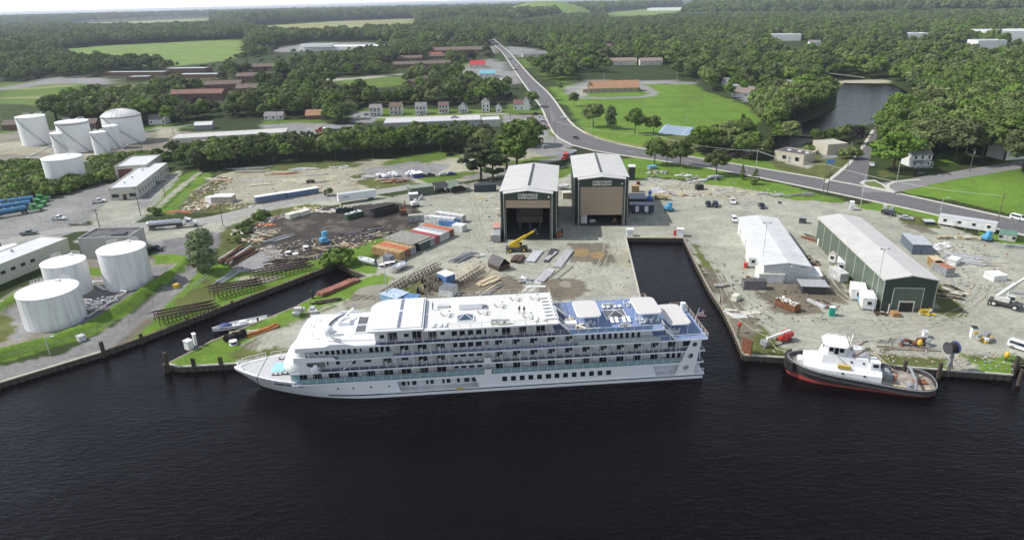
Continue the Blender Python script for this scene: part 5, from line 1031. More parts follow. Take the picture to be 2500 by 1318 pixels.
# deck slabs with rounded nose
def slab(z,s1,s0,floor,th=.30,nose=None,edge=SHW,y0=-.05,y1=B+.05):
    pts=[(X(s0),y0),(X(s0),y1)]; 
    if nose:
        c=s1-nose; pts+=[(X(c+nose*math.sin(a)),8+8.02*math.cos(a)**.8) for a in np.linspace(0,math.pi/2,9)[:-1]]+[(X(c+nose*math.sin(a)),8-8.02*math.cos(a)**.8) for a in np.linspace(math.pi/2,0,9)]
    else: pts+=[(X(s1),y1),(X(s1),y0)]
    m=M(); m.prism(pts,z-th,z,edge,edge); o=m.build('deck_slab',ship)
    g=M(); cx=X((s0+s1)/2); g.prism([((p[0]-cx)*.998+cx,(p[1]-8)*.985+8) for p in pts],z,z+.015,floor); g.build('deck_floor',ship); return pts
slab(4.1,86,0,BDS); slab(6.8,86,-.1,BDS); slab(9.5,84.5,-.5,BD); slab(12.2,80,28.6,BDS); slab(12.2,28.6,9.0,BD)
# stern balconies and posts
for z in (4.1,6.8):
    m=M(); m.prism([(X(2.4),2.5),(X(2.4),13.5),(X(-.2),13)]+[(X(-.9),9),(X(-.9),7)]+[(X(-.2),3)],z-.3,z,SHW); m.build('stern_balcony',ship)
for y in (1,4,12,15):
    M().cyl((X(.6),y,1.2),(X(.6),y,9.3),.12,SHW,n=8).build('stern_post',ship)
# foredeck with pad, wires and fittings
m=M(); ss=[84+k for k in range(15)]+[98.6,99.2]
lo=[(X(s),8-hw(s,4.1)+.35,rim(s)+.01) for s in ss]; hi=[(X(s),8+hw(s,4.1)-.35,rim(s)+.01) for s in ss]
m.add(lo+hi,[(i,i+1,len(ss)+i+1,len(ss)+i) for i in range(len(ss)-1)],mat('fore_deck_grey',(.50,.50,.50),.6,var=.05)); m.build('fore_deck',ship)
M().box(X(91.8),X(88.9),5.6,9.6,4.25,4.46,mat('aqua_pad',(.33,.60,.64),.6,var=.08)).build('deck_pad',ship)
m=M(); m.tube([(X(94.0),12.6,4.55),(X(93.9),2.9,4.55),(X(93.0),2.0,2.2)],.09,BLKS,5); m.build('mooring_wire',ship)
for s,y in ((90.5,11),(90.3,4.2),(88.6,11.3),(88.4,4.4)):
    m=M(); m.box(-.9,.9,-.15,.15,.0,.12,DGREY); m.cyl((-.5,0,.1),(-.5,0,.55),.14,DGREY,n=8); m.cyl((.5,0,.1),(.5,0,.55),.14,DGREY,n=8); m.build('mooring_bitts',ship,(X(s),y,4.38))
m=M(); m.tube([(X(97.5),6.3,5),(X(99.3),8,5.9),(X(97.5),9.7,5)],.12,SHW,6); m.build('bow_guard',ship)
# raked front shell: stations are plan curves at increasing height
def nose(s1,z,hwid=8.0,r=5.6,n=22,s_back=82.5):
    out=[]
    for k in range(n+1):
        a=-math.pi/2+math.pi*k/n
        ex=abs(math.sin(a))**.62*(1 if a>0 else -1); ey=abs(math.cos(a))**.62
        out.append((X(s_back+(s1-s_back)*ey),8+hwid*ex,z))
    return out
m=M(); m.loft([nose(88.2,6.55,8.0),nose(88.5,6.9,8.02),nose(88.3,7.6,8.02),nose(87.2,8.7,8.0),nose(86.3,9.7,8.0),nose(85.6,11.2,7.95),nose(85.2,12.1,7.9),nose(84.9,12.45,7.8)],ROOFS,close=False); fs=m.build('front_shell',ship,angle=50)
for side in (0,1):
    y=-.06 if side==0 else B-.09
    m=M(); m.side([(X(84.2),6.5),(X(80.2),6.5),(X(80.2),7.0),(X(81.2),7.9),(X(82.5),8.3),(X(82.5),9.0),(X(84.2),9.0)],y,.15,SHW); m.build('shell_wing',ship)
    m=M(); m.side([(X(85),9.0),(X(76.5),9.3),(X(76.5),9.5),(X(77.2),10.1),(X(85),10.35)],y,.15,SHW); m.build('bridge_bulwark',ship)
    m=M(); m.side([(X(84.4),11.45),(X(74),11.8),(X(68.4),11.85),(X(68.4),12.25),(X(72.5),12.45),(X(74.5),12.95),(X(77.4),12.95),(X(78.5),12.5),(X(84.4),12.45)],y,.18,SHW); m.build('roof_fascia',ship)
# grey panel painting the recess shade behind the shell wing, bridge wing windows
M().box(X(84),X(79.2),1.30,1.39,7.0,9.2,mat('recess_shade',(.30,.30,.28),.7)).build('recess_shade_panel',ship)
m=M(); m.side([(X(81.7),11.7),(X(80.2),11.7),(X(80.2),10.2),(X(80.7),10.2)],1.28,.06,GLASSD); m.build('bridge_window',ship)
m=M(); m.side([(X(84.2),10.4),(X(82.1),10.4),(X(82.1),11.7),(X(84.2),11.7)],.8,.06,mat('bridge_blue_glass',(.10,.13,.30),.2)); m.build('bridge_window',ship)
m=M(); m.ell((X(82.4),1.0,10.6),(.7,.5,.8),SHG,8,6); m.build('rescue_light',ship)
m=M(); m.box(X(81.6),X(80),-.6,.1,6.9,7.0,SHW)
for z in (7.4,7.8,8.1): m.tube([(X(81.6),.1,z),(X(81.6),-.6,z),(X(80),-.6,z),(X(80),.1,z)],.06,SHW,4)
m.ell((X(80.8),-.2,7.9),(.6,.4,.8),SHW,8,6); m.build('tender_platform',ship)
# teal lounge windows under the shell
for k in range(7):
    a=-1.35+k*.45; s=84.3+2.6*math.cos(a)**.6 if abs(a)<1.5 else 84; y=8+7.2*math.sin(a)
    M().obox((X(s),y,5.3),(.12,2.4,1.9),-a*.75,GLASST).build('lounge_window',ship)
# top of the forward house
m=M(); plan=[(p[0],p[1]) for p in nose(84.9,0,7.8)]; plan=[(X(68.4),.2)]+plan+[(X(68.4),15.8)]
m.prism(plan,12.21,12.42,ROOFS,ROOFS); m.build('forward_roof',ship)
m=M(); m.prism([(X(78.2),2.4),(X(79.1),8),(X(78.2),13.6),(X(68.4),14.2),(X(68.4),1.8)],12.43,12.75,SHW,SHW); m.build('roof_house',ship)
m=M()
for k in range(12):
    a0,a1=-1.25+k*.208,-1.25+(k+1)*.208
    p0=(X(74.0+5.6*math.cos(a0)),8+6.9*math.sin(a0)); p1=(X(74.0+5.6*math.cos(a1)),8+6.9*math.sin(a1))
    m.add([(p0[0],p0[1],12.43),(p1[0],p1[1],12.43),(p1[0]+.55,p1[1],13.35),(p0[0]+.55,p0[1],13.35)],[(0,1,2,3)],mat('visor_glass',(.25,.28,.30),.15))
m.build('visor',ship)
m=M(); m.ell((X(78.8),6.2,13.2),(1.2,1.1,1.0),SHW,14,8); m.build('satellite_dome',ship,smooth=True)
for y,w in ((10.0,3.6),(6.0,3.0)): 
    m=M(); m.box(X(73.2),X(70.2),y-w/2,y+w/2,12.76,13.2,SHW); m.box(X(72.9),X(70.4),y-w/2+.2,y+w/2-.2,13.21,13.28,mat('vent_grille',(.12,.115,.125),.7)); m.build('intake_housing',ship)
m=M(); m.box(X(77.2),X(74.6),8.9,11.4,12.76,13.5,SHW); m.beam((X(77),9,13.5),(X(74.4),13.5,14.6),.5,.25,SHW); m.beam((X(77.4),13.6,12.8),(X(74.6),9.2,13.6),.4,.25,SHW); m.build('radar_arch',ship)
M().ell((X(76.6),4.6,12.77),(1.5,.6,.10),mat('oval_glass',(.30,.34,.35),.2),18,3,zmin=0).build('oval_skylight',ship)
for s,y,z in ((82.5,13,1.0),(81.5,4,1.3),(83,10,.7),(74,3.6,.8)):
    m=M(); m.cyl((0,0,0),(0,0,z),.07,SHG,n=6); m.ell((0,0,z),(.25,.25,.18),SHW,8,5); m.build('mast_light',ship,(X(s),y,12.42))
# upper cabin roof (sun roof)
def rnd(s1,s0,r,y0,y1,n=6):
    P_=[(X(s0),y0),(X(s0),y1)]
    P_+=[(X(s1-r[1]+r[1]*math.sin(a)),y1-r[1]+r[1]*math.cos(a)) for a in np.linspace(0,math.pi/2,n)]+[(X(s1-r[0]+r[0]*math.cos(a)),y0+r[0]-r[0]*math.sin(a)) for a in np.linspace(0,math.pi/2,n)]; return P_
m=M(); m.prism(rnd(70.2,58.6,(1.2,4.4),.1,15.9),14.85,15.25,ROOFS,ROOFS); m.prism(rnd(69.7,59.0,(1.2,4.2),.8,15.2),15.251,15.5,ROOFS,ROOFS); m.build('front_roof',ship)
m=M(); m.box(X(63.9),X(63.2),.9,8.6,15.505,15.53,mat('slate_strip',(.17,.19,.24),.4)); m.box(X(63.9),X(63.2),9.4,15,15.505,15.53,MATS['slate_strip']); m.box(X(59.4),X(57.9),1.3,7.7,14.93,14.99,MATS['slate_strip']); m.box(X(59.4),X(57.9),8.2,14.6,14.93,14.99,MATS['slate_strip']); m.build('roof_glazing',ship)
m=M(); m.box(X(58.6),X(31),-.05,B+.05,14.62,14.9,SHW); m.box(X(58.6),X(31.1),.1,B-.1,14.9,14.915,DECKW); m.build('sun_roof',ship)
M().box(X(51.3),X(46.4),8.9,11.3,14.92,16.2,SHW).build('lift_house',ship); M().box(X(46.1),X(45.0),8.6,10.4,14.93,14.96,MATS['slate_strip']).build('roof_hatch',ship)
M().box(X(56.0),X(53.4),10.4,11.6,14.92,15.3,LGREY).build('roof_locker',ship)
def skylight(s1,s0,y0,y1,z,mt):
    m=M(); m.box(X(s1),X(s0),y0,y1,z,z+.3,SHW); cx=X((s1+s0)/2); cy=(y0+y1)/2; zz=z+.305; v=[(X(s1)+.2,y0+.2,zz),(X(s0)-.2,y0+.2,zz),(X(s0)-.2,y1-.2,zz),(X(s1)+.2,y1-.2,zz),(cx,cy,zz+.9)]
    m.add(v,[(0,1,4),(1,2,4),(2,3,4),(3,0,4)],mt); 
    for p in v[:4]: m.beam(p,v[4],.09,.09,SHW)
    return m.build('pyramid_skylight',ship)
SKG=mat('skylight_glass',(.06,.10,.14),.12); skylight(51.9,48.2,2.9,5.9,14.92,SKG); skylight(20.0,15.3,5.6,10.2,12.22,mat('skylight_grey',(.09,.095,.10),.2))
# awnings on posts
def awning(s1,s0,y0,y1,z,zf):
    r=1.3; pts=[]
    for cx,cy,a0 in ((X(s0)-r,y0+r,-math.pi/2),(X(s0)-r,y1-r,0),(X(s1)+r,y1-r,math.pi/2),(X(s1)+r,y0+r,math.pi)): pts+=arc((cx,cy),r,a0,a0+math.pi/2,5)
    m=M(); m.prism(pts,z-.22,z-.02,SHW,SHW); cx=X((s1+s0)/2); cy=(y0+y1)/2; m.prism([((p[0]-cx)*.95+cx,(p[1]-cy)*.97+cy) for p in pts],z-.019,z+.04,CAN,CAN); o=m.build('awning',ship)
    pm=M(); pm.cyl((0,0,0),(0,0,z-zf-.2),.07,SHW,n=6); pme=pm.mesh('awning_post')
    for x in (X(s1)+.6,X(s0)-.6):
        for y in (y0+.8,(y0+y1)/2,y1-.8): link('awning_post',pme,ship,(x,y,zf))
awning(26.8,21.6,2.4,10.8,14.8,12.2); awning(14.0,8.7,2.4,10.9,14.8,12.2); awning(7.3,2.4,2.0,12.3,12.1,9.5)
# railings
def rail(pts,h=1.1,step=1.9,glass=None,cap=None,name='railing'):
    t=bpy.data.objects.new(name,None); C.objects.link(t); t.parent=ship; KIDS.setdefault(ship.name,[]).append(t)
    m=M(); gl={}
    for a,b in zip(pts[:-1],pts[1:]):
        a,b=Vector(a),Vector(b); L=(b-a).length; n=max(1,round(L/step)); d=(b-a)/n; th=math.atan2(d.y,d.x)
        m.beam(a+Vector((0,0,h)),b+Vector((0,0,h)),.10,.07,cap or LGREY); m.beam(a+Vector((0,0,.55)),b+Vector((0,0,.55)),.035,.035,SHG)
        for k in range(n+1): q=a+d*k; m.beam(q,q+Vector((0,0,h)),.07,.07,SHW)
        if glass:
            key=round(d.length,2)
            if key not in gl:
                g=M(); g.box(.06,d.length-.06,-.015,.015,.08,h-.12,glass); gl[key]=g.mesh('glass_panel')
            for k in range(n): link('glass_panel',gl[key],t,tuple(a+d*k),th)
    r=m.build('rails',t); r['kind']='stuff'; return t
PINK=mat('teak_cap',(.48,.36,.28),.5); GT2=mat('pale_teal_glass',(.42,.50,.49),.15,var=.08,scale=.3)
rail([(X(84.8),.12,4.12),(X(46.8),.0,4.12)],glass=GLASST); rail([(X(44.8),0,4.12),(X(5),0,4.12)],glass=GLASST); M().box(X(46.6),X(45.1),-.03,.05,4.12,5.2,SHW).build('gate',ship)
rail([(X(79.8),0,6.82),(X(46.8),0,6.82)]); rail([(X(44.8),0,6.82),(X(3.5),0,6.82)]); M().box(X(46.6),X(45.1),-.03,.05,6.82,7.9,SHW).build('gate',ship)
rail([(X(82),0.1,9.52),(X(76),0,9.52)],cap=SHW); rail([(X(76),0,9.52),(X(65),0,9.52)],glass=GT2); rail([(X(65),0,9.52),(X(27),0,9.52)]); rail([(X(27),0,9.52),(X(9.6),0,9.52)],glass=GT2); rail([(X(9.6),0,9.52),(X(-.5),0,9.52)],cap=SHW)
rail([(X(-.5),0,9.52),(X(-.5),B,9.52),(X(3),B,9.52)],cap=PINK)
rail([(X(68),0,12.22),(X(28.8),0,12.22)],cap=PINK); rail([(X(28.8),0,12.22),(X(11.5),0,12.22)],glass=mat('clear_blue_glass',(.25,.36,.55),.15)); rail([(X(11.5),0,12.22),(X(9),0,12.22),(X(9),2,12.22)],cap=SHW); rail([(X(9),3.4,12.22),(X(9),B,12.22),(X(30),B,12.22)],cap=PINK)
rail([(X(58),.05,14.92),(X(31.1),.05,14.92)],cap=SHG,step=2.3); rail([(X(31.1),.05,14.92),(X(31.1),6,14.92)],cap=SHW); rail([(X(31.1),10,14.92),(X(31.1),B,14.92),(X(58),B,14.92)],cap=PINK,step=2.3)
rail([(X(64),.0,1.22),(X(48),.0,1.22)],cap=SHG); rail([(X(10),.0,1.22),(X(6.2),.0,1.22)],cap=SHW)
rail([(X(-.2),3,4.12),(X(-.9),7,4.12),(X(-.9),9,4.12),(X(-.2),13,4.12)],glass=GLASST); rail([(X(-.2),3,6.82),(X(-.9),7,6.82),(X(-.9),9,6.82),(X(-.2),13,6.82)]); rail([(X(1.6),.1,1.22),(X(-.2),.1,1.22)],cap=SHW)
rail([(X(93.2),8+hw(93.2,4.1)-.1,rim(93)),(X(85.5),8+hw(85.5,4.1)-.2,4.2)],cap=SHW); rail([(X(98.5),8+hw(98.5,4.4),5.0),(X(94.2),8+hw(94.2,4.2),4.7)],cap=SHW)
# stairs between terraces
def stair(s1,z1,s0,z0,y):
    m=M(); 
    for yy in (y,y+1.0): m.beam((X(s1),yy,z1),(X(s0),yy,z0),.12,.25,SHW); m.beam((X(s1),yy,z1+1),(X(s0),yy,z0+1),.07,.07,SHW); m.beam((X((s1+s0)/2),yy,(z1+z0)/2),(X((s1+s0)/2),yy,(z1+z0)/2+1),.06,.06,SHW)
    n=9
    for k in range(n): f=(k+.5)/n; m.box(X(s1+(s0-s1)*f)-.16,X(s1+(s0-s1)*f)+.16,y+.1,y+.95,z1+(z0-z1)*f-.03,z1+(z0-z1)*f+.03,SHG)
    o=m.build('stairs',ship); o['kind']='stuff'
stair(31.0,14.9,28.2,12.25,.3); stair(9.0,12.2,6.4,9.55,.3); stair(75.4,6.9,72.6,9.5,.3); stair(31.0,14.9,28.0,12.25,8.2)
# stern details
M().cyl((X(.8),13.2,9.6),(X(.8),13.2,11.8),.62,SHW,n=14).build('life_raft_canister',ship)
fp=M(); fp.beam((X(-.4),8.2,9.6),(X(-1.2),8.2,12.6),.08,.08,SHG); f_=fp.build('flag_staff',ship)
FR=mat('flag_red',(.45,.04,.05),.7); FBL=mat('flag_blue',(.03,.04,.18),.7)
m=M()
for k in range(13):
    z=12.4-k*.13; x0=X(-1.15)+ (k*.13)*.0-.0; m.add([(X(-1.15)-k*.035,8.2,z),(X(-1.15)+1.6-.5*math.sin(k*.3),8.25+.2*math.sin(k*.7),z-.35),(X(-1.15)+1.6-.5*math.sin((k+1)*.3),8.25+.2*math.sin((k+1)*.7),z-.48),(X(-1.15)-(k+1)*.035,8.2,z-.13)],[(0,1,2,3)],FR if k%2==0 else WHITE)
m.add([(X(-1.15)-.03,8.17,12.4),(X(-1.15)+.65,8.18,12.25),(X(-1.15)+.55,8.18,11.6),(X(-1.15)-.15,8.17,11.7)],[(0,1,2,3)],FBL); m.build('ensign',f_)
for tx,sc_ in (('AMERICAN',88.6),('JAZZ',84.9)):
    y1,y0=hw(sc_-1,3.3),hw(sc_+1,3.3); y=8-hw(sc_,3.3)-.10; lettering(tx,.78,mat('name_blue',(.05,.06,.12),.5),ship,Matrix.Translation((X(sc_),y,3.3))@Matrix.Rotation(-math.atan2(y1-y0,2),4,'Z')@Matrix.Rotation(math.pi/2-.10,4,'X'),'name_lettering',depth=.06)
m=M(); m.side([(X(46.1),10.3),(X(45.4),10.3),(X(45.4),11.7),(X(46.1),11.7)],1.30,.05,mat('emblem_cream',(.65,.58,.48),.6)); m.side([(X(45.9),10.55),(X(45.6),10.55),(X(45.75),11.5)],1.25,.04,mat('emblem_orange',(.5,.18,.05),.6)); m.build('emblem',ship)
M().box(X(52.6),X(51.2),-.28,-.21,1.0,1.35,YELL).build('yellow_fender',ship)
# ------------------------------------------------ loose furniture and people aboard (all top-level)
def onship(s,y,z): 
    v=Matrix.Rotation(STH,3,'Z')@Vector((X(s),y,z)); return SA+v
def chair_t():
    t=thing('deck_chair','x','chair'); m=M(); m.box(-.28,.28,-.26,.26,.36,.44,WHITE2); m.build('seat',t); m=M(); m.obox((0,.30,.75),(.54,.07,.62),0,WHITE2,rx=-.2); m.build('backrest',t)
    lm=M(); lm.beam((0,0,0),(0,0,.4),.05,.05,WHITE2); me=lm.mesh('leg')
    for x in (-.25,.25):
        for y in (-.23,.23): link('leg',me,t,(x,y,0))
    for x in (-.3,.3): M().box(x-.03,x+.03,-.24,.28,.6,.66,WHITE2).build('armrest',t)
    return t
def table_t(r=.45,h=.72):
    t=thing('deck_table','x','table'); M().cyl((0,0,h-.05),(0,0,h),r,WHITE2,n=12).build('tabletop',t); M().cyl((0,0,0),(0,0,h-.05),.05,WHITE2,n=6).build('leg',t); return t
def lounger_t():
    t=thing('sun_lounger','x','sun lounger'); m=M(); m.box(-.34,.34,-1.0,.35,.28,.36,WHITE); m.build('seat',t); m=M(); m.obox((0,.68,.55),(.66,.75,.06),0,WHITE,rx=.55); m.build('backrest',t)
    lm=M(); lm.beam((0,0,0),(0,0,.3),.06,.06,LGREY); me=lm.mesh('leg')
    for x in (-.3,.3):
        for y in (-.85,.3): link('leg',me,t,(x,y,0))
    return t
def sofa_t():
    t=thing('deck_sofa','x','sofa'); M().box(-1.2,1.2,-.4,.4,.12,.42,CREAM).build('seat',t); M().box(-1.2,1.2,.28,.42,.42,.95,WHITE2).build('backrest',t)
    for x in (-1.28,1.16): M().box(x,x+.12,-.4,.42,.1,.65,WHITE2).build('armrest',t)
    M().box(-.2,.4,-.35,.25,.421,.52,RUSTD).build('cushion',t); return t
PT={'chair':chair_t(),'table':table_t(),'lounger':lounger_t(),'sofa':sofa_t()}; used=set()
def put(k,s,y,z,rz,label,group,**kw):
    pr=PT[k]; loc=onship(s,y,z)
    if k in used: return copy_tree(pr,loc,STH+rz,label,group)
    used.add(k); pr.location=loc; pr.rotation_euler=(0,0,STH+rz); pr['label']=label; pr['group']=group; return pr
lvl={6.82:'second',9.52:'third'}
for z in (6.82,9.52):
    for k in range(16):
        s=65.8-3.66*k
        if 46<s<54 or s<5 or (z>9 and s<27.5): continue
        for dx in (-.75,.75): put('chair',s+dx,.72,z,.6*dx+(0 if k%2 else .2),'%s balcony chair of the %s cabin from the bow on the %s gallery'%('left' if dx>0 else 'right',ordw(k+1),lvl[z]),'balcony chairs of the %s gallery'%lvl[z])
        put('table',s,.62,z,0,'small round balcony table of the %s cabin from the bow on the %s gallery'%(ordw(k+1),lvl[z]),'balcony tables of the %s gallery'%lvl[z])
for z,nm in ((6.82,'second'),(9.52,'third'),(12.22,'fourth')):
    for k in range(4): put('chair',52.3-1.62*k,.7,z,3.14+.3,'cream rocking chair %s from the bow on the open landing of the %s gallery'%(['one','two','three','four'][k],nm),'landing chairs')
for k in range(6): put('chair',[7.5,6.6,5.6,4.8,12.5,13.0][k],[2.4,3.2,2.6,3.5,3.0,4.6][k],[9.52,9.52,9.52,9.52,12.22,12.22][k],k*1.3,'white chair %s from the left under the aft awnings'%['one','two','three','four','five','six'][[2,1,0,0,4,5][k] if 0 else k],'white chairs under the awnings')
for k,(s,y,z) in enumerate([(6.2,2.9,9.52),(12.8,3.8,12.22),(10.6,3.6,12.22),(24.2,3.4,12.22),(24.5,12.2,12.22),(13.5,12.4,12.22)]):
    for a in range(4): put('chair',s+.95*math.cos(a*1.57+.4),y+.95*math.sin(a*1.57+.4),z,a*1.57+.4-1.57+3.14,'white dining chair on the %s side of the %s awning table'%(['quay','bow','river','stern'][a],['lowest','third','fourth','second','far forward','far aft'][k]),'dining chairs round the awning tables')
    put('table',s,y,z,0,['white round table on the lowest aft terrace','white round table under the river edge of the aft blue-deck awning','white round table further under the aft blue-deck awning','white round table under the forward awning','white round table at the quay-side edge forward','white round table at the quay-side edge aft'][k],'round terrace tables')
for k in range(4): put('lounger',19.0-1.05*k-(.5 if k>1 else 0),4.6,12.22,0,'white lounger %s from the left in front of the grey skylight'%['one','two','three','four'][k],'loungers by the skylight')
for k in range(4): put('lounger',19.4-1.05*k-(.5 if k>1 else 0),11.4,12.22,3.14,'white lounger %s from the left behind the grey skylight'%['one','two','three','four'][k],'loungers by the skylight')
for k in range(7): put('lounger',32.5,2.2+1.75*k,14.92,-1.57,'white lounger %s from the river along the aft rail of the top deck'%['one','two','three','four','five','six','seven'][k],'loungers along the top deck rail')
for k,(s,y) in enumerate([(56.7,2.0),(55.2,2.0),(35.6,2.0),(33.8,2.2),(54.2,2.0)]): put('lounger',s,y,14.92,0,'white recliner at %s'%['the forward end of the top deck rail','the forward top deck, second of its pair','the aft top deck near the two standing people','the aft top deck beside the roof rail','the forward top deck, third in the row'][k],'top deck recliners')
for k,(s,y) in enumerate([(54.0,6.5),(46.3,6.6),(42.6,9.6),(37.0,3.4),(39,12.8),(34.6,12.6)]):
    nm=['just behind the roof hatch bench','between the skylight and the big box','beside the dark hat table','near the aft rail','at the quay rail forward','at the quay rail aft'][k]
    put('table',s,y,14.92,0,'white top deck table '+nm,'top deck tables')
    for a in (0,2.1,4.2): put('chair',s+.9*math.cos(a),y+.9*math.sin(a),14.92,a-1.57+3.14,'white top deck chair %s at the table '%['one','two','three'][int(a/2)]+nm,'top deck chairs')
for k,(s,y,z,rz) in enumerate([(17.0,1.3,12.22,0),(23.5,.9,12.22,3.14),(18.2,12.6,12.22,3.14),(43.6,1.3,14.92,0),(27.4,6.2,12.22,1.57),(42.2,1.0,14.92,0)]): put('sofa',s,y,z,rz,['cream sofa with brown cushions by the blue deck river rail','cream sofa facing the river beside the propped panels','grey-white sofa behind the skylight loungers','cream seat frame on the edge of the white top deck','cream sofa near the forward awning','second cream seat frame on the edge of the white top deck'][k],'deck sofas')
for k,(s,y,rz) in enumerate([(26.3,2.4,.5),(25.9,1.2,-.9)]):
    m=M(); m.box(-1.0,1.0,-.25,.25,0,.9,WOODL); m.box(-1.0,1.0,-.3,.3,.9,.97,CREAM); tag(m.build('bar_counter',loc=onship(s,y,12.22),rz=STH+rz),['curved tan bar counter piece on the blue deck','tan counter piece standing at an angle by the river rail'][k],'counter')
m=M(); m.box(-1.3,1.3,-.9,.9,0,.75,WHITE); m.box(-1.0,.9,.95,1.5,0,.9,WOODL); tag(m.build('serving_table',loc=onship(28.0,4.2,12.22),rz=STH),'white serving table and tan cupboard beside the forward awning','table')
def person(loc,rz,label,shirt,trous,pose=0,hair=(.06,.04,.03)):
    t=thing('person',label,'person',loc,rz); sk=mat('skin',(.42,.26,.18),.6); sm=mat('cloth_%s'%shirt[0],shirt[1],.8); tm=mat('cloth_%s'%trous[0],trous[1],.8)
    v=[(0,0,.95),(0,0,1.2),(0,0,1.42),(0,.01,1.53),(0,.02,1.66),(-.19,0,1.42),(-.24,-.05 if pose else 0,1.14),(-.2,-.26 if pose else .03,1.05 if pose else .88),(.19,0,1.42),(.24,-.04 if pose else 0,1.14),(.18,-.27 if pose else .03,1.08 if pose else .88),(-.1,0,.9),(-.11,-.02,.5),(-.12,0,.06),(-.12,-.14,.03),(.1,0,.9),(.11,.03,.5),(.12,.02,.06),(.12,-.12,.03)]
    e=[(0,1),(1,2),(2,3),(3,4),(2,5),(5,6),(6,7),(2,8),(8,9),(9,10),(0,11),(11,12),(12,13),(13,14),(0,15),(15,16),(16,17),(17,18)]
    rd=[.16,.15,.16,.065,.11,.075,.05,.035,.075,.05,.035,.1,.07,.05,.04,.1,.07,.05,.04]
    me=bpy.data.meshes.new('body'); me.from_pydata(v,e,[]); o=bpy.data.objects.new('body',me); C.objects.link(o); o.modifiers.new('s','SKIN')
    for q,r in zip(me.skin_vertices[0].data,rd): q.radius=(r,r*.8)
    me.skin_vertices[0].data[0].use_root=True; sub=o.modifiers.new('d','SUBSURF'); sub.levels=1; sub.render_levels=1
    dg=bpy.context.evaluated_depsgraph_get(); m2=bpy.data.meshes.new_from_object(o.evaluated_get(dg)); bpy.data.objects.remove(o)
    m2.materials.clear(); [m2.materials.append(q) for q in (sk,sm,tm)]
    for p in m2.polygons:
        c=p.center; p.material_index=2 if c.z<.98 and abs(c.x)<.3 and not(c.z>.8 and abs(c.x)>.17) else (1 if c.z<1.49 and not (abs(c.x)>.2 and c.z<1.2) else 0); p.use_smooth=True
    link('body',m2,t); h=M(); h.ell((0,.03,1.70),(.115,.125,.11),mat('hair',hair,.9),8,6,zmin=-.2); h.build('hair',t)
    return t
person(onship(38.63,5.69,14.92),STH+.2,'person in dark clothes holding something, left of the pair standing on the white top deck',('navy',(.03,.035,.06)),('dark',(.03,.03,.035)),1)
person(onship(37.62,5.4,14.92),STH-.3,'person in a dark grey shirt, right of the pair standing on the white top deck',('charcoal',(.05,.05,.055)),('black',(.02,.02,.025)),0)
person(onship(56.92,9.9,14.92),STH+1,'person in pale shirt and dark trousers on the forward end of the top deck',('lightblue',(.30,.34,.42)),('darkblue',(.05,.06,.10)),1)
# ================================================================== tugboat
TA=Vector((59.2,130.0,WZ)); TTH=math.radians(-19.0); tug=thing('tugboat','black and red hulled tugboat with white wheelhouse moored at the right quay','tugboat',TA,TTH)
TBK=mat('tug_black',(.055,.052,.055),.55,var=.15,scale=.6); TRD=mat('tug_red',(.34,.06,.045),.6,var=.15,scale=.5); TWH=mat('tug_white',(.78,.78,.78),.4,var=.04); TDK=mat('tug_deck',(.34,.30,.25),.8,var=.25,scale=.7); TRB=mat('tyre_fender',(.035,.033,.032),.9,var=.2)
TL=28.6
def thw(x,z):
    f=.88+.12*max(0,min(1,(z)/2.5))
    if x<9: q=1-x/9; w=4.9*(1-q**2.3)**.55
    elif x>22: q=(x-22)/6.6; w=4.9*(1-min(1,q)**3.4)**.42
    else: w=4.9
    return max(.05,w*f)
def sheer(x): return 4.3-2.2*(min(x,22)/22)**.75
rings=[[],[]]
def thull(zf,zt,mt,nm,xs=None):
    xs=[0,.15,.5,1,1.8,3,4.5,6.5,9,12,15,18,21,23,25,26.5,27.6,28.3,28.6]; m=M(); R=[]
    for x in xs:
        a,b=zf(x),zt(x); R.append([(x,y*thw(x,z),z) for z,y in ((a,-1),((a+b)/2,-1),(b,-1))]+[(x,y*thw(x,z),z) for z,y in ((b,1),((a+b)/2,1),(a,1))])
    m.loft(R,mt,close=True,cap0=True,cap1=True); return m.build(nm,tug,angle=40)
thull(lambda x:-2,lambda x:.55+.75*max(0,1-x/10),TRD,'lower_hull'); thull(lambda x:.55+.75*max(0,1-x/10),lambda x:sheer(x)-1.05,TBK,'upper_hull')
xs=[0,.15,.5,1,1.8,3,4.5,6.5,9,12,15,18,21,23,25,26.5,27.6,28.3,28.6]
m=M(); n=len(xs)
for s_ in (-1,1):
    o_=[(x,s_*thw(x,3),sheer(x)-1.06) for x in xs]; u=[(x,s_*thw(x,3),sheer(x)) for x in xs]; i_=[(min(max(x,.3),28.3),s_*max(.02,thw(x,3)-.28),sheer(x)) for x in xs]; d=[(min(max(x,.3),28.3),s_*max(.02,thw(x,3)-.28),sheer(x)-1.0) for x in xs]
    m.loft([o_,u,i_,d],TBK,close=False)
m.build('bulwark',tug)
m=M(); lo=[(x,-thw(x,3)+.25,sheer(x)-1.04) for x in xs]; hi=[(x,thw(x,3)-.25,sheer(x)-1.04) for x in xs]; m.add(lo+hi,[(i,i+1,n+i+1,n+i) for i in range(n-1)],TDK); m.build('deck',tug)
m=M(); pl=[(x,-thw(x,3)-.12,sheer(x)-.02) for x in xs]; m.tube(pl,.10,GREY,5); m.tube([(x,thw(x,3)+.0,sheer(x)+.02) for x in xs],.08,GREY,5); m.build('cap_rail',tug)
for k in range(7):   # fender segments on the river side and the quay side
    a,b=2.6+k*3.6,2.6+(k+1)*3.6-.18
    for s_ in (-1,1):
        m=M(); q=[(a+(b-a)*j/4) for j in range(5)]; m.tube([(x,s_*(thw(x,2)+.16),sheer(x)-1.25) for x in q],.24,TRB,8); m.build('fender',tug)
m=M(); 
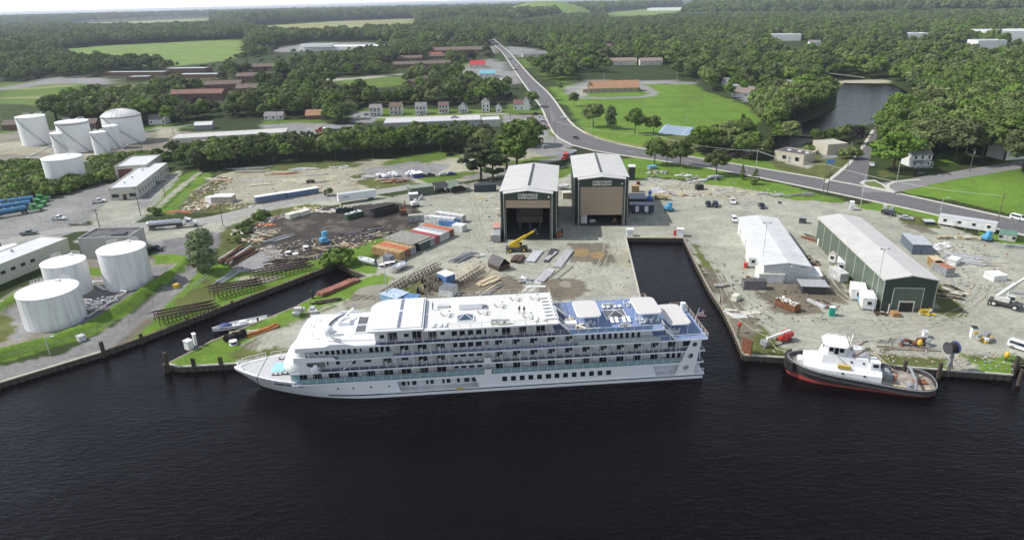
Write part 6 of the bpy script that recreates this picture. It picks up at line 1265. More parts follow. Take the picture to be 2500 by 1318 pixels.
for j in range(9):
    a=-1.25+j*.3125; m.beam((1.2-1.5*math.cos(a),3.1*math.sin(a),1.5),(1.2-1.5*math.cos(a),3.1*math.sin(a),4.15),.95,.5,TRB)
m.build('bow_fender',tug)
# white deckhouse with sloped side, upper house, wheelhouse
m=M(); hx=[3.2,4.5,6.5,9,12,15,17.8]
R=[]
for x in hx: w=thw(x,3)-.75; z0=sheer(x)-1.0; R.append([(x,-w,z0),(x,-w,4.15-.02*x),(x,-w*.80,4.7),(x,w*.80,4.7),(x,w,4.15),(x,w,z0)])
m.loft(R,TWH,cap0=True,cap1=True); m.build('deckhouse',tug)
m=M(); m.loft([[(6.2,-2.9,4.7),(16.3,-2.9,4.7),(16.3,2.9,4.7),(6.2,2.9,4.7)],[(6.6,-2.5,7.1),(15.0,-2.4,7.0),(15.0,2.4,7.0),(6.6,2.5,7.1)]],TWH,cap1=True); m.build('upper_house',tug)
wh=M(); pl=lambda r,z,dx=0:[(6.6+dx,-1.4*r,z),(7.4,-2.4*r,z),(10.6,-2.4*r,z),(11.2,-1.6*r,z),(11.2,1.6*r,z),(10.6,2.4*r,z),(7.4,2.4*r,z),(6.6+dx,1.4*r,z)]
wh.loft([pl(1,7.1),pl(1,8.1),pl(1.06,9.5)],TWH,cap1=True); w_=wh.build('wheelhouse',tug)
m=M(); m.prism([(p[0],p[1]) for p in pl(1.22,0,-.35)],9.5,9.68,TWH,TWH); m.build('roof',w_)
for s_ in (-1,1):
    for x0,x1,z0 in ((7.5,8.3,8.15),(8.55,9.3,7.55),(9.5,10.3,8.15)):
        y=s_*2.5; m=M(); m.add([(x0,s_*2.47,z0),(x1,s_*2.47,z0),(x1,s_*2.60,9.3),(x0,s_*2.60,9.3)],[(0,1,2,3)],GLASSD); m.build('window',w_)
for y in (-.9,0,.9): m=M(); m.add([(6.52,y-.38,8.15),(6.52,y+.38,8.15),(6.48,y+.38,9.3),(6.48,y-.38,9.3)],[(0,1,2,3)],GLASSD); m.build('window',w_)
for x,z in ((10.5,3.6),(12.0,6.1),(14.3,6.1),(14.6,3.6)):
    s_=-1; y=-(thw(x,3)-.75)-.02 if z<5 else -2.72; M().cyl((x,y,z),(x,y-.05,z),.26,GLASSD,n=12).build('porthole',tug)
m=M(); m.tube([(7.6,-1.8,9.7),(7.6,-1.8,10.5),(7.2,0,10.5),(7.6,1.8,10.5),(10.8,2.2,10.5),(10.8,-2.2,10.5),(7.6,-1.8,10.5)],.04,TWH,4)
for q in ((7.4,0),(10.8,2.2),(10.8,-2.2),(9.2,2.4),(9.2,-2.3)): m.cyl((q[0],q[1],9.7),(q[0],q[1],10.5),.04,TWH,n=4)
m.build('roof_rail',w_)
m=M(); m.cyl((11.6,0,7),(11.9,0,12.0),.12,TWH,n=6); m.beam((11.3,-1,10.6),(11.3,1,10.6),.1,.1,TWH); m.beam((11.9,-.5,11.4),(11.9,.5,11.4),.1,.1,TWH); m.build('mast',tug)
for y in (-1.6,1.6):
    m=M(); m.beam((12.3,y,6.9),(14.4,y,9.5),.9,.5,mat('stack_taupe',(.26,.22,.20),.6)); m.cyl((14.3,y,9.3),(15.2,y,9.7),.22,DGREY,n=8); m.build('exhaust_stack',tug)
m=M(); m.box(12.4,14.6,-.9,.9,7,8.6,TWH); m.build('stack_house',tug)
m=M(); m.box(15.6,17.3,-3.2,-1.7,4.7,6.9,TWH); m.box(16.0,17.0,-3.24,-3.21,5.7,6.5,GLASSD); m.build('aft_control_house',tug)
m=M(); m.box(9.4,11.8,-3.9,-3.2,4.07,4.7,YELL); tag(m.build('yellow_crate',loc=TA+Matrix.Rotation(TTH,3,'Z')@Vector((0,0,0)),rz=TTH),'long yellow crate on the side deck of the tugboat','crate')
m=M(); m.beam((12,-2.9,4.75),(9.3,-2.6,7.1),.6,.08,LGREY); m.beam((16.4,2.9,4.8),(13.6,2.6,7.0),.6,.08,LGREY); f_=m.build('stairs',tug); f_['kind']='stuff'
m=M()
for s_ in (-1,1):
    for k in range(9): m.cyl((5.5+k*1.3,s_*3.75,4.72),(5.5+k*1.3,s_*3.75,5.6),.035,TWH,n=4)
    m.tube([(5.5,s_*3.75,5.6),(15.9,s_*3.75,5.6)],.035,TWH,4)
f_=m.build('side_rail',tug); f_['kind']='stuff'
m=M(); m.cyl((2.6,-1,3.4),(2.6,1,3.4),.55,TWH,n=12); m.cyl((2.6,-1.15,3.4),(2.6,-1,3.4),.8,TWH,n=12); m.cyl((2.6,1,3.4),(2.6,1.15,3.4),.8,TWH,n=12); m.build('anchor_winch',tug)
m=M(); m.tube([(24.2,-4.1,1.5),(24.2,-3.3,3.3),(24.2,3.3,3.3),(24.2,4.1,1.5)],.28,GREY,8); m.build('towing_bow',tug)
m=M(); m.cyl((23.6,-3.2,1.75),(23.6,-1.6,1.75),.55,GREY,n=10); m.box(22.7,24.4,-3.5,-1.2,1.1,1.5,GREY); m.build('towing_pins',tug)
M().cyl((19.5,-1,2.2),(19.5,1.8,2.2),.9,GREY,n=14).build('tow_winch',tug)
def ontug(x,y,z): return TA+Matrix.Rotation(TTH,3,'Z')@Vector((x,y,z))
def box_thing(name,label,cat,loc,rz,sz,mt,trim=None,group=None):
    t=thing(name,label,cat,loc,rz,group); a,b,c=sz; M().box(-a/2,a/2,-b/2,b/2,0,c,mt).build('body',t)
    if trim: M().box(-a/2-.04,a/2+.04,-b/2-.04,b/2+.04,c*.9,c+.03,trim).build('lid',t)
    return t
for k,(x,y,l,w_,mt,lab) in enumerate([(21.6,-2.6,3.2,.5,WOODL,'yellow-brown plank along the river side of the tug afterdeck'),(21.3,.6,3.6,.35,ORANGE,'rusty orange beam across the tug afterdeck'),(25.9,.4,2.4,1.8,RUST,'rusty plate at the very stern of the tug'),(26.8,-2.2,1.0,.8,WOODL,'tan board in the stern corner of the tug'),(19.7,3.1,1.6,1.2,DGREY,'dark machinery box by the quay side of the tug'),(26.2,2.9,1.2,.5,WOODL,'short tan board at the tug stern')]):
    tag(M().box(-l/2,l/2,-w_/2,w_/2,0,.25 if k!=4 else 1.2,mt).build('deck_scrap' if k!=1 else 'beam',loc=ontug(x,y,.93),rz=TTH+(1.3 if k==1 else .15*k)),lab,'debris')
# gangway from the quay to the tug
t=thing('gangway','aluminium gangway with steps leading from the quay onto the tug','gangway',ontug(21.0,3.4,.95),TTH+math.radians(118)); L=6.6
for y in (-.45,.4): M().beam((0,y,.4),(L,y,1.2),.06,.12,LGREY).build('side_beam',t); 
rg=M(); rg.box(-.05,.25,-.4,.4,-.02,.02,WOODL); rme=rg.mesh('step')
for k in range(12): link('step',rme,t,(k*L/12,0,.42+.8*k/12))
m=M()
for y in (-.48,.45):
    m.tube([(0,y,1.3),(L,y,2.1)],.03,WOODL,4)
    for k in range(5): m.cyl((k*L/4,y,.4+.2*k),(k*L/4,y,1.3+.2*k),.03,WOODL,n=4)
m.build('hand_rail',t)['kind']='stuff'
tug.scale=(1,1,.86)
# ================================================================== vehicles
TYRE=mat('tyre',(.02,.02,.02),.85,var=.1); HUB=mat('wheel_rim',(.35,.35,.36),.4,.5)
_wh={}
def wheel(par,x,y,r=.36,w=.24,hub=HUB):
    key=(r,w,hub.name)
    if key not in _wh:
        a=M(); a.cyl((0,-w/2,0),(0,w/2,0),r,TYRE,n=14); b=M(); b.cyl((0,-w/2-.01,0),(0,w/2+.01,0),r*.55,hub,n=10); _wh[key]=(a.mesh('wheel'),b.mesh('rim'))
    o=link('wheel',_wh[key][0],par,(x,y,r)); link('rim',_wh[key][1],o); return o
CARP={}
def car(kind,colr,px1,px2,label,group=None,at=None,rz=None):
    """px1 = rear, px2 = front (ground points in the photograph)"""
    if at is None: a,b=P(*px1),P(*px2); c=(a+b)/2; rz=ang(a,b); c.z=.04
    else: c=Vector(at)
    mt=mat('car_paint_%s'%colr[0],colr[1],.25,.15,var=.02)
    prof={'sedan':([(-2.3,.35),(-2.3,.85),(-1.75,.95),(-1.15,1.42),(.35,1.45),(1.05,.98),(2.15,.82),(2.3,.6),(2.3,.35)],1.75),
      'suv':([(-2.3,.4),(-2.35,1.0),(-2.1,1.7),(-1.9,1.78),(.5,1.75),(1.15,1.12),(2.2,.98),(2.35,.7),(2.35,.4)],1.85),
      'van':([(-2.4,.4),(-2.45,1.1),(-2.3,1.85),(-2.1,1.95),(1.0,1.9),(1.8,1.15),(2.35,.98),(2.45,.7),(2.45,.4)],1.95),
      'pickup':([(-2.75,.45),(-2.75,1.05),(-.75,1.05),(-.6,1.8),(.75,1.82),(1.35,1.15),(2.6,1.05),(2.75,.7),(2.75,.45)],1.9)}[kind]
    pr,w=prof; t=thing({'sedan':'parked_car','suv':'parked_suv','van':'parked_van','pickup':'pickup_truck'}[kind],label,{'sedan':'car','suv':'car','van':'van','pickup':'pickup truck'}[kind],c,rz,group)
    m=M(); zb=max(p[1] for p in pr); ins=lambda z:(w/2 if z<1.12 else w/2-.20*(z-1.12)/.6)
    L=[(x,-ins(z),z) for x,z in pr]; R=[(x,ins(z),z) for x,z in pr]; n=len(pr); m.add(L+R,[tuple(range(n)),tuple(range(2*n-1,n-1,-1))]+[(i,(i+1)%n,n+(i+1)%n,n+i) for i in range(n)],mt); m.build('body',t)
    g=M(); ck={'sedan':(-1.05,.35,1.0,1.36),'suv':(-2.0,.55,1.12,1.64),'van':(-2.2,1.05,1.15,1.8),'pickup':(-.55,.75,1.15,1.7)}[kind]
    x0,x1,z0,z1=ck; fx={'sedan':.62,'suv':.55,'van':.6,'pickup':.5}[kind]
    for s_ in (-1,1): g.add([(x0+.05,s_*(ins(z0)+.012),z0),(x1+fx*.75,s_*(ins(z0)+.012),z0),(x1,s_*(ins(z1)+.012),z1),(x0+.15,s_*(ins(z1)+.012),z1)],[(0,1,2,3)],GLASSD)
    g.build('side_window',t)['kind']='stuff'
    def pan(xa,za,xb,zb,nm,off):
        q=M(); q.add([(xa+off,-ins(za)*.88,za+.015),(xa+off,ins(za)*.88,za+.015),(xb+off,ins(zb)*.85,zb+.015),(xb+off,-ins(zb)*.85,zb+.015)],[(0,1,2,3)],GLASSD); q.build(nm,t)
    i=[k for k in range(len(pr)-1) if pr[k][1]>1.35 and pr[k+1][1]<1.2 and pr[k][0]>0][0]; (xa,za),(xb,zb_)=pr[i],pr[i+1]; pan(xa+(xb-xa)*.1,za+(zb_-za)*.1,xa+(xb-xa)*.92,za+(zb_-za)*.92,'windscreen',.02)
    i=[k for k in range(len(pr)-1) if pr[k][1]<1.2 and pr[k+1][1]>1.35][0]; (xa,za),(xb,zb_)=pr[i],pr[i+1]; pan(xa+(xb-xa)*.2,za+(zb_-za)*.2,xa+(xb-xa)*.9,za+(zb_-za)*.9,'rear_window',-.02)
    if kind=='pickup':
        q=M(); q.box(-2.65,-.85,-.78,.78,1.056,1.065,mat('bed_liner',(.05,.05,.05),.8)); q.build('cargo_bed',t)
    ax=1.35 if kind!='pickup' else 1.7
    for x in (-ax,ax):
        for s_ in (-1,1): wheel(t,x,s_*(w/2-.10),.36 if kind in('sedan','van') else .40)
    hl=M(); hl.box(-.03,.03,-.18,.18,-.08,.08,WHITE); hm=hl.mesh('headlight'); tl=M(); tl.box(-.03,.03,-.12,.12,-.12,.12,RED); tm=tl.mesh('tail_light')
    for s_ in (-1,1): link('headlight',hm,t,(pr[-1][0],s_*.65,.72)); link('tail_light',tm,t,(pr[0][0],s_*.75,.8))
    return t
W_=('white',(.75,.75,.75)); K_=('black',(.02,.02,.022)); D_=('navy',(.025,.03,.05)); S_c=('silver',(.45,.46,.47)); G_=('grey',(.16,.17,.18)); R_=('red',(.4,.04,.03)); B_=('blue',(.06,.12,.25))
CARS=[('suv',W_,(1410,343),(1402,336),'x'),]
for kd,cl,a,b,lab in [
 ('sedan',K_,(1399,336),(1413,341),'black car driving away along the highway bend'),('van',W_,(2470,533),(2500,541),'white minivan on the highway at the right edge'),
 ('suv',K_,(2160,523),(2178,527),'black car parked by the utility cabinets'),('sedan',S_c,(2200,534),(2222,537),'silver hatchback parked right of the black car'),
 ('pickup',K_,(1724,491),(1734,514),'black pickup parked leftmost in the open yard'),('suv',D_,(1742,494),(1752,514),'dark blue car parked against the black pickup'),
 ('pickup',W_,(1785,487),(1792,505),'white pickup parked alone in the middle yard'),('pickup',D_,(1852,496),(1866,518),'dark pickup parked beside the light mast'),
 ('suv',W_,(1787,532),(1797,549),'white station car beside the white workshop'),('sedan',K_,(1095,381),(1104,380),'dark car in the shade under the tree belt'),
 ('sedan',K_,(2228,430),(2258,427),'black car on the lane by the porch house'),('pickup',K_,(366,610),(394,613),'black pickup behind the tall near tank'),
 ('pickup',W_,(128,537),(160,537),'white pickup leaving the truck lot gate'),('pickup',W_,(225,497),(258,493),'white pickup with open bed near the office block'),('pickup',W_,(92,487),(122,485),'white pickup behind the green tractors'),
 ('sedan',W_,(1078,429),(1090,428),'white car on the grass by the tarp pile'),('sedan',B_,(1096,428),(1108,427),'pale blue car beside the white one'),('pickup',K_,(1040,432),(1056,431),'dark pickup parked next to the blue tarp'),
 ('suv',S_c,(1322,363),(1342,360),'silver car in the shade near the yard entrance'),('pickup',K_,(1298,282),(1315,280),'black pickup in the paved lot'),('sedan',W_,(1372,290),(1380,290),'white car coming down the highway'),
 ('sedan',W_,(2126,402),(2130,408),'white car at the maple on the side street'),('suv',G_,(372,452),(386,448),'grey car in the shadow of the office wall'),('sedan',S_c,(386,445),(400,441),'silver car in the shadow of the office wall'),
 ('sedan',W_,(868,287),(876,284),'white car left of the first lawn house'),('sedan',B_,(890,283),(899,281),'blue car beside the first lawn house'),('sedan',W_,(676,292),(684,292),'white car by the low bungalow'),
 ('van',W_,(2482,850),(2500,856),'white van cut off by the right edge near the mooring rope'),('pickup',G_,(62,574),(80,572),'grey pickup behind the truck loading canopy'),
 ('sedan',K_,(1256,172),(1264,172),'dark car on the far highway'),('sedan',W_,(1262,163),(1270,162),'white car further up the highway'),('sedan',K_,(1244,146),(1251,146),'black car at the far crossing'),('suv',W_,(1236,140),(1243,140),'white car at the far crossing')]:
    car(kd,cl,a,b,lab)
for k in range(8):
    x=1228+k*4+ (k//4)*2; car(['sedan','suv'][k%2],[W_,S_c,W_,G_,W_,W_,S_c,W_][k],None,None,'parked car number %s from the left beside the store annex'%['one','two','three','four','five','six','seven','eight'][k],'cars parked in the store lot',at=P(1232+k*8,303-k*.8)+Vector((0,0,.05)),rz=1.6)
for k in range(6): car(['suv','sedan'][k%2],[W_,W_,S_c,R_,W_,R_][k],None,None,'parked car number %s down the row at the highway side of the lot'%['one','two','three','four','five','six'][k],'cars in the highway side row',at=P(1322+k*2.4,289+k*5.2)+Vector((0,0,.05)),rz=.05)
# road tankers and tractors
def tanker(px1,px2,label,tankmt,cabmt,group=None,L=17.5,logo=False,at=None,rz=None):
    if at is None: a,b=P(*px1),P(*px2); c=(a+b)/2; rz=ang(a,b); c.z=.03
    else: c=at
    t=thing('road_tanker',label,'tanker truck',c,rz,group); h=L/2
    x0,x1=-h,h-5.6; m=M(); n=14
    R=[]
    for x,s_ in ((x0,.0),(x0+.05,.75),(x0+.3,.95),(x0+.7,1),(x1-.7,1),(x1-.3,.95),(x1-.05,.75),(x1,.0)): R.append([(x,1.2*s_*math.cos(k*6.283/n),2.35+.88*s_*math.sin(k*6.283/n)) for k in range(n)])
    m.loft(R,tankmt); m.build('tank',t,angle=40)
    for k in range(4): M().box(x0+1.5+k*2.6,x0+2.1+k*2.6,-.3,.3,3.2,3.38,LGREY).build('hatch',t)
    M().box(x0+.4,x1,-.5,.5,1.0,1.5,DGREY).build('chassis',t)
    M().box(x0+2.8,x0+5.6,-1.15,1.15,.7,1.1,LGREY).build('side_locker',t)
    for x in (x0+1.0,x0+2.2,x1-.6,x1-1.8,h-1.2):
        for s_ in (-1,1): wheel(t,x,s_*1.0,.5,.35)
    cb=M(); cb.box(h-5.2,h-1.0,-.45,.45,.75,1.05,DGREY); cb.box(h-4.3,h-2.5,-1.15,1.15,.9,3.0,cabmt); cb.box(h-2.5,h-.35,-.85,.85,.9,1.95,cabmt); cb.add([(h-4.3,-1.1,3.0),(h-3.0,-1.1,3.0),(h-4.3,-1.1,3.6),(h-4.3,1.1,3.0),(h-3.0,1.1,3.0),(h-4.3,1.1,3.6)],[(0,1,2),(3,5,4),(1,4,5,2),(0,2,5,3)],cabmt); cab=cb.build('cab',t)
    M().box(h-2.49,h-2.45,-1.0,1.0,2.0,2.85,GLASSD).build('windscreen',cab)
    for s_ in (-1,1): M().box(h-3.8,h-2.7,s_*1.16-.01,s_*1.16+.01,2.0,2.8,GLASSD).build('side_window',cab)
    for s_ in (-1,1): M().cyl((h-4.6,s_*.95,1.0),(h-4.6,s_*.95,3.7),.10,CHROME,n=8).build('exhaust_pipe',cab)
    M().box(h-.36,h-.2,-1.15,1.15,.5,.85,CHROME).build('bumper',cab)
    if logo:
        q=M(); q.ell((x0+2.2,-1.16,2.45),(.75,.05,.5),WHITE,14,6); q.build('round_emblem',t)
    return t
tanker((359,562),(489,551),'polished silver tanker with a white tractor on the yard road',CHROME,mat('truck_white',(.72,.72,.72),.35))
tanker((842,322),(766,324),'silver tanker with a red tractor beyond the tree belt',CHROME,RED); tanker((1412,376),(1366,398),'silver tanker with a red tractor turning into the shed lane',CHROME,RED,L=15)
BT=mat('blue_tank_wrap',(.04,.10,.26),.35,.1,var=.3,scale=.25,col2=(.06,.24,.34)); GC=mat('green_cab',(.05,.32,.06),.35)
for k,(a,b) in enumerate([((-22,536),(95,515)),((-10,520),(104,503)),((-2,507),(112,492))]): tanker(a,b,['nearest blue-wrapped tanker with a bright green tractor','middle blue-wrapped tanker with a bright green tractor','rearmost blue-wrapped tanker with a bright green tractor'][k],BT,GC,'blue tankers with green tractors',L=20,logo=True)
# box trailer, mobile homes, cabins
def trailer(A,B_,D,h,label,wall,roof,name='box_trailer',cat='trailer',z0=1.0,wheels=True,nwin=0,text=None,door=False,grp=None,ridge=0):
    o,th,L=fr(A,B_); t=thing(name,label,cat,o,th,grp); M().box(0,L,0,D,z0,z0+h,wall).build('body',t)
    if ridge: r=M(); gable(r,0,L,0,D,z0+h,ridge,roof,.15,.08,axis='x'); r.build('roof',t)
    else: M().box(-.06,L+.06,-.06,D+.06,z0+h,z0+h+.10,roof).build('roof',t)
    if wheels:
        for x in (L*.82,L*.90):
            for y in (.3,D-.3): wheel(t,x,y,.5,.3)
    elif z0>.15:
        bm=M(); bm.box(-.2,.2,-.2,.2,0,z0,GREY); bme=bm.mesh('pier_block')
        for k in range(5):
            for y in (.3,D-.3): link('pier_block',bme,t,(.5+(L-1)*k/4,y,0))
    if nwin: windows(t,L,[z0+h*.58],nwin,1.0,.9,L*.12,L*.88)
    if door: M().box(L*.3,L*.3+.9,-.05,-.005,z0+.05,z0+2.1,LGREY).build('door',t)
    if text: lettering(text[0],text[1],text[2],t,upright(text[3],-.04,z0+h*.55),'side_lettering')
    return t
trailer((828,499),(920,486),2.6,2.8,'long white box trailer parked in the scrapyard lane',WHITE,LGREY,text=('ODFL',1.0,mat('faded_blue',(.15,.2,.5),.6),3.2))
trailer((2288,549),(2428,571),3.6,2.7,'long white mobile office on blocks beside the highway',WHITE2,LGREY,'mobile_office','mobile office',.5,False,4,door=True)
trailer((626,498),(700,486),3.2,2.5,'long blue site cabin with a white roof, overgrown with vines',mat('cabin_blue',(.10,.15,.25),.6,var=.15),WHITE2,'site_cabin','cabin',.1,False); trailer((702,485),(779,472),3.2,2.2,'second roof half of the blue site cabin, white and vine-covered',MATS['cabin_blue'],WHITE2,'site_cabin','cabin',.1,False)
BGR=mat('cabin_slate',(.13,.16,.20),.6,var=.1)
t=trailer((2225,621),(2248,622),11,3.0,'left one of two long slate-blue cabins behind the warehouse',BGR,mat('cabin_roof_grey',(.42,.45,.47),.6),'site_cabin','cabin',.15,False,grp='slate-blue cabins'); t=trailer((2249,622),(2272,623),9,3.0,'right one of two long slate-blue cabins behind the warehouse',BGR,MATS['cabin_roof_grey'],'site_cabin','cabin',.15,False,grp='slate-blue cabins')
Gc='white cabins against the warehouse wall'
trailer((2021,641),(2038,645),5.5,2.5,'white cabin with egg-crate roof, farthest along the warehouse wall',WHITE2,mat('egg_crate_roof',(.50,.48,.44),.7,var=.4,scale=3),'site_cabin','cabin',.4,False,1,grp=Gc); trailer((2040,664),(2062,667),5.5,2.6,'second white cabin along the warehouse wall, with a dark window',WHITE2,WHITE,'site_cabin','cabin',.4,False,1,grp=Gc)
trailer((2076,733),(2113,737),5.6,2.7,'third white cabin along the warehouse wall',WHITE2,WHITE,'site_cabin','cabin',.4,False,1,grp=Gc); trailer((2103,757),(2136,760),5.6,2.8,'nearest white cabin at the warehouse corner',WHITE2,WHITE,'site_cabin','cabin',.5,False,1,grp=Gc)
trailer((1826,655),(1848,656),7,2.6,'white cabin leaning against the left wall of the workshop',WHITE2,WHITE,'site_cabin','cabin',.7,False,1)
t=trailer((2436,586),(2478,592),3.4,2.2,'garden shed with cream walls and green shingle roof at the right edge',mat('shed_cream',(.50,.50,.42),.7),mat('green_shingles',(.10,.20,.15),.8),'garden_shed','shed',.1,False,2,door=True,ridge=.9)
trailer((1534,441),(1550,441),4.5,6.0,'narrow dark green shed with white roof right of the right ship shed',GREEND,WHITE,'utility_shed','shed',0,False); trailer((2072,514),(2083,515),2.0,3.1,'small white gate hut by the yard entrance',WHITE2,WHITE,'gate_hut','hut',.05,False,door=True)
trailer((1003,481),(1061,474),5.5,3.4,'open-fronted green steel shed left of the ship sheds',GREENS,mat('olive_roof',(.23,.25,.20),.7),'storage_shed','shed',0,False); trailer((1000,490),(1022,488),3,2.4,'small white-roofed lean-to hut before the green steel shed',GREY,WHITE,'hut','hut',.1,False)
# canvas shelters beside the green shed
for k,(a,b,D) in enumerate([((1066,474),(1094,470),6),((1100,474),(1146,466),7)]):
    o,th,L=fr(a,b); t=thing('canvas_shelter',['low dark canvas shelter next to the green steel shed','larger green tent shelter with sagging sides'][k],'shelter',o,th); m=M(); gable(m,0,L,0,D,2.4,1.8,[DGREY,GREENS][k],.3,.08,axis='x' if k==0 else 'y'); m.build('canopy',t)
    for x in (0,L-.15):
        for y in (0,D-.15): M().box(x,x+.15,y,y+.15,0,2.4,GREY).build('post',t)
    t2_=M(); t2_.box(1,L-1,1.5,D-1,0,1.3,WOODD); t2_.build('stored_goods',t)
trailer((1158,470),(1212,468),3.2,3.0,'dark navy container office left of the left ship shed',mat('navy_steel',(.035,.05,.065),.6),mat('navy_roof',(.05,.06,.075),.6),'container_office','container',0,False)
t=trailer((1536,522),(1596,523),4,2.6,'dark blue cabins with white doors right of the right ship shed',mat('dark_cabin',(.03,.04,.06),.6),mat('blue_grey_roof',(.17,.18,.24),.5),'site_cabin','cabin',.8,False); 
for x in (2.2,5.6): M().box(x,x+1.3,-.06,-.01,.85,3.0,WHITE2).build('door',t)
for k,(a,b) in enumerate([((1536,507),(1558,507)),((1559,507),(1578,507))]): trailer(a,b,8,3.4,['left dark blue roofed cabin between shed and parked lifts','right dark blue roofed cabin beside the upright blue lift'][k],MATS['dark_cabin'],MATS['blue_grey_roof'],'site_cabin','cabin',0,False)
trailer((1503-195,510),(1324,510),2.6,2.8,'grey-roofed dark van box between the two ship sheds',BLACK,GREY,'van_box','trailer',.6,True)
# ================================================================== quay walls, dolphins
def wall_along(pts,label,name='quay_wall',capm=None,top=.06,pitch=1.45,capw=.3,mt=None,inward=1):
    a0=Vector((pts[0][0],pts[0][1],0)); t=thing(name,label,'quay wall',a0); mt=mt or PILE
    m=M(); cp=M(); pm=M(); pm.box(-.42,.42,-.20,.0,-2.2,-.02,mt); pme=pm.mesh('sheet_pile')
    for (x0,y0),(x1,y1) in zip(pts[:-1],pts[1:]):
        a=Vector((x0,y0,0))-a0; b=Vector((x1,y1,0))-a0; d=(b-a); L=d.length; d.normalize(); n=Vector((d.y,-d.x,0))*inward
        m.add([a-Vector((0,0,2.6)),b-Vector((0,0,2.6)),b+Vector((0,0,.02)),a+Vector((0,0,.02))],[(0,1,2,3)],mt)
        q=[a+n*.22,b+n*.22,b-n*capw,a-n*capw]; cp.add([tuple(p+Vector((0,0,top))) for p in q]+[tuple(p+Vector((0,0,top-.28))) for p in q],[(0,1,2,3),(0,1,5,4),(1,2,6,5),(2,3,7,6),(3,0,4,7)],capm or CONC)
        k=max(1,int(L/pitch)); th=math.atan2(d.y,d.x)+(0 if inward>0 else math.pi)
        for i in range(k): o=link('sheet_pile',pme,t,tuple(a+d*(L*(i+.5)/k)),th)
    m.build('wall_face',t); cp.build('wall_cap',t); return t
RC=mat('rusty_cap',(.16,.11,.08),.9,var=.3); YC=mat('yellowed_cap',(.52,.50,.36),.8,var=.1)
wall_along([(SHORE[0][0]+1380,SHORE[1][1]-32.2)]+SHORE[1:3],'steel quay wall with a yellowed kerb along the river below the oil depot',capm=YC)
wall_along(SHORE[2:8],'long dark bulkhead on the north bank of the left canal',capm=RC); wall_along(SHORE[7:9],'short bulkhead closing the head of the left canal',capm=RC)
wall_along(SHORE[8:14],'bulkhead on the spit side of the left canal',capm=WOOD); wall_along(SHORE[13:16],'sheet pile wall round the grassy tip of the spit',capm=CONC)
qe=(corner.x,corner.y); wall_along([SHORE[15+0],qe],'quay wall behind the cruise ship',capm=CONC); i0=SHORE.index(qe)
wall_along([qe,SHORE[i0+1]],'west wall of the launching slip',capm=CONC); wall_along(SHORE[i0+1:i0+3],'dark head wall of the launching slip with a pale timber cap',capm=WOODL); wall_along(SHORE[i0+2:i0+8],'ragged piled east wall of the launching slip',capm=WOOD,pitch=1.6)
wall_along(SHORE[i0+7:i0+12],'sheet pile quay wall behind the tugboat',capm=CONC,pitch=1.5); wall_along(SHORE[i0+11:i0+14],'recessed corner of the right quay wall',capm=WOODD)
def pile(x,y,top,r,label,mt=WOODD,cat='mooring pile',zb=-3):
    p=P(x,y); tag(M().cyl((0,0,zb),(0,0,top),r,mt,r2=r*.95,n=9).build('mooring_pile',loc=(p.x,p.y,0)),label,cat)
for q in [(252,858,2.6,.5,'thick timber dolphin at the corner of the depot quay'),(409,893,3.4,.45,'tallest timber pile at the tip of the spit'),(403,893,.5,.6,'mossy fender bundle beside the spit tip pile'),(471,893,2.0,.28,'left timber pile of the first pair on the spit wall'),(476,893,1.9,.28,'right timber pile of the first pair on the spit wall'),(537,889,1.9,.24,'left timber pile of the second pair on the spit wall'),(543,889,1.9,.24,'right timber pile of the second pair on the spit wall'),
 (345,825,1.2,.45,'squat timber pile on the left canal bulkhead'),(763,728,2.4,.38,'mossy post at the bend of the spit bulkhead'),(724,752,.9,.3,'black bollard on the spit bulkhead'),(630,782,.8,.3,'black bollard beside the floating dock'),(2089,893,1.9,.4,'dark dolphin behind the tug deckhouse'),(2208,899,1.9,.4,'dark dolphin behind the tug gangway'),(2293,908,2.2,.45,'mossy dolphin right of the tug stern'),(2478,900,3.0,.42,'tall grey pile at the recessed corner of the right quay'),(2490,925,2.2,.42,'shorter pile at the far right of the quay'),(567,741,.9,.3,'stub pile midway on the left canal bulkhead'),(458,783,.9,.35,'stub pile below the keel cradle'),(1758,743,2.2,.15,'thin stake on the east wall of the slip'),(1803,812,1.8,.15,'thin stake with a red ball near the slip corner')]: pile(*q)
p=P(1803,812); tag(M().ell((0,0,0),(.5,.5,.55),RED,10,7).build('mooring_buoy',loc=(p.x,p.y,2.2),smooth=True),'red ball buoy hung on a stake at the slip corner','buoy')
p=P(1822,862); o=M().box(-1.3,1.3,-.15,.15,-.5,3.6,RUST).build('rusty_plate',loc=(p.x,p.y,0),rz=-1.0); tag(o,'upright rusty steel plate at the corner of the slip','steel plate')
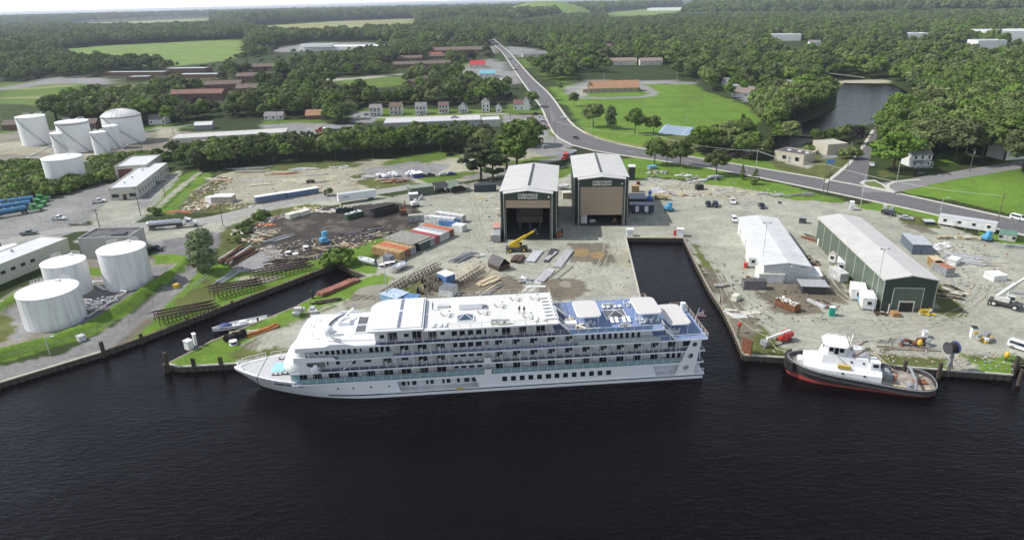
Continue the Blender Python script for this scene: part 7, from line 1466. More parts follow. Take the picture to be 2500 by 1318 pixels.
# ================================================================== poles, masts, wires
POLW=mat('utility_pole_wood',(.14,.11,.085),.9,var=.2,streak=True); TOPS={}
def pole(x,yb,yt,label,kind='wood',r=.14,key=None,lean=0):
    b=P(x,yb); lo,hi=1,60
    for _ in range(40):
        mid=(lo+hi)/2; v=b+Vector((0,0,mid))-Vector((0,0,CAMH)); D=v.dot(fw); yy=CY-F*v.dot(UP)/D
        if yy<yt: hi=mid
        else: lo=mid
    h=min(lo,22); nm={'wood':'utility_pole','arm':'utility_pole','lamp':'street_lamp','mast':'light_mast','flag':'flagpole','thin':'metal_pole'}[kind]; t=thing(nm,label,nm.replace('_',' '),b)
    mt=POLW if kind in('wood','arm') else LGREY; m=M(); m.cyl((0,0,-.3),(0,0,h),r,mt,r2=r*.7,n=8); m.build('shaft',t)
    if kind=='arm':
        M().box(-1.2,1.2,-.07,.07,h-.7,h-.55,POLW).build('crossarm',t); M().cyl((.35,0,h-2.4),(.35,0,h-1.4),.25,LGREY,n=8).build('transformer',t)
    if kind=='wood': M().box(-.5,.5,-.06,.06,h-.5,h-.38,POLW).build('crossarm',t)
    if kind=='lamp': m=M(); m.beam((0,0,h-.2),(1.6,0,h+.2),.08,.08,mt); m.build('lamp_arm',t); M().box(1.4,2.2,-.15,.15,h+.1,h+.28,WHITE2).build('lamp_head',t)
    if kind=='mast':
        M().box(-.9,.9,-.05,.05,h-.35,h-.25,mt).build('crossarm',t)
        for xx in (-.9,.9): M().box(xx-.35,xx+.35,-.3,.3,h-.2,h+.1,LGREY).build('flood_lamp',t)
    if kind=='flag': m=M(); m.add([(0,0,h-.1),(1.5,.1,h-.5),(1.4,.1,h-1.3),(0,0,h-1.0)],[(0,1,2,3)],mat('flag_cloth',(.2,.06,.1),.7)); m.build('flag',t)
    TOPS[key or (x,yb)]=b+Vector((0,0,h-.5)); return t
for q in [(1355,352,294,'utility pole on the verge beside the paved lot','wood'),(1335,290,246,'rear utility pole at the farmhouse drive','wood'),(1342,298,258,'front utility pole at the farmhouse drive','wood'),(1589,373,326,'utility pole hidden in the roadside trees','wood'),(1845,414,365,'utility pole with a lamp beyond the highway, left of the pump house','lamp'),
 (2008,476,398,'left post of the tall double pole carrying transformers','wood'),(2019,476,400,'right post of the tall double pole carrying transformers','arm'),(2068,417,342,'utility pole with crossarms before the side street','arm'),(2104,378,315,'tall utility pole at the upper side street','wood'),(2132,323,290,'street lamp pole at the top of the side street','lamp'),
 (2100,508,425,'thin white pole at the yard entrance','thin'),(2188,448,392,'street lamp at the corner of the lane','lamp'),(2367,421,362,'utility pole on the shady lane','arm'),(2432,555,474,'utility pole behind the mobile office','wood'),(2294,527,484,'lamp post behind the mobile office','lamp'),
 (1894,535,490,'flagpole behind the white workshop','flag'),(1819,532,484,'double light mast behind the white workshop','mast'),(1858,668,543,'tall light mast at the front left corner of the workshop','mast'),(2131,760,606,'tall light mast at the front corner of the warehouse','mast'),
 (945,726,641,'rust-footed pole at the end of the truss gangway','thin'),(800,492,432,'pole with a floodlight beside the box trailer','thin'),(344,527,456,'utility pole at the office forecourt','arm'),(403,479,416,'utility pole on the grass beside the office','wood'),(286,448,369,'utility pole at the annex with the maroon door','wood'),
 (244,558,510,'utility pole with transformers at the lot gate','arm'),(212,553,496,'light pole beside the lot gate','mast'),(352,390,352,'mossy old pole behind the stained tank','wood'),(70,455,430,'short mossy stump pole in the scrub','thin'),(545,553,498,'utility pole at the yard gate','wood'),
 (424,330,300,'utility pole at the long pale warehouse','wood'),(1182,286,236,'utility pole before the tall narrow house','wood'),(1032,287,250,'utility pole before the third lawn house','wood'),(680,308,266,'utility pole by the low bungalow','wood'),(1246,290,240,'utility pole at the store annex','wood'),(1412,262,236,'street lamp on the park verge','lamp'),(1443,345,294,'street lamp at the highway bend','lamp'),
 (1651,214,178,'tall thin lamp behind the park','thin'),(1474,196,176,'lamp behind the church hall','thin'),(796,195,175,'lamp on the school lane','lamp'),(722,212,190,'lamp by the upper apartments','lamp'),(122,866,823,'small lamp post on the depot embankment','lamp'),(38,210,183,'pole at the meadow edge','wood'),(390,222,193,'floodlight pole by the teal-roofed school','wood')]:
    pole(*q,r=.11 if q[4] in('mast','thin','lamp','flag') else .15)
WIRE=mat('bright_wire',(.62,.62,.58),.5); WIRED=mat('dark_wire',(.12,.12,.12),.6)
def wires(keys,label,n=2,mt=WIRE,r=.035,sag=.03):
    m=M()
    for a,b in zip(keys[:-1],keys[1:]):
        A_,B_=TOPS[a],TOPS[b]; d=(B_-A_); L=d.length; s=Vector((-d.y,d.x,0)).normalized()
        for k in range(n):
            off=s*((k-(n-1)/2)*1.1)+Vector((0,0,-.25*k)); m.tube([A_+d*(i/8)+off-Vector((0,0,L*sag*4*(i/8)*(1-i/8))) for i in range(9)],r,mt,3)
    o=m.build('power_lines'); o['kind']='stuff'; o['label']=label
wires([(1355,352),(1589,373),(1845,414),(2008,476),(2432,555)],'pale power lines following the highway'); wires([(2019,476),(2068,417),(2104,378),(2132,323)],'power lines up the side street',mt=WIRED); wires([(1335,290),(1246,290),(1182,286),(1032,287),(680,308),(424,330)],'power lines behind the lawn houses',1,WIRED); wires([(344,527),(403,479)],'wires beside the office block',1,WIRED)
wires([(1342,298),(1355,352)],'pale wires dropping to the verge pole')
# ================================================================== fences
FM=mat('fence_metal',(.30,.30,.29),.5,.4); FWD=mat('fence_wood',(.42,.33,.17),.85)
def fence(pts,label,h=2.0,mt=FM,step=3.0,rails=2,name='chain_link_fence',post=.045):
    W=[P(*p) for p in pts]; o0=W[0]; t=thing(name,label,'fence',o0); pm=M(); pm.cyl((0,0,0),(0,0,h),post,mt,n=5); pme=pm.mesh('fence_post'); m=M(); c=0
    for a,b in zip(W[:-1],W[1:]):
        a,b=a-o0,b-o0; L=(b-a).length; n=max(1,round(L/step))
        for k in range(n):
            if c<120: q=a.lerp(b,k/n); link('fence_post',pme,t,(q.x,q.y,float(gz(q.x+o0.x,q.y+o0.y)))); c+=1
        for k in range(rails):
            z=h*(1-k/(rails)) -.05; m.beam(a+Vector((0,0,z)),b+Vector((0,0,z)),.04 if mt is FM else .10,.04 if mt is FM else .14,mt)
        if mt is FM:
            w=max(6,int(L/.9))
            for k in range(w):
                q=a.lerp(b,k/w); r=a.lerp(b,min(1,(k+1.6)/w)); m.beam(q+Vector((0,0,.1)),r+Vector((0,0,h-.1)),.012,.012,mt); m.beam(r+Vector((0,0,.1)),q+Vector((0,0,h-.1)),.012,.012,mt)
    m.build('fence_rails',t)['kind']='stuff'; return t
fence([(1425,322),(1448,335),(1500,350),(1560,360),(1600,366)],'yellowed timber rail fence curving round the park corner',1.3,FWD,2.6,3,'timber_fence',.09)
fence([(330,538),(420,533),(480,527),(560,514),(620,502),(640,497)],'chain link fence along the yard road, left stretch'); fence([(645,507),(700,497),(800,482),(878,471)],'chain link fence in front of the blue cabin and trailer')
fence([(245,556),(300,553),(360,549)],'short chain link fence at the office gate'); fence([(0,541),(100,540),(205,552)],'chain link fence below the truck lot')
fence([(300,800),(330,775),(400,715),(440,675),(482,658)],'chain link fence along the gravel path by the embankment'); fence([(0,880),(120,848),(240,808),(285,790)],'low fence on top of the front embankment',1.2)
fence([(355,515),(395,475),(440,437)],'chain link fence beside the office strip'); fence([(425,524),(480,470),(540,428)],'chain link fence at the edge of the timber dump'); fence([(965,452),(1010,460),(1020,468)],'short fence by the pallet dump')
fence([(1880,397),(1960,420),(2040,427)],'fence before the pump house lawn',1.6); fence([(540,565),(600,560)],'short fence at the yard gate'); fence([(1700,200),(1900,230)],'pale fence behind the park trees',1.2)
fence([(1430,243),(1600,238),(1720,240)],'low dark fence crossing the park',1.0); fence([(0,372),(340,322),(480,316)],'fence behind the depot tanks',1.8)
# ================================================================== containers
RIB={}
def contm(col):
    nm='container_%s'%col[0]
    if nm in MATS: return MATS[nm]
    return mat(nm,col[1],.6,var=.22,scale=.9)
def container(corner,L,col,label,rz=-34,roof=None,z=0,grp=None,at=None,W=2.44,H=2.59,open_=False,text=None):
    p=at if at is not None else P(*corner); t=thing('shipping_container',label,'shipping container',(p.x,p.y,z),math.radians(rz),grp); mt=contm(col)
    if open_:
        m=M(); m.box(-L,0,0,.08,.1,H,mt); m.box(-L,0,W-.08,W,.1,H,mt); m.box(-L,-L+.08,.08,W-.08,.1,H,mt); m.box(-.08,0,.08,W-.08,.1,H,mt); m.box(-L,0,.08,W-.08,.1,.2,mt); m.build('body',t); return t
    M().box(-L,0,0,W,.12,H-.06,mt).build('body',t)
    m=M(); m.box(-L-.02,.02,-.02,W+.02,H-.055,H,contm(roof) if roof else mt); m.build('roof',t)
    rb=M(); n=int(L/.5)
    for k in range(n): x=-L+(k+.3)*L/n; rb.box(x,x+.22,-.035,-.002,.2,H-.15,mt)
    rb.build('side_ribs',t)['kind']='stuff'
    dm=M(); dm.box(0,.05,.06,W/2-.02,.2,H-.12,mt); dm.box(.05,.075,.35,.40,.25,H-.2,LGREY); dm.box(.05,.075,.8,.85,.25,H-.2,LGREY); dme=dm.mesh('door')
    link('door',dme,t,(0,0,0)); link('door',dme,t,(0,W/2,0))
    if text: lettering(text,1.0,WHITE2,t,upright(-L*.45,-.06,1.5),'side_lettering')
    return t
TN=('tan',(.42,.27,.12)); RD=('red',(.32,.045,.04)); GY=('grey',(.34,.35,.36)); DG=('dark_green',(.03,.06,.055)); WH=('white',(.62,.62,.60)); OR=('orange_roof',(.45,.12,.04)); BR_=('brown',(.20,.06,.04)); NV=('navy',(.05,.07,.12)); ROB=('roof_grey',(.30,.29,.25))
Gn='containers in the block left of the sheds'
E0=P(977,636.5); ca=Vector((math.cos(math.radians(56)),math.sin(math.radians(56)),0))
seq=[(0,12.2,TN,TN,'tan container with three big white letters, front of the block','TCI'),(2.55,12.2,BR_,OR,'container with a bright orange roof behind the tan one',None),(5.1,12.2,GY,TN,'grey container littered with planks behind the orange roof',None),
 (9.6,10,DG,ROB,'dark green container, first behind the gap of the block',None),(12.15,10,DG,ROB,'dark green container, second behind the gap of the block',None),(14.7,12.2,GY,ROB,'light grey container left of the crimson one',None),(17.25,12.2,RD,RD,'crimson container in the middle of the block',None),(19.8,12.2,WH,WH,'white container right of the crimson one',None),(22.35,12.2,WH,GY,'second white container right of the crimson one',None),
 (24.9,12.2,BR_,OR,'rust-red container partly under the blue tarp',None)]
for d,L,c,r_,lab,tx in seq: container(None,L,c,lab,at=E0+ca*d,roof=r_,grp=Gn,text=tx)
container((1129,545),12.2,WH,'white container at the far right end of the block','-34' and -30,grp=Gn); container((1108,552),12.2,WH,'long white container beside the blue tarp',-24,grp=Gn); container((1058,540),9,GY,'weathered grey container heaped with white scrap',-20 and 8,roof=('dirty',(.36,.34,.28)),grp=Gn)
m=M(); q=[E0+ca*7.7,E0+ca*16.5]; R=Matrix.Rotation(math.radians(-34),3,'Z'); ux=R@Vector((1,0,0))
m.prism([tuple((E0+ca*6.9-ux*1.0)[:2]),tuple((E0+ca*16.8-ux*1)[:2]),tuple((E0+ca*16.8-ux*14)[:2]),tuple((E0+ca*6.9-ux*14)[:2])],2.75,2.9,mat('flat_roof_scrap',(.26,.255,.22),.9,var=.2)); tag(m.build('sheet_roof'),'large weathered sheet roof laid over the dark green containers','roof')
p=P(1098,548); m=M(); m.obox((0,0,.9),(6.5,4.6,1.8),-.4,TARPB); tag(m.build('tarp_covered_stack',loc=p),'stack under a bright blue tarp behind the container block','tarpaulin stack')
p=P(1122,562); tag(M().obox((0,0,1.1),(4.2,3.4,2.2),-.5,WHITE2).build('white_crates',loc=p),'white crates at the right corner of the container block','crates')
for c_,L,cc,lab,rz,rf in [((1222,578),6,GY,'grey-blue container standing at the left wall of the left shed',90,None),((1222,560),6,WH,'white container with a striped roof against the left shed wall',90,('striped',(.55,.30,.24))),((2282,662),6.1,TN,'container with a broad tan roof behind the warehouse',-100,('tan_light',(.60,.47,.30))),((2308,677),6.1,GY,'grey container with a rusty torn roof and open door',-85,('rust_roof',(.40,.16,.08))),
 ((1870,708),6.1,('dusk',(.17,.16,.17)),'dark ribbed container with stacked sheets on top before the workshop',-3,('dusk2',(.10,.09,.09))),((2049,690),6,WH,'white container with yellow goods on its roof beside the warehouse',-86,WH),((1560,470),3,TN,'rust-orange box on the gravel right of the green shed',-10,None)]:
    container(c_,L,cc,lab,rz,roof=rf)
# place the dark container and sheds in front of the workshop by their foot lines
def boxfoot(name,label,cat,A,B_,D,h,mt,top=None,over=0,z0=0):
    o,th,L=fr(A,B_); t=thing(name,label,cat,o,th); M().box(0,L,0,D,z0,h,mt).build('body',t)
    if top: M().box(-over,L+over,-over,D+over,h+.005,h+.1,top).build('top',t)
    return t
boxfoot('lean_to','low cream shed with cluttered roof before the workshop','shed',(1852,690),(1912,692),6,2.6,WHITE2,CREAM,.2); boxfoot('lean_to','low white shed with two roof hatches before the workshop door','shed',(1944,690),(2004,694),7,2.4,WHITE2,WHITE2,.2)
boxfoot('equipment_shelter','grey flat-roofed open shelter before the white shed','shelter',(1958,716),(2016,718),4,2.2,DGREY,mat('shelter_roof',(.36,.36,.37),.6),.6)
# skips
def skip(A,B_,D,h,label,mt,fill=None):
    o,th,L=fr(A,B_); t=thing('waste_skip',label,'skip',o,th); m=M(); m.box(0,L,0,.1,.15,h,mt); m.box(0,L,D-.1,D,.15,h,mt); m.box(0,.1,.1,D-.1,.15,h,mt); m.box(L-.1,L,.1,D-.1,.15,h,mt); m.box(0,L,.1,D-.1,.15,.25,mt); m.build('body',t)
    rm=M(); rm.box(-.05,.05,-.07,-.002,.15,h,mt); rme=rm.mesh('rib')
    for k in range(int(L/.8)): link('rib',rme,t,(.4+k*.8,0,0))
    if fill:
        r=random.Random(hash(label)%999); f=M()
        for k in range(46): f.obox((r.uniform(.3,L-.3),r.uniform(.3,D-.3),h-.15+r.random()*.5),(r.uniform(.3,1.1),r.uniform(.2,.6),r.uniform(.1,.4)),r.random()*3,random.choice(fill),r.uniform(-.5,.5),r.uniform(-.5,.5))
        f.build('rubbish',t)['kind']='stuff'
    return t
skip((820,521),(863,518),2.4,1.9,'dark green waste skip full of pale rubbish, left of the two',contm(DG),[WHITE2,GREY,WOODL]); skip((849,538),(889,527),2.4,1.9,'green waste skip with white rubbish, nearer of the two',mat('skip_green',(.04,.10,.06),.6),[WHITE2,WHITE]); skip((913,533),(975,516),3,2.6,'long black open-topped skip in the cinder yard',mat('skip_black',(.035,.033,.033),.7))
skip((1890,745),(1938,765),2.4,1.8,'rusty ribbed skip heaped with white rubbish before the workshop',RUST,[WHITE2,WHITE,CREAM,WOODL])
boxfoot('skip_box','cream metal box, left of two in the cinder yard','box',(708,536),(732,529),3,1.8,CREAM); boxfoot('skip_box','cream metal box, right of two in the cinder yard','box',(735,529),(759,522),3,1.7,CREAM)
t=boxfoot('portable_toilet','green portable toilet with white roof beside the skip','portable toilet',(2024,772),(2038,773),1.2,2.3,mat('teal_plastic',(.02,.38,.27),.4),WHITE); M().box(.2,1.0,-.05,-.004,.1,2.1,mat('teal_door',(.03,.30,.22),.4)).build('door',t)
# ================================================================== piles of stock: every piece a part
def pile_of(name,label,cat,c,n,mats,L=4,W=.25,H=.12,spread=(1.5,1.5),rz=0,jit=.15,layers=3,zj=.05,group=None,end=None,pipe=False):
    """c: foot point; end: second pixel giving the direction"""
    p=P(*c); 
    if end: q=P(*end); rz=ang(p,q); L=(q-p).length if L is None else L; p=(p+q)/2
    r=random.Random(int(c[0]*7+c[1])); t=thing(name,label,cat,p,rz,group); nm='pipe' if pipe else ('steel_sheet' if 'sheet' in name or 'plate' in name else ('beam' if 'beam' in name else 'plank'))
    ms=[]
    for mt in mats:
        for q_ in (1,.72):
            m=M(); 
            if pipe: m.cyl((-L*q_/2,0,0),(L*q_/2,0,0),W/2,mt,n=8)
            else: m.box(-L*q_/2,L*q_/2,-W/2,W/2,-H/2,H/2,mt)
            ms.append(m.mesh(nm))
    for k in range(n):
        o=link(nm,ms[r.randrange(len(ms))],t,(r.uniform(-1,1)*spread[0]*.5,r.uniform(-1,1)*spread[1]*.5,(W if pipe else H)/2+(k*layers//n)*(H if not pipe else W)*1.05),(0,r.uniform(-zj,zj),r.uniform(-jit,jit))); o.rotation_euler=(0,r.uniform(-zj,zj),r.uniform(-jit,jit))
    return t
WW=[WOOD,WOODD,WOODD,WOODL]; ST=[GREY,LGREY,STEEL]; 
PLATE=mat('grey_plate',(.40,.39,.40),.5,var=.12,scale=.7)
for a in [
 ('timber_pile','broken timber heap, upper left of the cinder yard','timber',(650,570),20,[WOODL,CREAM,WOOD],5,.5,.1,(7,7),None,.9,4),('timber_pile','broken pale boards left of the blue pipe bundle','timber',(620,585),18,[WOODL,WOOD,RUST],4,.6,.1,(7,5),None,.9,4),
 ('pipe_bundle','long grey pipes and beams with a blue end cap','pipes',(650,594),9,[LGREY,GREY,STEEL],9,.3,.3,(3,2.4),(712,574),.12,2),
 ('rusty_beam_stack','large stack of rust-red curved steel ribs by the willow tree','steel stack',(545,648),16,[RUST,RUSTD,LGREY],None,.45,.55,(2,7),(610,610),.12,3),
 ('pipe_bundle','grey pipes lying on the bank below the rib stack','pipes',(525,697),9,[LGREY,GREY],None,.35,.35,(3,4.5),(590,655),.05,1),
 ('pipe_bundle','thin pale bars lying in the weeds left of the pipes','pipes',(470,702),5,[LGREY,WOOD],None,.15,.15,(2,4),(515,672),.06,1),
 ('timber_pile','weathered planks stacked along the bulkhead by the green bush','timber',(690,640),20,WW,6,.3,.25,(7,4),None,.5,4),('timber_pile','heap of old planks beside the round drum lids','timber',(735,630),20,WW,6,.3,.2,(7,5),None,.7,4),('timber_pile','planks heaped below the cinder yard','timber',(790,612),20,WW,6.5,.3,.22,(8,4),None,.5,4),
 ('timber_pile','brown broken boards in the lower cinder yard','timber',(850,600),18,[WOOD,WOODL,RUST],4,.5,.12,(8,4),None,.9,3),('steel_beam_rack','rack of parallel grey steel beams on the cinders','steel stack',(835,575),11,[GREY,RUSTD,LGREY],None,.3,.35,(1,5),(910,560),.03,1),('steel_beam_rack','smaller rack of dark beams right of the beam rack','steel stack',(905,560),8,[GREY,RUSTD],6,.3,.3,(3,3),None,.2,2),
 ('timber_pile','planks and boxes by the cinder yard rim','timber',(925,578),10,[WOOD,GREY,WOODL],5,.35,.3,(5,2),None,.3,3),('rubble_boards','pale rubble boards along the fence of the cinder yard','timber',(790,515),18,[WHITE2,WOODL,CREAM],4,.6,.1,(11,4),None,1.2,2),('rubble_boards','pale boards with a yellow lump left of the skips','timber',(745,510),14,[WOODL,YELL,CREAM],3.5,.7,.12,(9,3),None,1.2,2),
 ('rusty_plates','flat rusty plates on the left rim of the cinder yard','plates',(650,548),5,[RUST,ORANGE],4,2.4,.1,(5,4),None,.5,2),('rubble_boards','pale rubble left of the rusty plates','timber',(590,565),16,[CREAM,WOODL,WHITE2],3,.7,.12,(6,6),None,1.3,2),
 ('timber_dump','tan boards dumped in the grass, lower left','timber',(480,505),24,[WOODL,WOOD,CREAM],4,.7,.12,(10,7),None,1.2,2),('timber_dump','tan boards dumped in the grass, middle left','timber',(510,490),24,[WOODL,WOOD],4,.7,.12,(9,7),None,1.2,2),('timber_dump','brown boards dumped by the fence corner','timber',(495,465),20,[WOOD,RUST,WOODD],4,.6,.15,(8,7),None,1.2,3),('timber_dump','orange and tan boards near the dark trees','timber',(530,438),20,[ORANGE,WOODL,CREAM],6,.5,.12,(12,5),None,.4,2),
 ('timber_dump','rust-coloured mat of boards at the road corner','timber',(440,518),8,[ORANGE,RUST],5,1.2,.1,(7,2),None,.4,2),('timber_dump','boards along the road below the crates','timber',(590,506),16,[WOODL,WOOD,WHITE2],3,.5,.1,(14,3),None,1,1),
 ('pipe_bundle','long grey pipes and boards at the top left of the laydown yard','pipes',(610,420),10,[LGREY,WOOD,RUST],12,.4,.4,(8,5),None,.1,1),('pipe_bundle','dark long beams under the tree belt','pipes',(600,413),8,[GREY,RUSTD],16,.5,.4,(10,3),None,.1,1),('steel_plates','pale steel plate lying on the laydown yard','plates',(615,442),3,[PLATE,LGREY],12,1.2,.12,(4,2),None,.06,1),('pipe_bundle','long pale pipe with a dark end on the laydown yard','pipes',(640,452),2,[LGREY,CREAM],14,.5,.4,(1,1),None,.02,1),
 ('timber_pile','orange and brown boards in the middle of the laydown yard','timber',(690,425),14,[WOODL,RUST,ORANGE],7,.5,.15,(10,3),None,.3,2),('pipe_bundle','white-grey bars stacked in the upper laydown yard','pipes',(740,415),10,[WHITE2,LGREY,WOODL],8,.4,.3,(8,3),None,.3,2),('steel_plates','long pale plate right of the orange boards','plates',(770,427),4,[WHITE2,PLATE],12,1.0,.12,(6,2),None,.08,2),
 ('metal_heap','heap of bright frames beside the tree belt','frames',(830,410),14,[WHITE2,LGREY],4,.5,.2,(7,4),None,1.2,3),('pipe_bundle','thin grey bars beside the brown box on the laydown yard','pipes',(775,446),5,[GREY,WOODD],9,.25,.2,(6,1.5),None,.05,1),
 ('timber_pile','white and grey boards inside the small fenced dump','timber',(875,440),16,[WHITE2,WOODL,GREY],6,.4,.2,(5,4),None,1,2),('steel_bars','bright bars leaning in the fenced dump','bars',(905,432),12,[LGREY,WHITE2],6,.3,.2,(5,3),None,.9,2),('rusty_beam_stack','orange-rust beams and plates below the white bags','steel stack',(960,445),12,[RUST,ORANGE,WOODL],7,.6,.4,(10,3),None,.3,3),
 ('steel_sheets','grey sheets and lime pipe near the navy container','steel',(1185,483),6,[LGREY,WOODL,YELL],7,.5,.15,(6,2),None,.2,1),
 ('pipe_rack_stack','grey pipe frames stacked on the gravel below the crane','pipes',(1105,642),14,[GREY,LGREY],None,.3,.3,(2,4),(1155,618),.06,3),('pipe_bundle','short boards right of the pipe frames','timber',(1170,625),6,[WHITE2,WOOD],2.5,.5,.15,(4,2),None,1,1),
 ('rusty_beams','pair of dark rusty box beams beside the hipped stack','steel',(1255,650),3,[RUSTD],6,1.4,.9,(1,2.4),(1275,622),.05,1),('aluminium_ramp','long pale ramp section, leftmost of the three','ramp',(1295,640),2,[PLATE,LGREY],None,3.0,.25,(1,.3),(1315,615),.02,2),('aluminium_ramp','long pale ramp section with dark rails beside it','ramp',(1325,640),4,[PLATE,DGREY],None,1.6,.25,(1,2),(1350,612),.1,2),('aluminium_ramp','long pale ramp section, rightmost and longest','ramp',(1360,655),2,[PLATE,LGREY],None,2.6,.25,(1,.3),(1390,614),.02,2),
 ('aluminium_ramp','grey double plate lying below the ladder frame','plates',(1310,692),3,[PLATE,LGREY],None,2.2,.2,(1,1.5),(1345,660),.03,2),('orange_frame','orange-red steel frame on tan boards','steel',(1165,700),5,[ORANGE,WOODL],None,1.4,.25,(1,2),(1220,678),.12,3),('timber_pile','long boards and bars behind the ship','timber',(1170,722),10,[WOOD,GREY,WOODL],None,.3,.2,(2,4),(1225,690),.1,2),
 ('white_bundle','pale rolled bundle with dark clutter on the gravel','bundle',(1285,685),10,[WHITE2,GREY,LGREY],2.5,.5,.3,(3,3),None,1.4,3),('white_beam','short white beam lying before the double plate','beam',(1308,702),1,[WHITE2],5.5,.9,.4,(0,0),None,0,1),('boards_flat','pale boards lying flat near the quay','timber',(1285,715),6,[LGREY,CREAM],None,.5,.1,(1,3),(1300,700),.04,1),
 ('steel_plates','flat steel plates right of the rusty box','plates',(1608,466),3,[PLATE,LGREY],8,4,.1,(3,3),-1.25,.05,1),('frame_heap','tan frames and grey plates in the north-east corner','frames',(1665,475),12,[PLATE,WOODL,RUST],5,.8,.15,(8,5),None,.9,2),('shrink_wrapped_beams','row of grey wrapped bundles stacked by the lone tree','bundles',(1720,442),9,[TARPG,LGREY],5,1.2,.8,(14,3),.35,.12,2),
 ('steel_grating','line of grey steel gratings along the yard edge','steel',(1770,465),14,[GREY,LGREY],3,.5,.15,(12,4),.7,.15,1),('steel_grating','second line of gratings further right','steel',(1815,472),12,[GREY,WOODL],3,.4,.15,(12,4),.6,.2,1),('track_sections','two long grated track sections by the verge','steel',(1890,478),12,[GREY,WOODD,LGREY],4,.5,.35,(12,3),-.25,.1,2),('pallet_stack','stack of timber pallets at the right end of the verge','timber',(1955,478),12,[WOOD,GREY],4,.6,.3,(7,3),-.1,.15,3),
 ('rubble_boards','mixed machine parts on the verge below the trees','parts',(1605,423),16,[GREY,WOODL,LGREY],1.6,.8,.4,(9,3),None,1.5,2),('rubble_boards','grey pallets with white boards on the verge','timber',(1665,430),12,[GREY,WHITE2,WOOD],2.5,.9,.2,(8,3),None,1,3),
 ('rusty_bars','rusty bars in the weeds between workshop and warehouse','bars',(1985,585),12,[RUST,RUSTD,WOODL],7,.35,.25,(3,3),-1.1,.12,2),('scrap_row','row of brown scrap along the workshop right wall','scrap',(1985,645),24,[RUSTD,RUST,WOOD],2,.6,.25,(3,10),.15,1.4,3),
 ('timber_bundle','pale boards leaning together before the workshop','timber',(1990,742),5,[WOOD,LGREY],5.5,.5,.6,(1,2),-1.15,.1,1),('braced_heap','rusty braced frames beside the portable toilet','frames',(2012,745),8,[RUSTD,WOOD],5,.3,.25,(2,2.4),-1.2,.35,3),
 ('steel_sheets','wide flat rows of grey steel sheets behind the warehouse','steel',(2352,632),14,[PLATE,GREY,LGREY],11,.7,.12,(2,9),-.75,.06,1),('steel_bars','spaced grey bars laid out at the right of the sheets','bars',(2425,642),14,[GREY,WOODL],5,.25,.15,(5,11),-.1,.12,1),('timber_stack','pallets and yellow timber in a line below the mobile office','timber',(2352,584),14,[WOODL,CREAM,WOOD],3,.9,.5,(15,1.6),-.22,.08,2),('steel_bars','grey channels at the right edge beyond the garden shed','bars',(2485,603),8,[LGREY,GREY],6,.5,.2,(3,3),-.2,.06,2),
 ('log_pile','heap of cut boards and logs behind the warehouse','timber',(2325,718),24,[WOOD,CREAM,WOODD],3,.45,.3,(4,9),-.7,.6,3),('white_scrap','white broken sheets behind the slate-blue cabins','scrap',(2300,602),18,[WHITE2,LGREY],2.4,.8,.15,(9,4),None,1.4,2),('steel_bars','long bars near the white crane','bars',(2470,715),8,[LGREY,GREY],5,.2,.15,(5,7),-.1,.3,1),('steel_bars','two long thin bars behind the open container','bars',(2365,705),2,[WOODL],9,.15,.12,(1,1.2),.8,.03,1),
 ('rusty_scrap','heap of rusty machine parts on the right quay','scrap',(2225,843),18,[RUST,RUSTD,GREY],1.6,.8,.5,(7,2.4),None,1.5,3),('timber_rail','long grey timbers below the rusty heap','timber',(2220,852),3,[WOOD],12,.35,.3,(2,1.5),-.12,.03,1),('scrap_row','white and green pump parts near the cable reel','parts',(2395,832),12,[WHITE2,YELL,GREY],1.2,.7,.6,(6,3),None,1.5,3),('twisted_frames','heap of thin twisted frames at the quay edge','scrap',(2170,835),8,[WOOD,GREY],3,.15,.15,(3,2),None,1.5,2),
 ('dry_bundle','pale heap of offcuts before the warehouse','scrap',(2262,765),22,[CREAM,WOODL,YELL],1.2,.4,.3,(3,3),None,1.5,4),('rusty_scrap','small dark heap left of the wooden crate','scrap',(2155,768),9,[RUSTD,LGREY],1.3,.6,.3,(4,1.5),None,1.5,2),
 ('boards_flat','pale sheets scattered on the bank east of the slip','boards',(1815,768),14,[LGREY,CREAM],3,.8,.05,(8,5),-.3,.5,1),('mesh_panels','dark mesh panels on the slip bank','panels',(1762,698),5,[GREY,WOOD],2.5,1.4,.3,(4,1.5),None,.3,2),('scrap_row','rusty machine parts left of the workshop','scrap',(1840,688),14,[RUST,RUSTD,YELL,GREY],1.4,.6,.4,(5,4),None,1.5,2),
 ('timber_pile','orange timbers lying on the spit grass','timber',(605,822),6,[ORANGE,mat('orange_wood',(.45,.20,.07),.8)],None,.45,.35,(1,1.4),(678,796),.03,2),('timber_pile','pale timbers behind the orange ones','timber',(600,812),5,[WOODL,CREAM],8,.3,.2,(1,2),.3,.08,1),('concrete_blocks','grey block stacks left of the ship bow roof','blocks',(745,768),10,[LGREY,CONC],1.6,1.4,.8,(5,2.4),.1,.2,3),('rusty_pontoon','flat rusty barge section along the spit bulkhead','barge',(780,724),2,[mat('barge_rust',(.30,.12,.08),.85,var=.3)],None,2.6,.9,(0,.2),(873,684),.01,1),
 ('timber_rack','low green-grey timber rack beside the barge section','rack',(795,738),8,[WOOD,WOODD],8,.3,.3,(1,2),.32,.04,3)]:
    nm,lab,cat,c,n,mats,L,W,H,spr,e,jit,lay=a
    end=e if isinstance(e,tuple) else None; rz=e if isinstance(e,float) else .1*((c[0]*7)%9-4)
    pile_of(nm,lab,cat,c,n,mats,L,W,H,spr,rz,jit,lay,end=end,pipe='pipe' in nm)
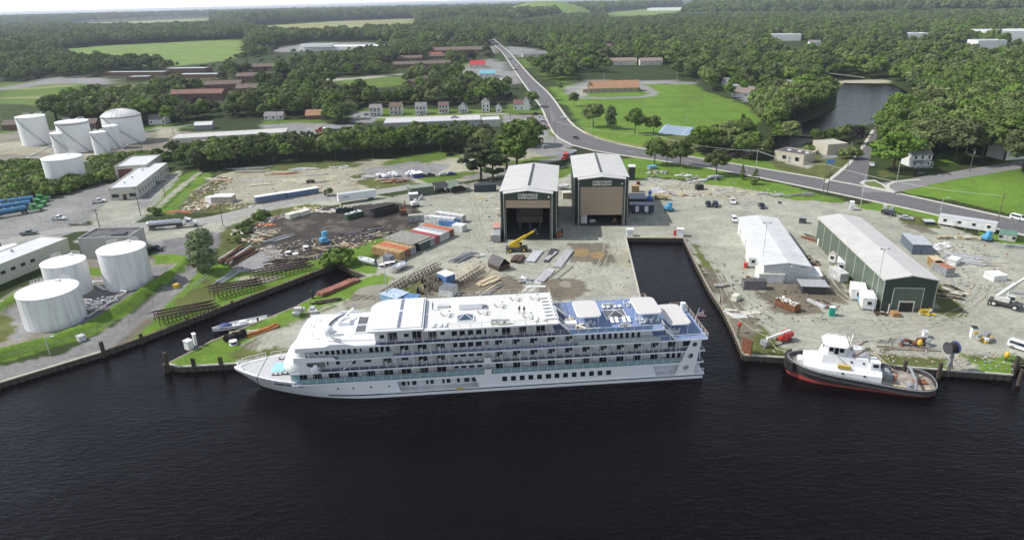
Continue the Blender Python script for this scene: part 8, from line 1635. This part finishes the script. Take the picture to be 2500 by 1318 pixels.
# crates and wrapped goods placed by foot lines
for q in [('wrapped_crates','row of three tan crates stacked in the laydown yard, front','crates',(517,497),(566,496),5,2.6,mat('wrapped_tan',(.44,.38,.32),.7,var=.1),WHITE2),('wrapped_crates','white wrapped crate at the left end of the tan crates','crates',(502,494),(516,497),3,2.2,WHITE2,WHITE2),
 ('timber_box','brown open timber box on the laydown yard','box',(748,448),(765,448),2,1.3,WOODD,None),('tarp_covered_stack','stack under a dark blue tarp beside the white bags','tarpaulin stack',(1010,436),(1034,433),5,2.0,mat('navy_tarp',(.06,.08,.20),.6),TARPW),
 ('wooden_crate','wooden crate before the warehouse front','crate',(2180,775),(2198,775),2,1.1,mat('crate_wood',(.36,.21,.09),.8),None),('generator','white generator box in the middle of the right quay','generator',(2254,826),(2264,827),1.6,1.5,WHITE2,LGREY),('generator','white cabinet with black grille on the right quay','cabinet',(2370,826),(2382,827),1.3,2.6,WHITE2,BLACK),
 ('wrapped_machine','white shrink-wrapped capstan at the left corner of the slip head','machine',(1530,578),(1546,578),2,2.4,TARPW,TARPW),('wrapped_machine','white shrink-wrapped capstan at the right corner of the slip head','machine',(1652,578),(1668,579),2,2.6,TARPW,TARPW),('red_machine','small red machine beside the right wrapped capstan','machine',(1645,575),(1651,575),1,1.6,RED,None),
 ('wrapped_cube','tall blue and white wrapped crate among the cable drums','crate',(1068,690),(1090,700),3.2,3.0,TARPB,WHITE2),('tarp_covered_stack','black-topped wrapped stack behind the ship','tarpaulin stack',(1072,722),(1104,726),4,2.2,TARPW,TARPG),('tarp_covered_stack','long stack under a pale blue tarp behind the ship','tarpaulin stack',(928,732),(968,744),5,1.7,mat('pale_blue_tarp',(.25,.42,.58),.5,var=.15),mat('pale_blue_tarp2',(.45,.55,.66),.5,var=.2)),
 ('tarp_covered_stack','low heap under a bright blue tarp touching the ship','tarpaulin stack',(985,744),(1015,746),4,1.5,TARPB,TARPB),('dry_freight_box','grey-blue box beside the tan container','box',(936,640),(952,644),2.2,2.2,mat('slate_box',(.16,.17,.21),.6),None),
 ('red_box','red toolbox under the leaning white cabin','box',(1815,654),(1823,655),1.5,1.4,RED,None),('blue_bin','bright blue tank between the nearest white cabins','tank',(2093,738),(2098,739),1.4,1.8,LBLUE,None),('white_tarp_heap','white tarp heap in the steel yard, left','tarpaulin stack',(2310,645),(2332,650),4,1.6,TARPW,TARPW),('white_tarp_heap','white tarp heap in the steel yard, right','tarpaulin stack',(2400,676),(2425,688),4,1.6,TARPW,TARPW),
 ('utility_cabinet','grey utility cabinet, left of two on the verge','cabinet',(2154,516),(2164,517),1.6,2.2,LGREY,None),('utility_cabinet','dull green transformer cabinet, right of two on the verge','cabinet',(2168,517),(2178,519),1.6,1.6,GREY,None),('yellow_crate','cream crate at the north edge of the yard','crate',(1692,450),(1703,450),1.5,1.5,CREAM,None),
 ('blue_lidded_bin','rack with a bright blue lid on the verge','bin',(1586,415),(1604,413),2.5,1.4,GREY,LBLUE),('rust_box','rust-brown box on the gravel above the orange one','box',(1554,452),(1563,452),1.4,1.4,RUST,None),('kiosk','cream gatehouse box between the two sheds','box',(1374,486),(1395,485),3,2.4,WOODL,CREAM),
 ('white_pump_box','pair of white cabinets on the tip of the spit','cabinet',(462,856),(474,850),1.6,2.2,WHITE2,WHITE),('white_pump_box','taller slim white cabinet on the tip of the spit','cabinet',(477,845),(483,843),1.0,3.0,WHITE2,WHITE),('concrete_block','pale concrete block on the depot path','block',(196,836),(212,830),1.8,1.4,LGREY,None),('yellow_tank','rusty yellow cylinder stump near the tall willow','drum',(428,706),(440,702),1.6,1.2,YELL,None),
 ('dark_hut','small dark hut in the gravel left of the warehouse','hut',(1950,545),(1966,547),2,1.9,DGREY,GREY),('cream_float','cream float block on the slip bank','block',(1784,733),(1797,737),2.2,1.5,CREAM,None),('black_machine','black excavator-like machine at the yard edge','machine',(1702,465),(1718,464),2.4,2.0,BLACK,None),('flat_bundle','stack of pale boards on a dark trailer by the mobile office','bundle',(2258,549),(2282,550),3,1.1,DGREY,LGREY)]:
    boxfoot(q[0],q[1],q[2],q[3],q[4],q[5],q[6],q[7],q[8],.12)
# white bag heap, hipped stack
p=P(970,430); t=thing('bag_heap','heap of white wrapped bags beside the dark blue tarp','bags',p,.12); r=random.Random(4); bm_=M(); bm_.ell((0,0,.6),(1.3,.9,.8),TARPW,8,5,zmin=-.5); bme=bm_.mesh('bag')
for k in range(22): link('bag',bme,t,(r.uniform(-9,9),r.uniform(-3,3),r.random()*.7),r.random()*3)
o,th,L=fr((1192,652),(1213,661)); t=thing('hipped_stack','tall dark stack with a striped hipped cover beside the gravel road','stack',o,th); M().box(0,5.2,0,4.2,0,1.6,RUSTD).build('body',t); m=M(); gable(m,0,5.2,0,4.2,1.6,2.0,mat('striped_cover',(.10,.09,.09),.7,var=.4,scale=2.5),.2,.1,axis='x'); m.build('cover',t)
# cable drums
def spool(x,y,r,w,label,flat_=False,mt=WOODL,core=BLACK,group='cable drums',rz=None):
    p=P(x,y); t=thing('cable_drum',label,'cable drum',(p.x,p.y,r if not flat_ else 0),random.Random(x).random()*3 if rz is None else rz,group)
    dm=M(); dm.cyl((0,-.06,0),(0,.06,0),r,mt,n=18) if not flat_ else dm.cyl((0,0,-.06),(0,0,.06),r,mt,n=18); dme=dm.mesh('flange')
    if flat_: link('flange',dme,t,(0,0,.06)); link('flange',dme,t,(0,0,w)); M().cyl((0,0,.1),(0,0,w-.05),r*.7,core,n=14).build('cable',t)
    else: link('flange',dme,t,(0,-w/2,0)); link('flange',dme,t,(0,w/2,0)); M().cyl((0,-w/2+.05,0),(0,w/2-.05,0),r*.78,core,n=14).build('cable',t)
for k,(x,y,r_,nm) in enumerate([(1036,692,1.2,'dark drum at the back left of the drum group'),(1045,694,1.2,'dark drum beside the back left one'),(1060,690,1.1,'drum touching the wrapped blue crate'),(1068,695,1.2,'tall drum right of the group centre'),(1055,705,1.3,'large pale drum in the middle of the group'),(1064,708,1.2,'pale drum front right of the group'),(1023,716,1.0,'grey drum front left of the group'),(1035,706,.9,'small dark drum in the group centre'),(1043,718,.9,'low drum at the front of the group'),(1078,704,1.0,'dark drum half behind the black-topped stack')]): spool(x,y,r_,.9,nm,mt=WOOD)
for k,(x,y,fl,nm) in enumerate([(566,833,False,'black drum, left of the spit drum group'),(575,829,False,'large black drum on the spit'),(586,824,False,'tall black drum on the spit'),(594,822,False,'rear black drum on the spit'),(557,833,False,'grey drum at the canal side of the spit group'),(570,840,True,'white-topped drum lying flat on the spit')]): spool(x,y,.95,.9,nm,fl,mt=BLACK if not fl else WHITE,group='cable drums on the spit')
for k,(x,y,nm) in enumerate([(932,652,'flat pale drum, left of three behind the boats'),(945,648,'flat pale drum, middle of three behind the boats'),(958,645,'flat pale drum, right of three behind the boats'),(722,625,'round pale drum lid by the plank heap, lower'),(747,608,'round pale drum lid by the plank heap, upper'),(704,621,'round pale drum lid nearest the gravel track')]): spool(x,y,1.0,.9,nm,True,mt=WHITE2,group='flat cable drums')
p=P(2316,905); t=thing('cable_reel_post','big black cable reel raised on a grey steel post at the right quay','cable reel',p,.2); M().box(-.3,.3,-.2,.2,0,5.0,GREY).build('post',t); M().beam((0,0,3),(1.2,.2,0),.12,.12,DGREY).build('brace',t); M().beam((0,0,3),(-.8,-.3,0),.12,.12,DGREY).build('brace',t); m=M(); m.cyl((-1.5,0,5.6),(.2,0,5.6),1.05,BLACK,n=18); m.build('cable',t); M().cyl((.2,0,5.6),(.4,0,5.6),1.35,mat('reel_blue',(.06,.08,.25),.5),n=18).build('flange',t); M().cyl((-1.6,0,5.6),(-1.5,0,5.6),1.3,DGREY,n=18).build('flange',t)
for k,(x,y) in enumerate([(2243,850),(2455,880)]): p=P(x,y); t=thing('yellow_hydrant',['yellow rounded hood in the rusty heap','yellow rounded hood on a dark stand at the far right quay'][k],'hood',p); M().cyl((0,0,0),(0,0,.8),.2,DGREY,n=8).build('stand',t); M().ell((0,0,1.4),(.55,.55,.8),YELL,10,7).build('hood',t)
# truss gangways and keel cradles
def truss(A,B_,W,H,label,mt=RUSTD,z=.3,n=None,name='truss_gangway'):
    o,th,L=fr(A,B_); t=thing(name,label,'truss',o,th); n=n or int(L/1.4)
    for y in (0,W):
        m=M(); m.beam((0,y,z),(L,y,z),.16,.16,mt); m.beam((0,y,z+H),(L,y,z+H),.16,.16,mt); m.build('chord',t)
        d=M(); d.beam((0,y,z),(L/n,y,z+H),.10,.10,mt); d.beam((0,y,z),(0,y,z+H),.10,.10,mt); dme=d.mesh('brace')
        for k in range(n): link('brace',dme,t,(k*L/n,0,0))
    c=M(); c.beam((0,0,z),(0,W,z),.12,.1,mt); cme=c.mesh('crossbar')
    for k in range(n+1): link('crossbar',cme,t,(k*L/n,0,0))
    return t
truss((943,728),(1004,690),1.6,1.5,'front section of the long rusty truss gangway'); truss((1008,692),(1078,657),1.6,1.6,'rear section of the long rusty truss gangway'); truss((1118,706),(1186,664),1.8,1.3,'dark double truss lying behind the ship')
t=truss((1360,682),(1399,650),2.4,.12,'pale ladder-like frame flat on the gravel',mat('pale_frame',(.42,.40,.33),.8),.1,9,'ladder_frame')
def cradle(A,B_,D,H,label,n):
    o,th,L=fr(A,B_); t=thing('keel_cradle',label,'steel cradle',o,th)
    for j,y in enumerate((0,D*.5,D)):
        m=M(); m.beam((0,y,H),(L,y,H*.45),.28,.35,RUSTD if j else WOODD); m.beam((0,y,H-.7),(L*.92,y,H*.45-.2),.18,.2,RUSTD); m.build('rail_beam',t)
    pm=M(); pm.beam((0,0,0),(0,0,H*.8),.16,.16,WOODD); pme=pm.mesh('prop')
    for k in range(n):
        for y in (0,D): f=k/n; o_=link('prop',pme,t,(L*f,y,0)); o_.scale=(1,1,(H-(H*.55)*f)/(H*.8))
    cm=M(); cm.beam((0,0,0),(0,D,0),.14,.14,RUSTD); cme=cm.mesh('crossbar')
    for k in range(n): f=k/n; link('crossbar',cme,t,(L*f,0,H-(H*.55)*f-.25))
    for y in (0,D): M().beam((0,y,H),(-1.3,y,H-.2),.16,.16,RUSTD).build('strut',t)
cradle((392,797),(538,755),4.5,2.6,'nearest of the long rusty keel cradles on the left bank',15); cradle((525,733),(650,700),4.5,2.8,'middle rusty keel cradle on the left bank',13); cradle((625,692),(768,655),4.5,2.6,'far rusty keel cradle on the left bank',14)
# ================================================================== boats
def boat(A,B_,wid,label,deckm=WHITE2,hullm=WHITE,z=0,cover=None,trailer_=False,h=1.1):
    a,b=P(*A,z),P(*B_,z); c=(a+b)/2; L=(b-a).length; t=thing('small_boat',label,'boat',(c.x,c.y,z+(.6 if trailer_ else 0)),ang(a,b)); R=[]
    for f in (0,.05,.3,.6,.8,.93,1):
        x=-L/2+L*f; w=wid/2*(1 if f<.5 else (1-((f-.5)/.5)**2.2)) ; w=max(w,.04); R.append([(x,-w,h+.25*f*f),(x,-w*.75,.15+.2*f*f),(x,0,.0+.35*f**3),(x,w*.75,.15+.2*f*f),(x,w,h+.25*f*f)])
    m=M(); m.loft(R,hullm,close=False,cap0=True); m.build('hull',t,angle=50)
    m=M(); m.add([(r[0][0]*.97,r[0][1]*.86,h-.35) for r in R]+[(r[4][0]*.97,r[4][1]*.86,h-.35) for r in R],[(i,i+1,len(R)+i+1,len(R)+i) for i in range(len(R)-1)],deckm); m.build('deck',t)
    m=M(); m.tube([(r[0][0],r[0][1],r[0][2]) for r in R]+[(r[4][0],r[4][1],r[4][2]) for r in reversed(R)],.09,hullm,5); m.build('gunwale',t)
    M().box(-L*.1,L*.02,-wid*.2,wid*.2,h-.34,h+.5,hullm).build('console',t)
    if cover: m=M(); m.ell((L*.28,0,h-.1),(L*.13,wid*.38,.9),cover,10,5,zmin=0); m.build('cover',t)
    for k in (-.35,-.2,.12): M().box(L*k-.15,L*k+.15,-wid*.33,wid*.33,h-.3,h-.1,WHITE).build('bench',t)
    M().box(-L/2-.5,-L/2+.05,-.2,.2,.3,1.7,DGREY).build('outboard_motor',t)
    if trailer_:
        m=M(); m.box(-L/2,L/2,-.1,.1,-.35,-.2,DGREY); m.build('trailer_frame',t)
        for s_ in (-1,1): wheel(t,-.3,s_*1,.32,.22).location.z=-.25
    return t
boat((655,784),(520,812),3.0,'long white open boat with a blue cover moored in the left canal',mat('boat_inside',(.55,.55,.53),.6),z=WZ+.1,cover=mat('boat_cover',(.05,.08,.22),.6))
boat((917,650),(876,640),2.3,'white boat standing on the grass near the canal head',trailer_=True,h=1.0); boat((992,650),(957,668),2.3,'white and blue open boat on a trailer beside the gravel road',deckm=mat('boat_blue',(.08,.14,.42),.5),trailer_=True,h=.9); boat((1362,462),(1390,462),2.8,'white boat stored between the two ship sheds',trailer_=True)
o,th,L=fr((516,836),(640,797),WZ+.5); t=thing('floating_dock','weathered grey floating dock beside the moored boat','dock',(o.x,o.y,WZ+.1),th); M().box(0,L,-1.2,1.0,0,.55,mat('dock_grey',(.30,.28,.27),.85,var=.2)).build('deck',t)
for k in range(4): M().box(.5+k*L/4,1.5+k*L/4,-1.35,-1.22,.05,.5,BLACK).build('fender',t)
# ================================================================== lifting machines
def loc_(A): return P(*A)
def yellow_crane(A,rz,label,bl,be,mt,base,boom_to):
    p=P(*A); t=thing('mobile_crane',label,'mobile crane',p,rz); M().box(-3.4,3.4,-1.3,1.3,.95,1.45,base).build('chassis',t)
    for x in (-2.2,2.2):
        for s_ in (-1,1): wheel(t,x,s_*1.25,.75,.6,mt)
    M().box(-2.4,.8,-1.0,1.0,1.5,2.5,mt).build('superstructure',t); M().box(.1,1.7,.25,1.2,1.5,2.9,mt).build('cab',t); M().box(.2,1.72,.2,.24,2.0,2.8,GLASSD).build('cab_window',t)
    b=M(); e=Vector(boom_to); s=Vector((-1.9,-.3,2.4)); mid=s.lerp(e,.62); b.beam(s,mid,.75,.85,mt); b.beam(mid-(e-s)*.05,e,.5,.55,mt); b.build('boom',t)
    M().cyl((.4,-.3,1.7),tuple(s.lerp(e,.38)),.16,LGREY,n=8).build('boom_cylinder',t); M().obox(tuple(e),(.9,.8,.8),0,DGREY).build('boom_head',t)
    M().tube([tuple(e),tuple(e-Vector((0,0,1.6)))],.03,BLACK,4).build('hoist_rope',t)
    for x in (-3.3,3.3):
        for s_ in (-1,1): M().box(x-.15,x+.15,s_*1.6-.2,s_*1.6+.2,.1,1.3,base).build('outrigger',t)
    return t
yellow_crane((1262,613),.03,'yellow mobile crane with its boom raised before the left shed',0,0,mat('crane_yellow',(.62,.42,.02),.45),DGREY,(5.9,-.2,6.8)); yellow_crane((2452,748),-.75,'white mobile crane with its boom raised at the far right of the yard',0,0,mat('crane_white',(.60,.60,.55),.5),DGREY,(2.6,4.6,7.2))
def boomlift(A,rz,label,mt,up=False,h=2.0,reach=7):
    p=P(*A); t=thing('boom_lift',label,'aerial lift',p,rz); M().box(-1.3,1.3,-.95,.95,.5,1.1,mt).build('chassis',t)
    for x in (-1,1):
        for s_ in (-1,1): wheel(t,x,s_*1.0,.42,.32)
    M().box(-1.9,.5,-.9,.9,1.15,2.2,mt).build('turret',t)
    if up: M().beam((-.8,0,1.8),(-.2,0,h),.5,.5,mt).build('boom',t); M().box(-.8,.9,-.5,.5,h-1.2,h,mt).build('basket',t)
    else: M().beam((-1.6,0,2.3),(reach*.7,0,h),.5,.5,WHITE2 if mt is RED else mt).build('boom',t); M().box(reach*.7,reach*.7+1.0,-.9,.9,h-1.5,h-.3,GREY).build('basket',t)
    return t
boomlift((1914,832),math.radians(205),'red and white boom lift stretched low near the slip corner',RED,h=1.9,reach=8); boomlift((1634,515),.5,'blue boom lift parked beside the cream loader',LBLUE,True,3.2); boomlift((1586,492),1.2,'dark blue upright lift in the shadow of the right shed',BLUE,True,4.2); boomlift((2410,588),.4,'bright blue lift beside the garden shed',LBLUE,True,3.2); boomlift((795,594),.8,'bright blue machine alone on the cinder yard',LBLUE,True,4.2)
p=P(1614,487); t=thing('telehandler','cream telescopic loader parked above the blue lift','loader',p,-.5); M().box(-2.4,2.4,-1.1,1.1,.8,1.9,mat('loader_cream',(.50,.42,.22),.6)).build('body',t); M().box(-.8,.6,.1,1.1,1.9,2.8,CREAM).build('cab',t); M().beam((-2.2,-.4,2.2),(4.2,-.4,1.4),.5,.5,MATS['loader_cream']).build('boom',t)
for x in (-1.6,1.6):
    for s_ in (-1,1): wheel(t,x,s_*1.1,.65,.45)
p=P(1365,578); t=thing('forklift','orange forklift in the shadow between the sheds','forklift',p,.4); M().box(-1.2,1.0,-.6,.6,.4,1.3,ORANGE).build('body',t); M().box(-.6,.5,-.5,.5,1.95,2.05,DGREY).build('roof',t); M().box(1.05,1.2,-.5,.5,.2,2.6,DGREY).build('mast',t); [wheel(t,x,s_*.6,.35,.25) for x in (-.8,.7) for s_ in (-1,1)]
p=P(1312,578); t=thing('oil_drum','black drum on the gravel in the left shed mouth','drum',p); M().cyl((0,0,0),(0,0,1.1),.5,BLACK,n=12).build('body',t); M().cyl((0,0,1.1),(0,0,1.14),.5,WHITE2,n=12).build('lid',t)
for k,(x,y) in enumerate([(1013,505),(985,524)]):
    p=P(x,y); t=thing(['excavator','loader'][k],['white and grey grab excavator beside the cinder yard','rust-red loader at the edge of the cinder yard'][k],['excavator','loader'][k],p,.6+k); M().box(-1.6,1.6,-1.1,1.1,0,.8,DGREY).build('tracks',t); M().box(-1.5,1.2,-1,1,.9,2.1,[WHITE2,RUST][k]).build('body',t); M().box(.2,1.2,.1,1,2.1,2.9,[WHITE2,RUSTD][k]).build('cab',t)
    m=M(); m.beam((1,-.4,1.6),(3.2,-.4,4.4),.4,.5,[LGREY,RUST][k]); m.beam((3.2,-.4,4.4),(4.6,-.4,1.8),.35,.4,[LGREY,RUST][k]); m.build('boom',t)
# traffic cones, people on the quay, small litter
for k,(x,y) in enumerate([(1696,505),(2404,600),(2459,622),(2340,572),(1857,747)]):
    p=P(x,y); t=thing('traffic_cone',['orange cone left of the parked pickups','orange cone among the steel bars','orange cone by the far right gravel','orange cone before the mobile office piles','small post standing on the gravel left of the tug'][k],'cone',p); M().cyl((0,0,.04),(0,0,.75),.2,ORANGE,r2=.04,n=8).build('body',t); M().box(-.25,.25,-.25,.25,0,.04,DGREY).build('base',t)
person(P(2171,531),0,'person in dark clothes standing at the front of the black parked car',('navy',(.03,.035,.06)),('dark',(.03,.03,.035)))
person(P(1662,311),1,'player in dark clothes standing on the ball court',('charcoal',(.05,.05,.055)),('black',(.02,.02,.025))); person(P(1692,314),2,'player in white shirt and dark shorts near the court hoop',('whiteshirt',(.5,.5,.5)),('dark',(.03,.03,.035)))
def litter(name,label,poly,n,mats,sz=(.2,1.2),seed=1):
    q=px(poly); qa=np.array(q); r=np.random.default_rng(seed); m=M(); c=0
    while c<n:
        x=r.uniform(qa[:,0].min(),qa[:,0].max()); y=r.uniform(qa[:,1].min(),qa[:,1].max())
        if not inpoly(np.array([x]),np.array([y]),q)[0]: continue
        c+=1; l=r.uniform(*sz); m.obox((x,y,.08+r.random()*.12+float(gz(x,y))),(l,l*r.uniform(.15,.6),r.uniform(.05,.3)),r.random()*3.1,mats[r.integers(len(mats))],r.uniform(-.2,.2),r.uniform(-.2,.2))
    o=m.build(name); o['kind']='stuff'; o['label']=label
litter('scrap_litter','small scrap strewn over the cinder yard rim',[(600,600),(620,550),(700,515),(800,505),(860,500),(700,520),(650,560),(640,600),(700,640),(640,620)],285,[WOOD,WOODL,RUST,WOODD,GREY,CREAM])
litter('scrap_litter','offcuts strewn along the cinder yard lower edge',[(640,600),(760,585),(900,570),(1000,555),(930,590),(800,625),(700,645)],285,[WOOD,WOODL,GREY,RUSTD],(.3,1.6),2); litter('scrap_litter','boards strewn in the weedy dump',[(430,520),(470,470),(540,430),(570,440),(520,500),(640,490),(640,500)],323,[WOODL,CREAM,WOOD,RUST],(.4,1.8),3)
litter('scrap_litter','stones and offcuts on the central gravel',[(1000,700),(1160,610),(1330,600),(1500,620),(1550,700),(1300,740),(1000,740)],209,[GREY,WOOD,WOODL,MATS['dusty_wall']],(.15,.6),4); litter('scrap_litter','offcuts around the workshop front',[(1730,680),(1860,660),(2040,700),(2060,770),(1900,830),(1800,800)],209,[GREY,RUST,WOOD,WOODD],(.15,.7),5)
litter('scrap_litter','stones and timber bits on the right quay',[(1830,850),(2100,855),(2480,860),(2480,905),(2260,890),(1930,868)],228,[GREY,WOOD,WOODL,LGREY],(.15,.6),6); litter('scrap_litter','offcuts in the steel yard behind the warehouse',[(2250,580),(2400,600),(2480,720),(2340,760),(2290,690)],247,[LGREY,GREY,WOODL,WOOD],(.2,.9),7)
litter('scrap_litter','scrap along the highway verge of the yard',[(1560,420),(1700,425),(1900,470),(1960,490),(1800,485),(1600,470)],266,[LGREY,WOODL,GREY,CREAM,RUST],(.2,1.4),8); litter('scrap_litter','scrap beside the sheds and shelters',[(1150,500),(1215,470),(1222,590),(1200,590),(1190,540)],60,[WHITE2,WOODL,GREY],(.3,1.3),9)
litter('scrap_litter','bits of stock on the laydown yards',[(480,460),(600,412),(900,398),(1100,385),(1000,450),(800,475),(600,495)],120,[CREAM,WOODL,GREY,RUST],(.3,1.3),10)
# mooring ropes
ROPE=mat('mooring_rope',(.50,.50,.32),.8)
for k,pl in enumerate([[(1870,826,.8),(1895,856,.5),(1925,873,1.4)],[(1788,770,.1),(1830,800,.1),(1872,825,.2)],[(2290,905,2.0),(2380,868,.1),(2440,885,.1),(2500,905,1.2)],[(2240,905,1.4),(2262,897,.3),(2300,892,.1)]]):
    m=M(); m.tube([P(x,y,0)+Vector((0,0,z)) for x,y,z in pl],.06,ROPE,5); tag(m.build('mooring_rope'),['pale rope from the quay to the tug bow','slack rope lying on the slip bank','long rope across the right quay','short rope from the tug stern to the quay'][k],'rope')
# depot pipework
PW=mat('pipe_white',(.72,.72,.72),.45,var=.04)
def pipes(pls,label,r=.16,mt=PW,h=.5):
    o=P(*pls[0][0][:2]); t=thing('pipe_run',label,'pipes',o)
    for pl in pls:
        m=M(); m.tube([P(*q[:2])-o+Vector((0,0,q[2] if len(q)>2 else h)) for q in pl],r,mt,7); m.build('pipe',t)
    return t
pipes([[(215,690),(255,690)],[(218,692),(256,712)],[(224,690),(262,712)]],'white pipes linking the two rear near tanks'); pipes([[(203,772),(215,777),(310,715),(285,712)]],'long white pipe bending round the tank foot'); pipes([[(205,735),(225,735)],[(208,758),(240,752)]],'short white pipes on the nearest tank'); pipes([[(0,740),(38,735)],[(0,746),(40,741)],[(2,742,.5),(2,742,3),(5,742,3)]],'white pipes at the left edge beside the nearest tank')
p=P(240,742); t=thing('valve_manifold','cluster of grey valves and white pipes between the near tanks','valves',p,.5); r=random.Random(3); vm=M(); vm.cyl((0,0,0),(0,0,1.2),.18,GREY,n=8); vm.ell((0,0,1.3),(.35,.35,.2),LGREY,8,5); vme=vm.mesh('valve')
for k in range(14): link('valve',vme,t,(r.uniform(-5,5),r.uniform(-1.8,1.8),0))
for k in range(7): M().tube([(-5,-1.6+k*.5,.5),(5,-1.6+k*.5,.5)],.11,LGREY,6).build('pipe',t)
pipes([[(64,388),(100,370),(130,354)],[(64,388),(100,386)],[(200,382),(275,379)],[(280,381),(415,377)]],'white depot pipelines along the low wall',.22); pipes([[(55,354,.5),(115,352,.5),(135,362,.5)]],'white pipe round the wide plain tank',.2); pipes([[(327,346,.5),(327,346,5.5),(460,328,5.5),(476,317,3.5)]],'raised white pipe bridge to the small gabled shed',.22); pipes([[(295,364),(310,356),(330,352)],[(272,372),(300,366),(315,352)]],'white pipes in the dug-up ground beside the domed tank')
# ball court
cq=[(1608,312),(1640,303),(1735,313),(1708,333),(1612,326)]
CB=mat('court_blue',(.24,.32,.40),.7,var=.08); o,th,L=fr((1612,329),(1705,333)); sheet('ball_court',px([(1605,326),(1622,305),(1740,315),(1722,336)]),.02,CB,label='blue painted ball court in the park')
m=M()
for a,b in [((1609,325),(1625,306)),((1625,306),(1736,316)),((1719,334),(1736,316)),((1609,325),(1719,334)),((1664,330),(1681,311)),((1690,332),(1706,313))]:
    A_,B_=P(*a),P(*b); d=(B_-A_).normalized(); n=Vector((-d.y,d.x,0))*.12; m.add([(q.x,q.y,.035) for q in (A_-n,B_-n,B_+n,A_+n)],[(0,1,2,3)],WHITE)
tag(m.build('court_lines'),'white lines painted on the ball court',kind='structure')
for k,(x,y) in enumerate([(1630,318),(1678,303),(1706,330)]):
    p=P(x,y); t=thing('basketball_hoop',['hoop at the left end of the court','hoop behind the court','hoop at the right front of the court'][k],'basketball hoop',p,k); M().cyl((0,0,0),(0,0,3.2),.08,GREY,n=6).build('post',t); M().box(-.9,.9,-.1,0,2.9,4.0,WHITE).build('backboard',t)
p=P(2012,412); t=thing('notice_board','blue and white board hung between the double pole','sign',P(2026,408)+Vector((0,0,0)),0); M().box(-2,2,-.1,.1,1.6,3.4,mat('sign_blue',(.12,.28,.5),.5)).build('panel',t); M().box(-1.5,-1.4,-.1,.1,0,1.6,GREY).build('post',t); M().box(1.4,1.5,-.1,.1,0,1.6,GREY).build('post',t)
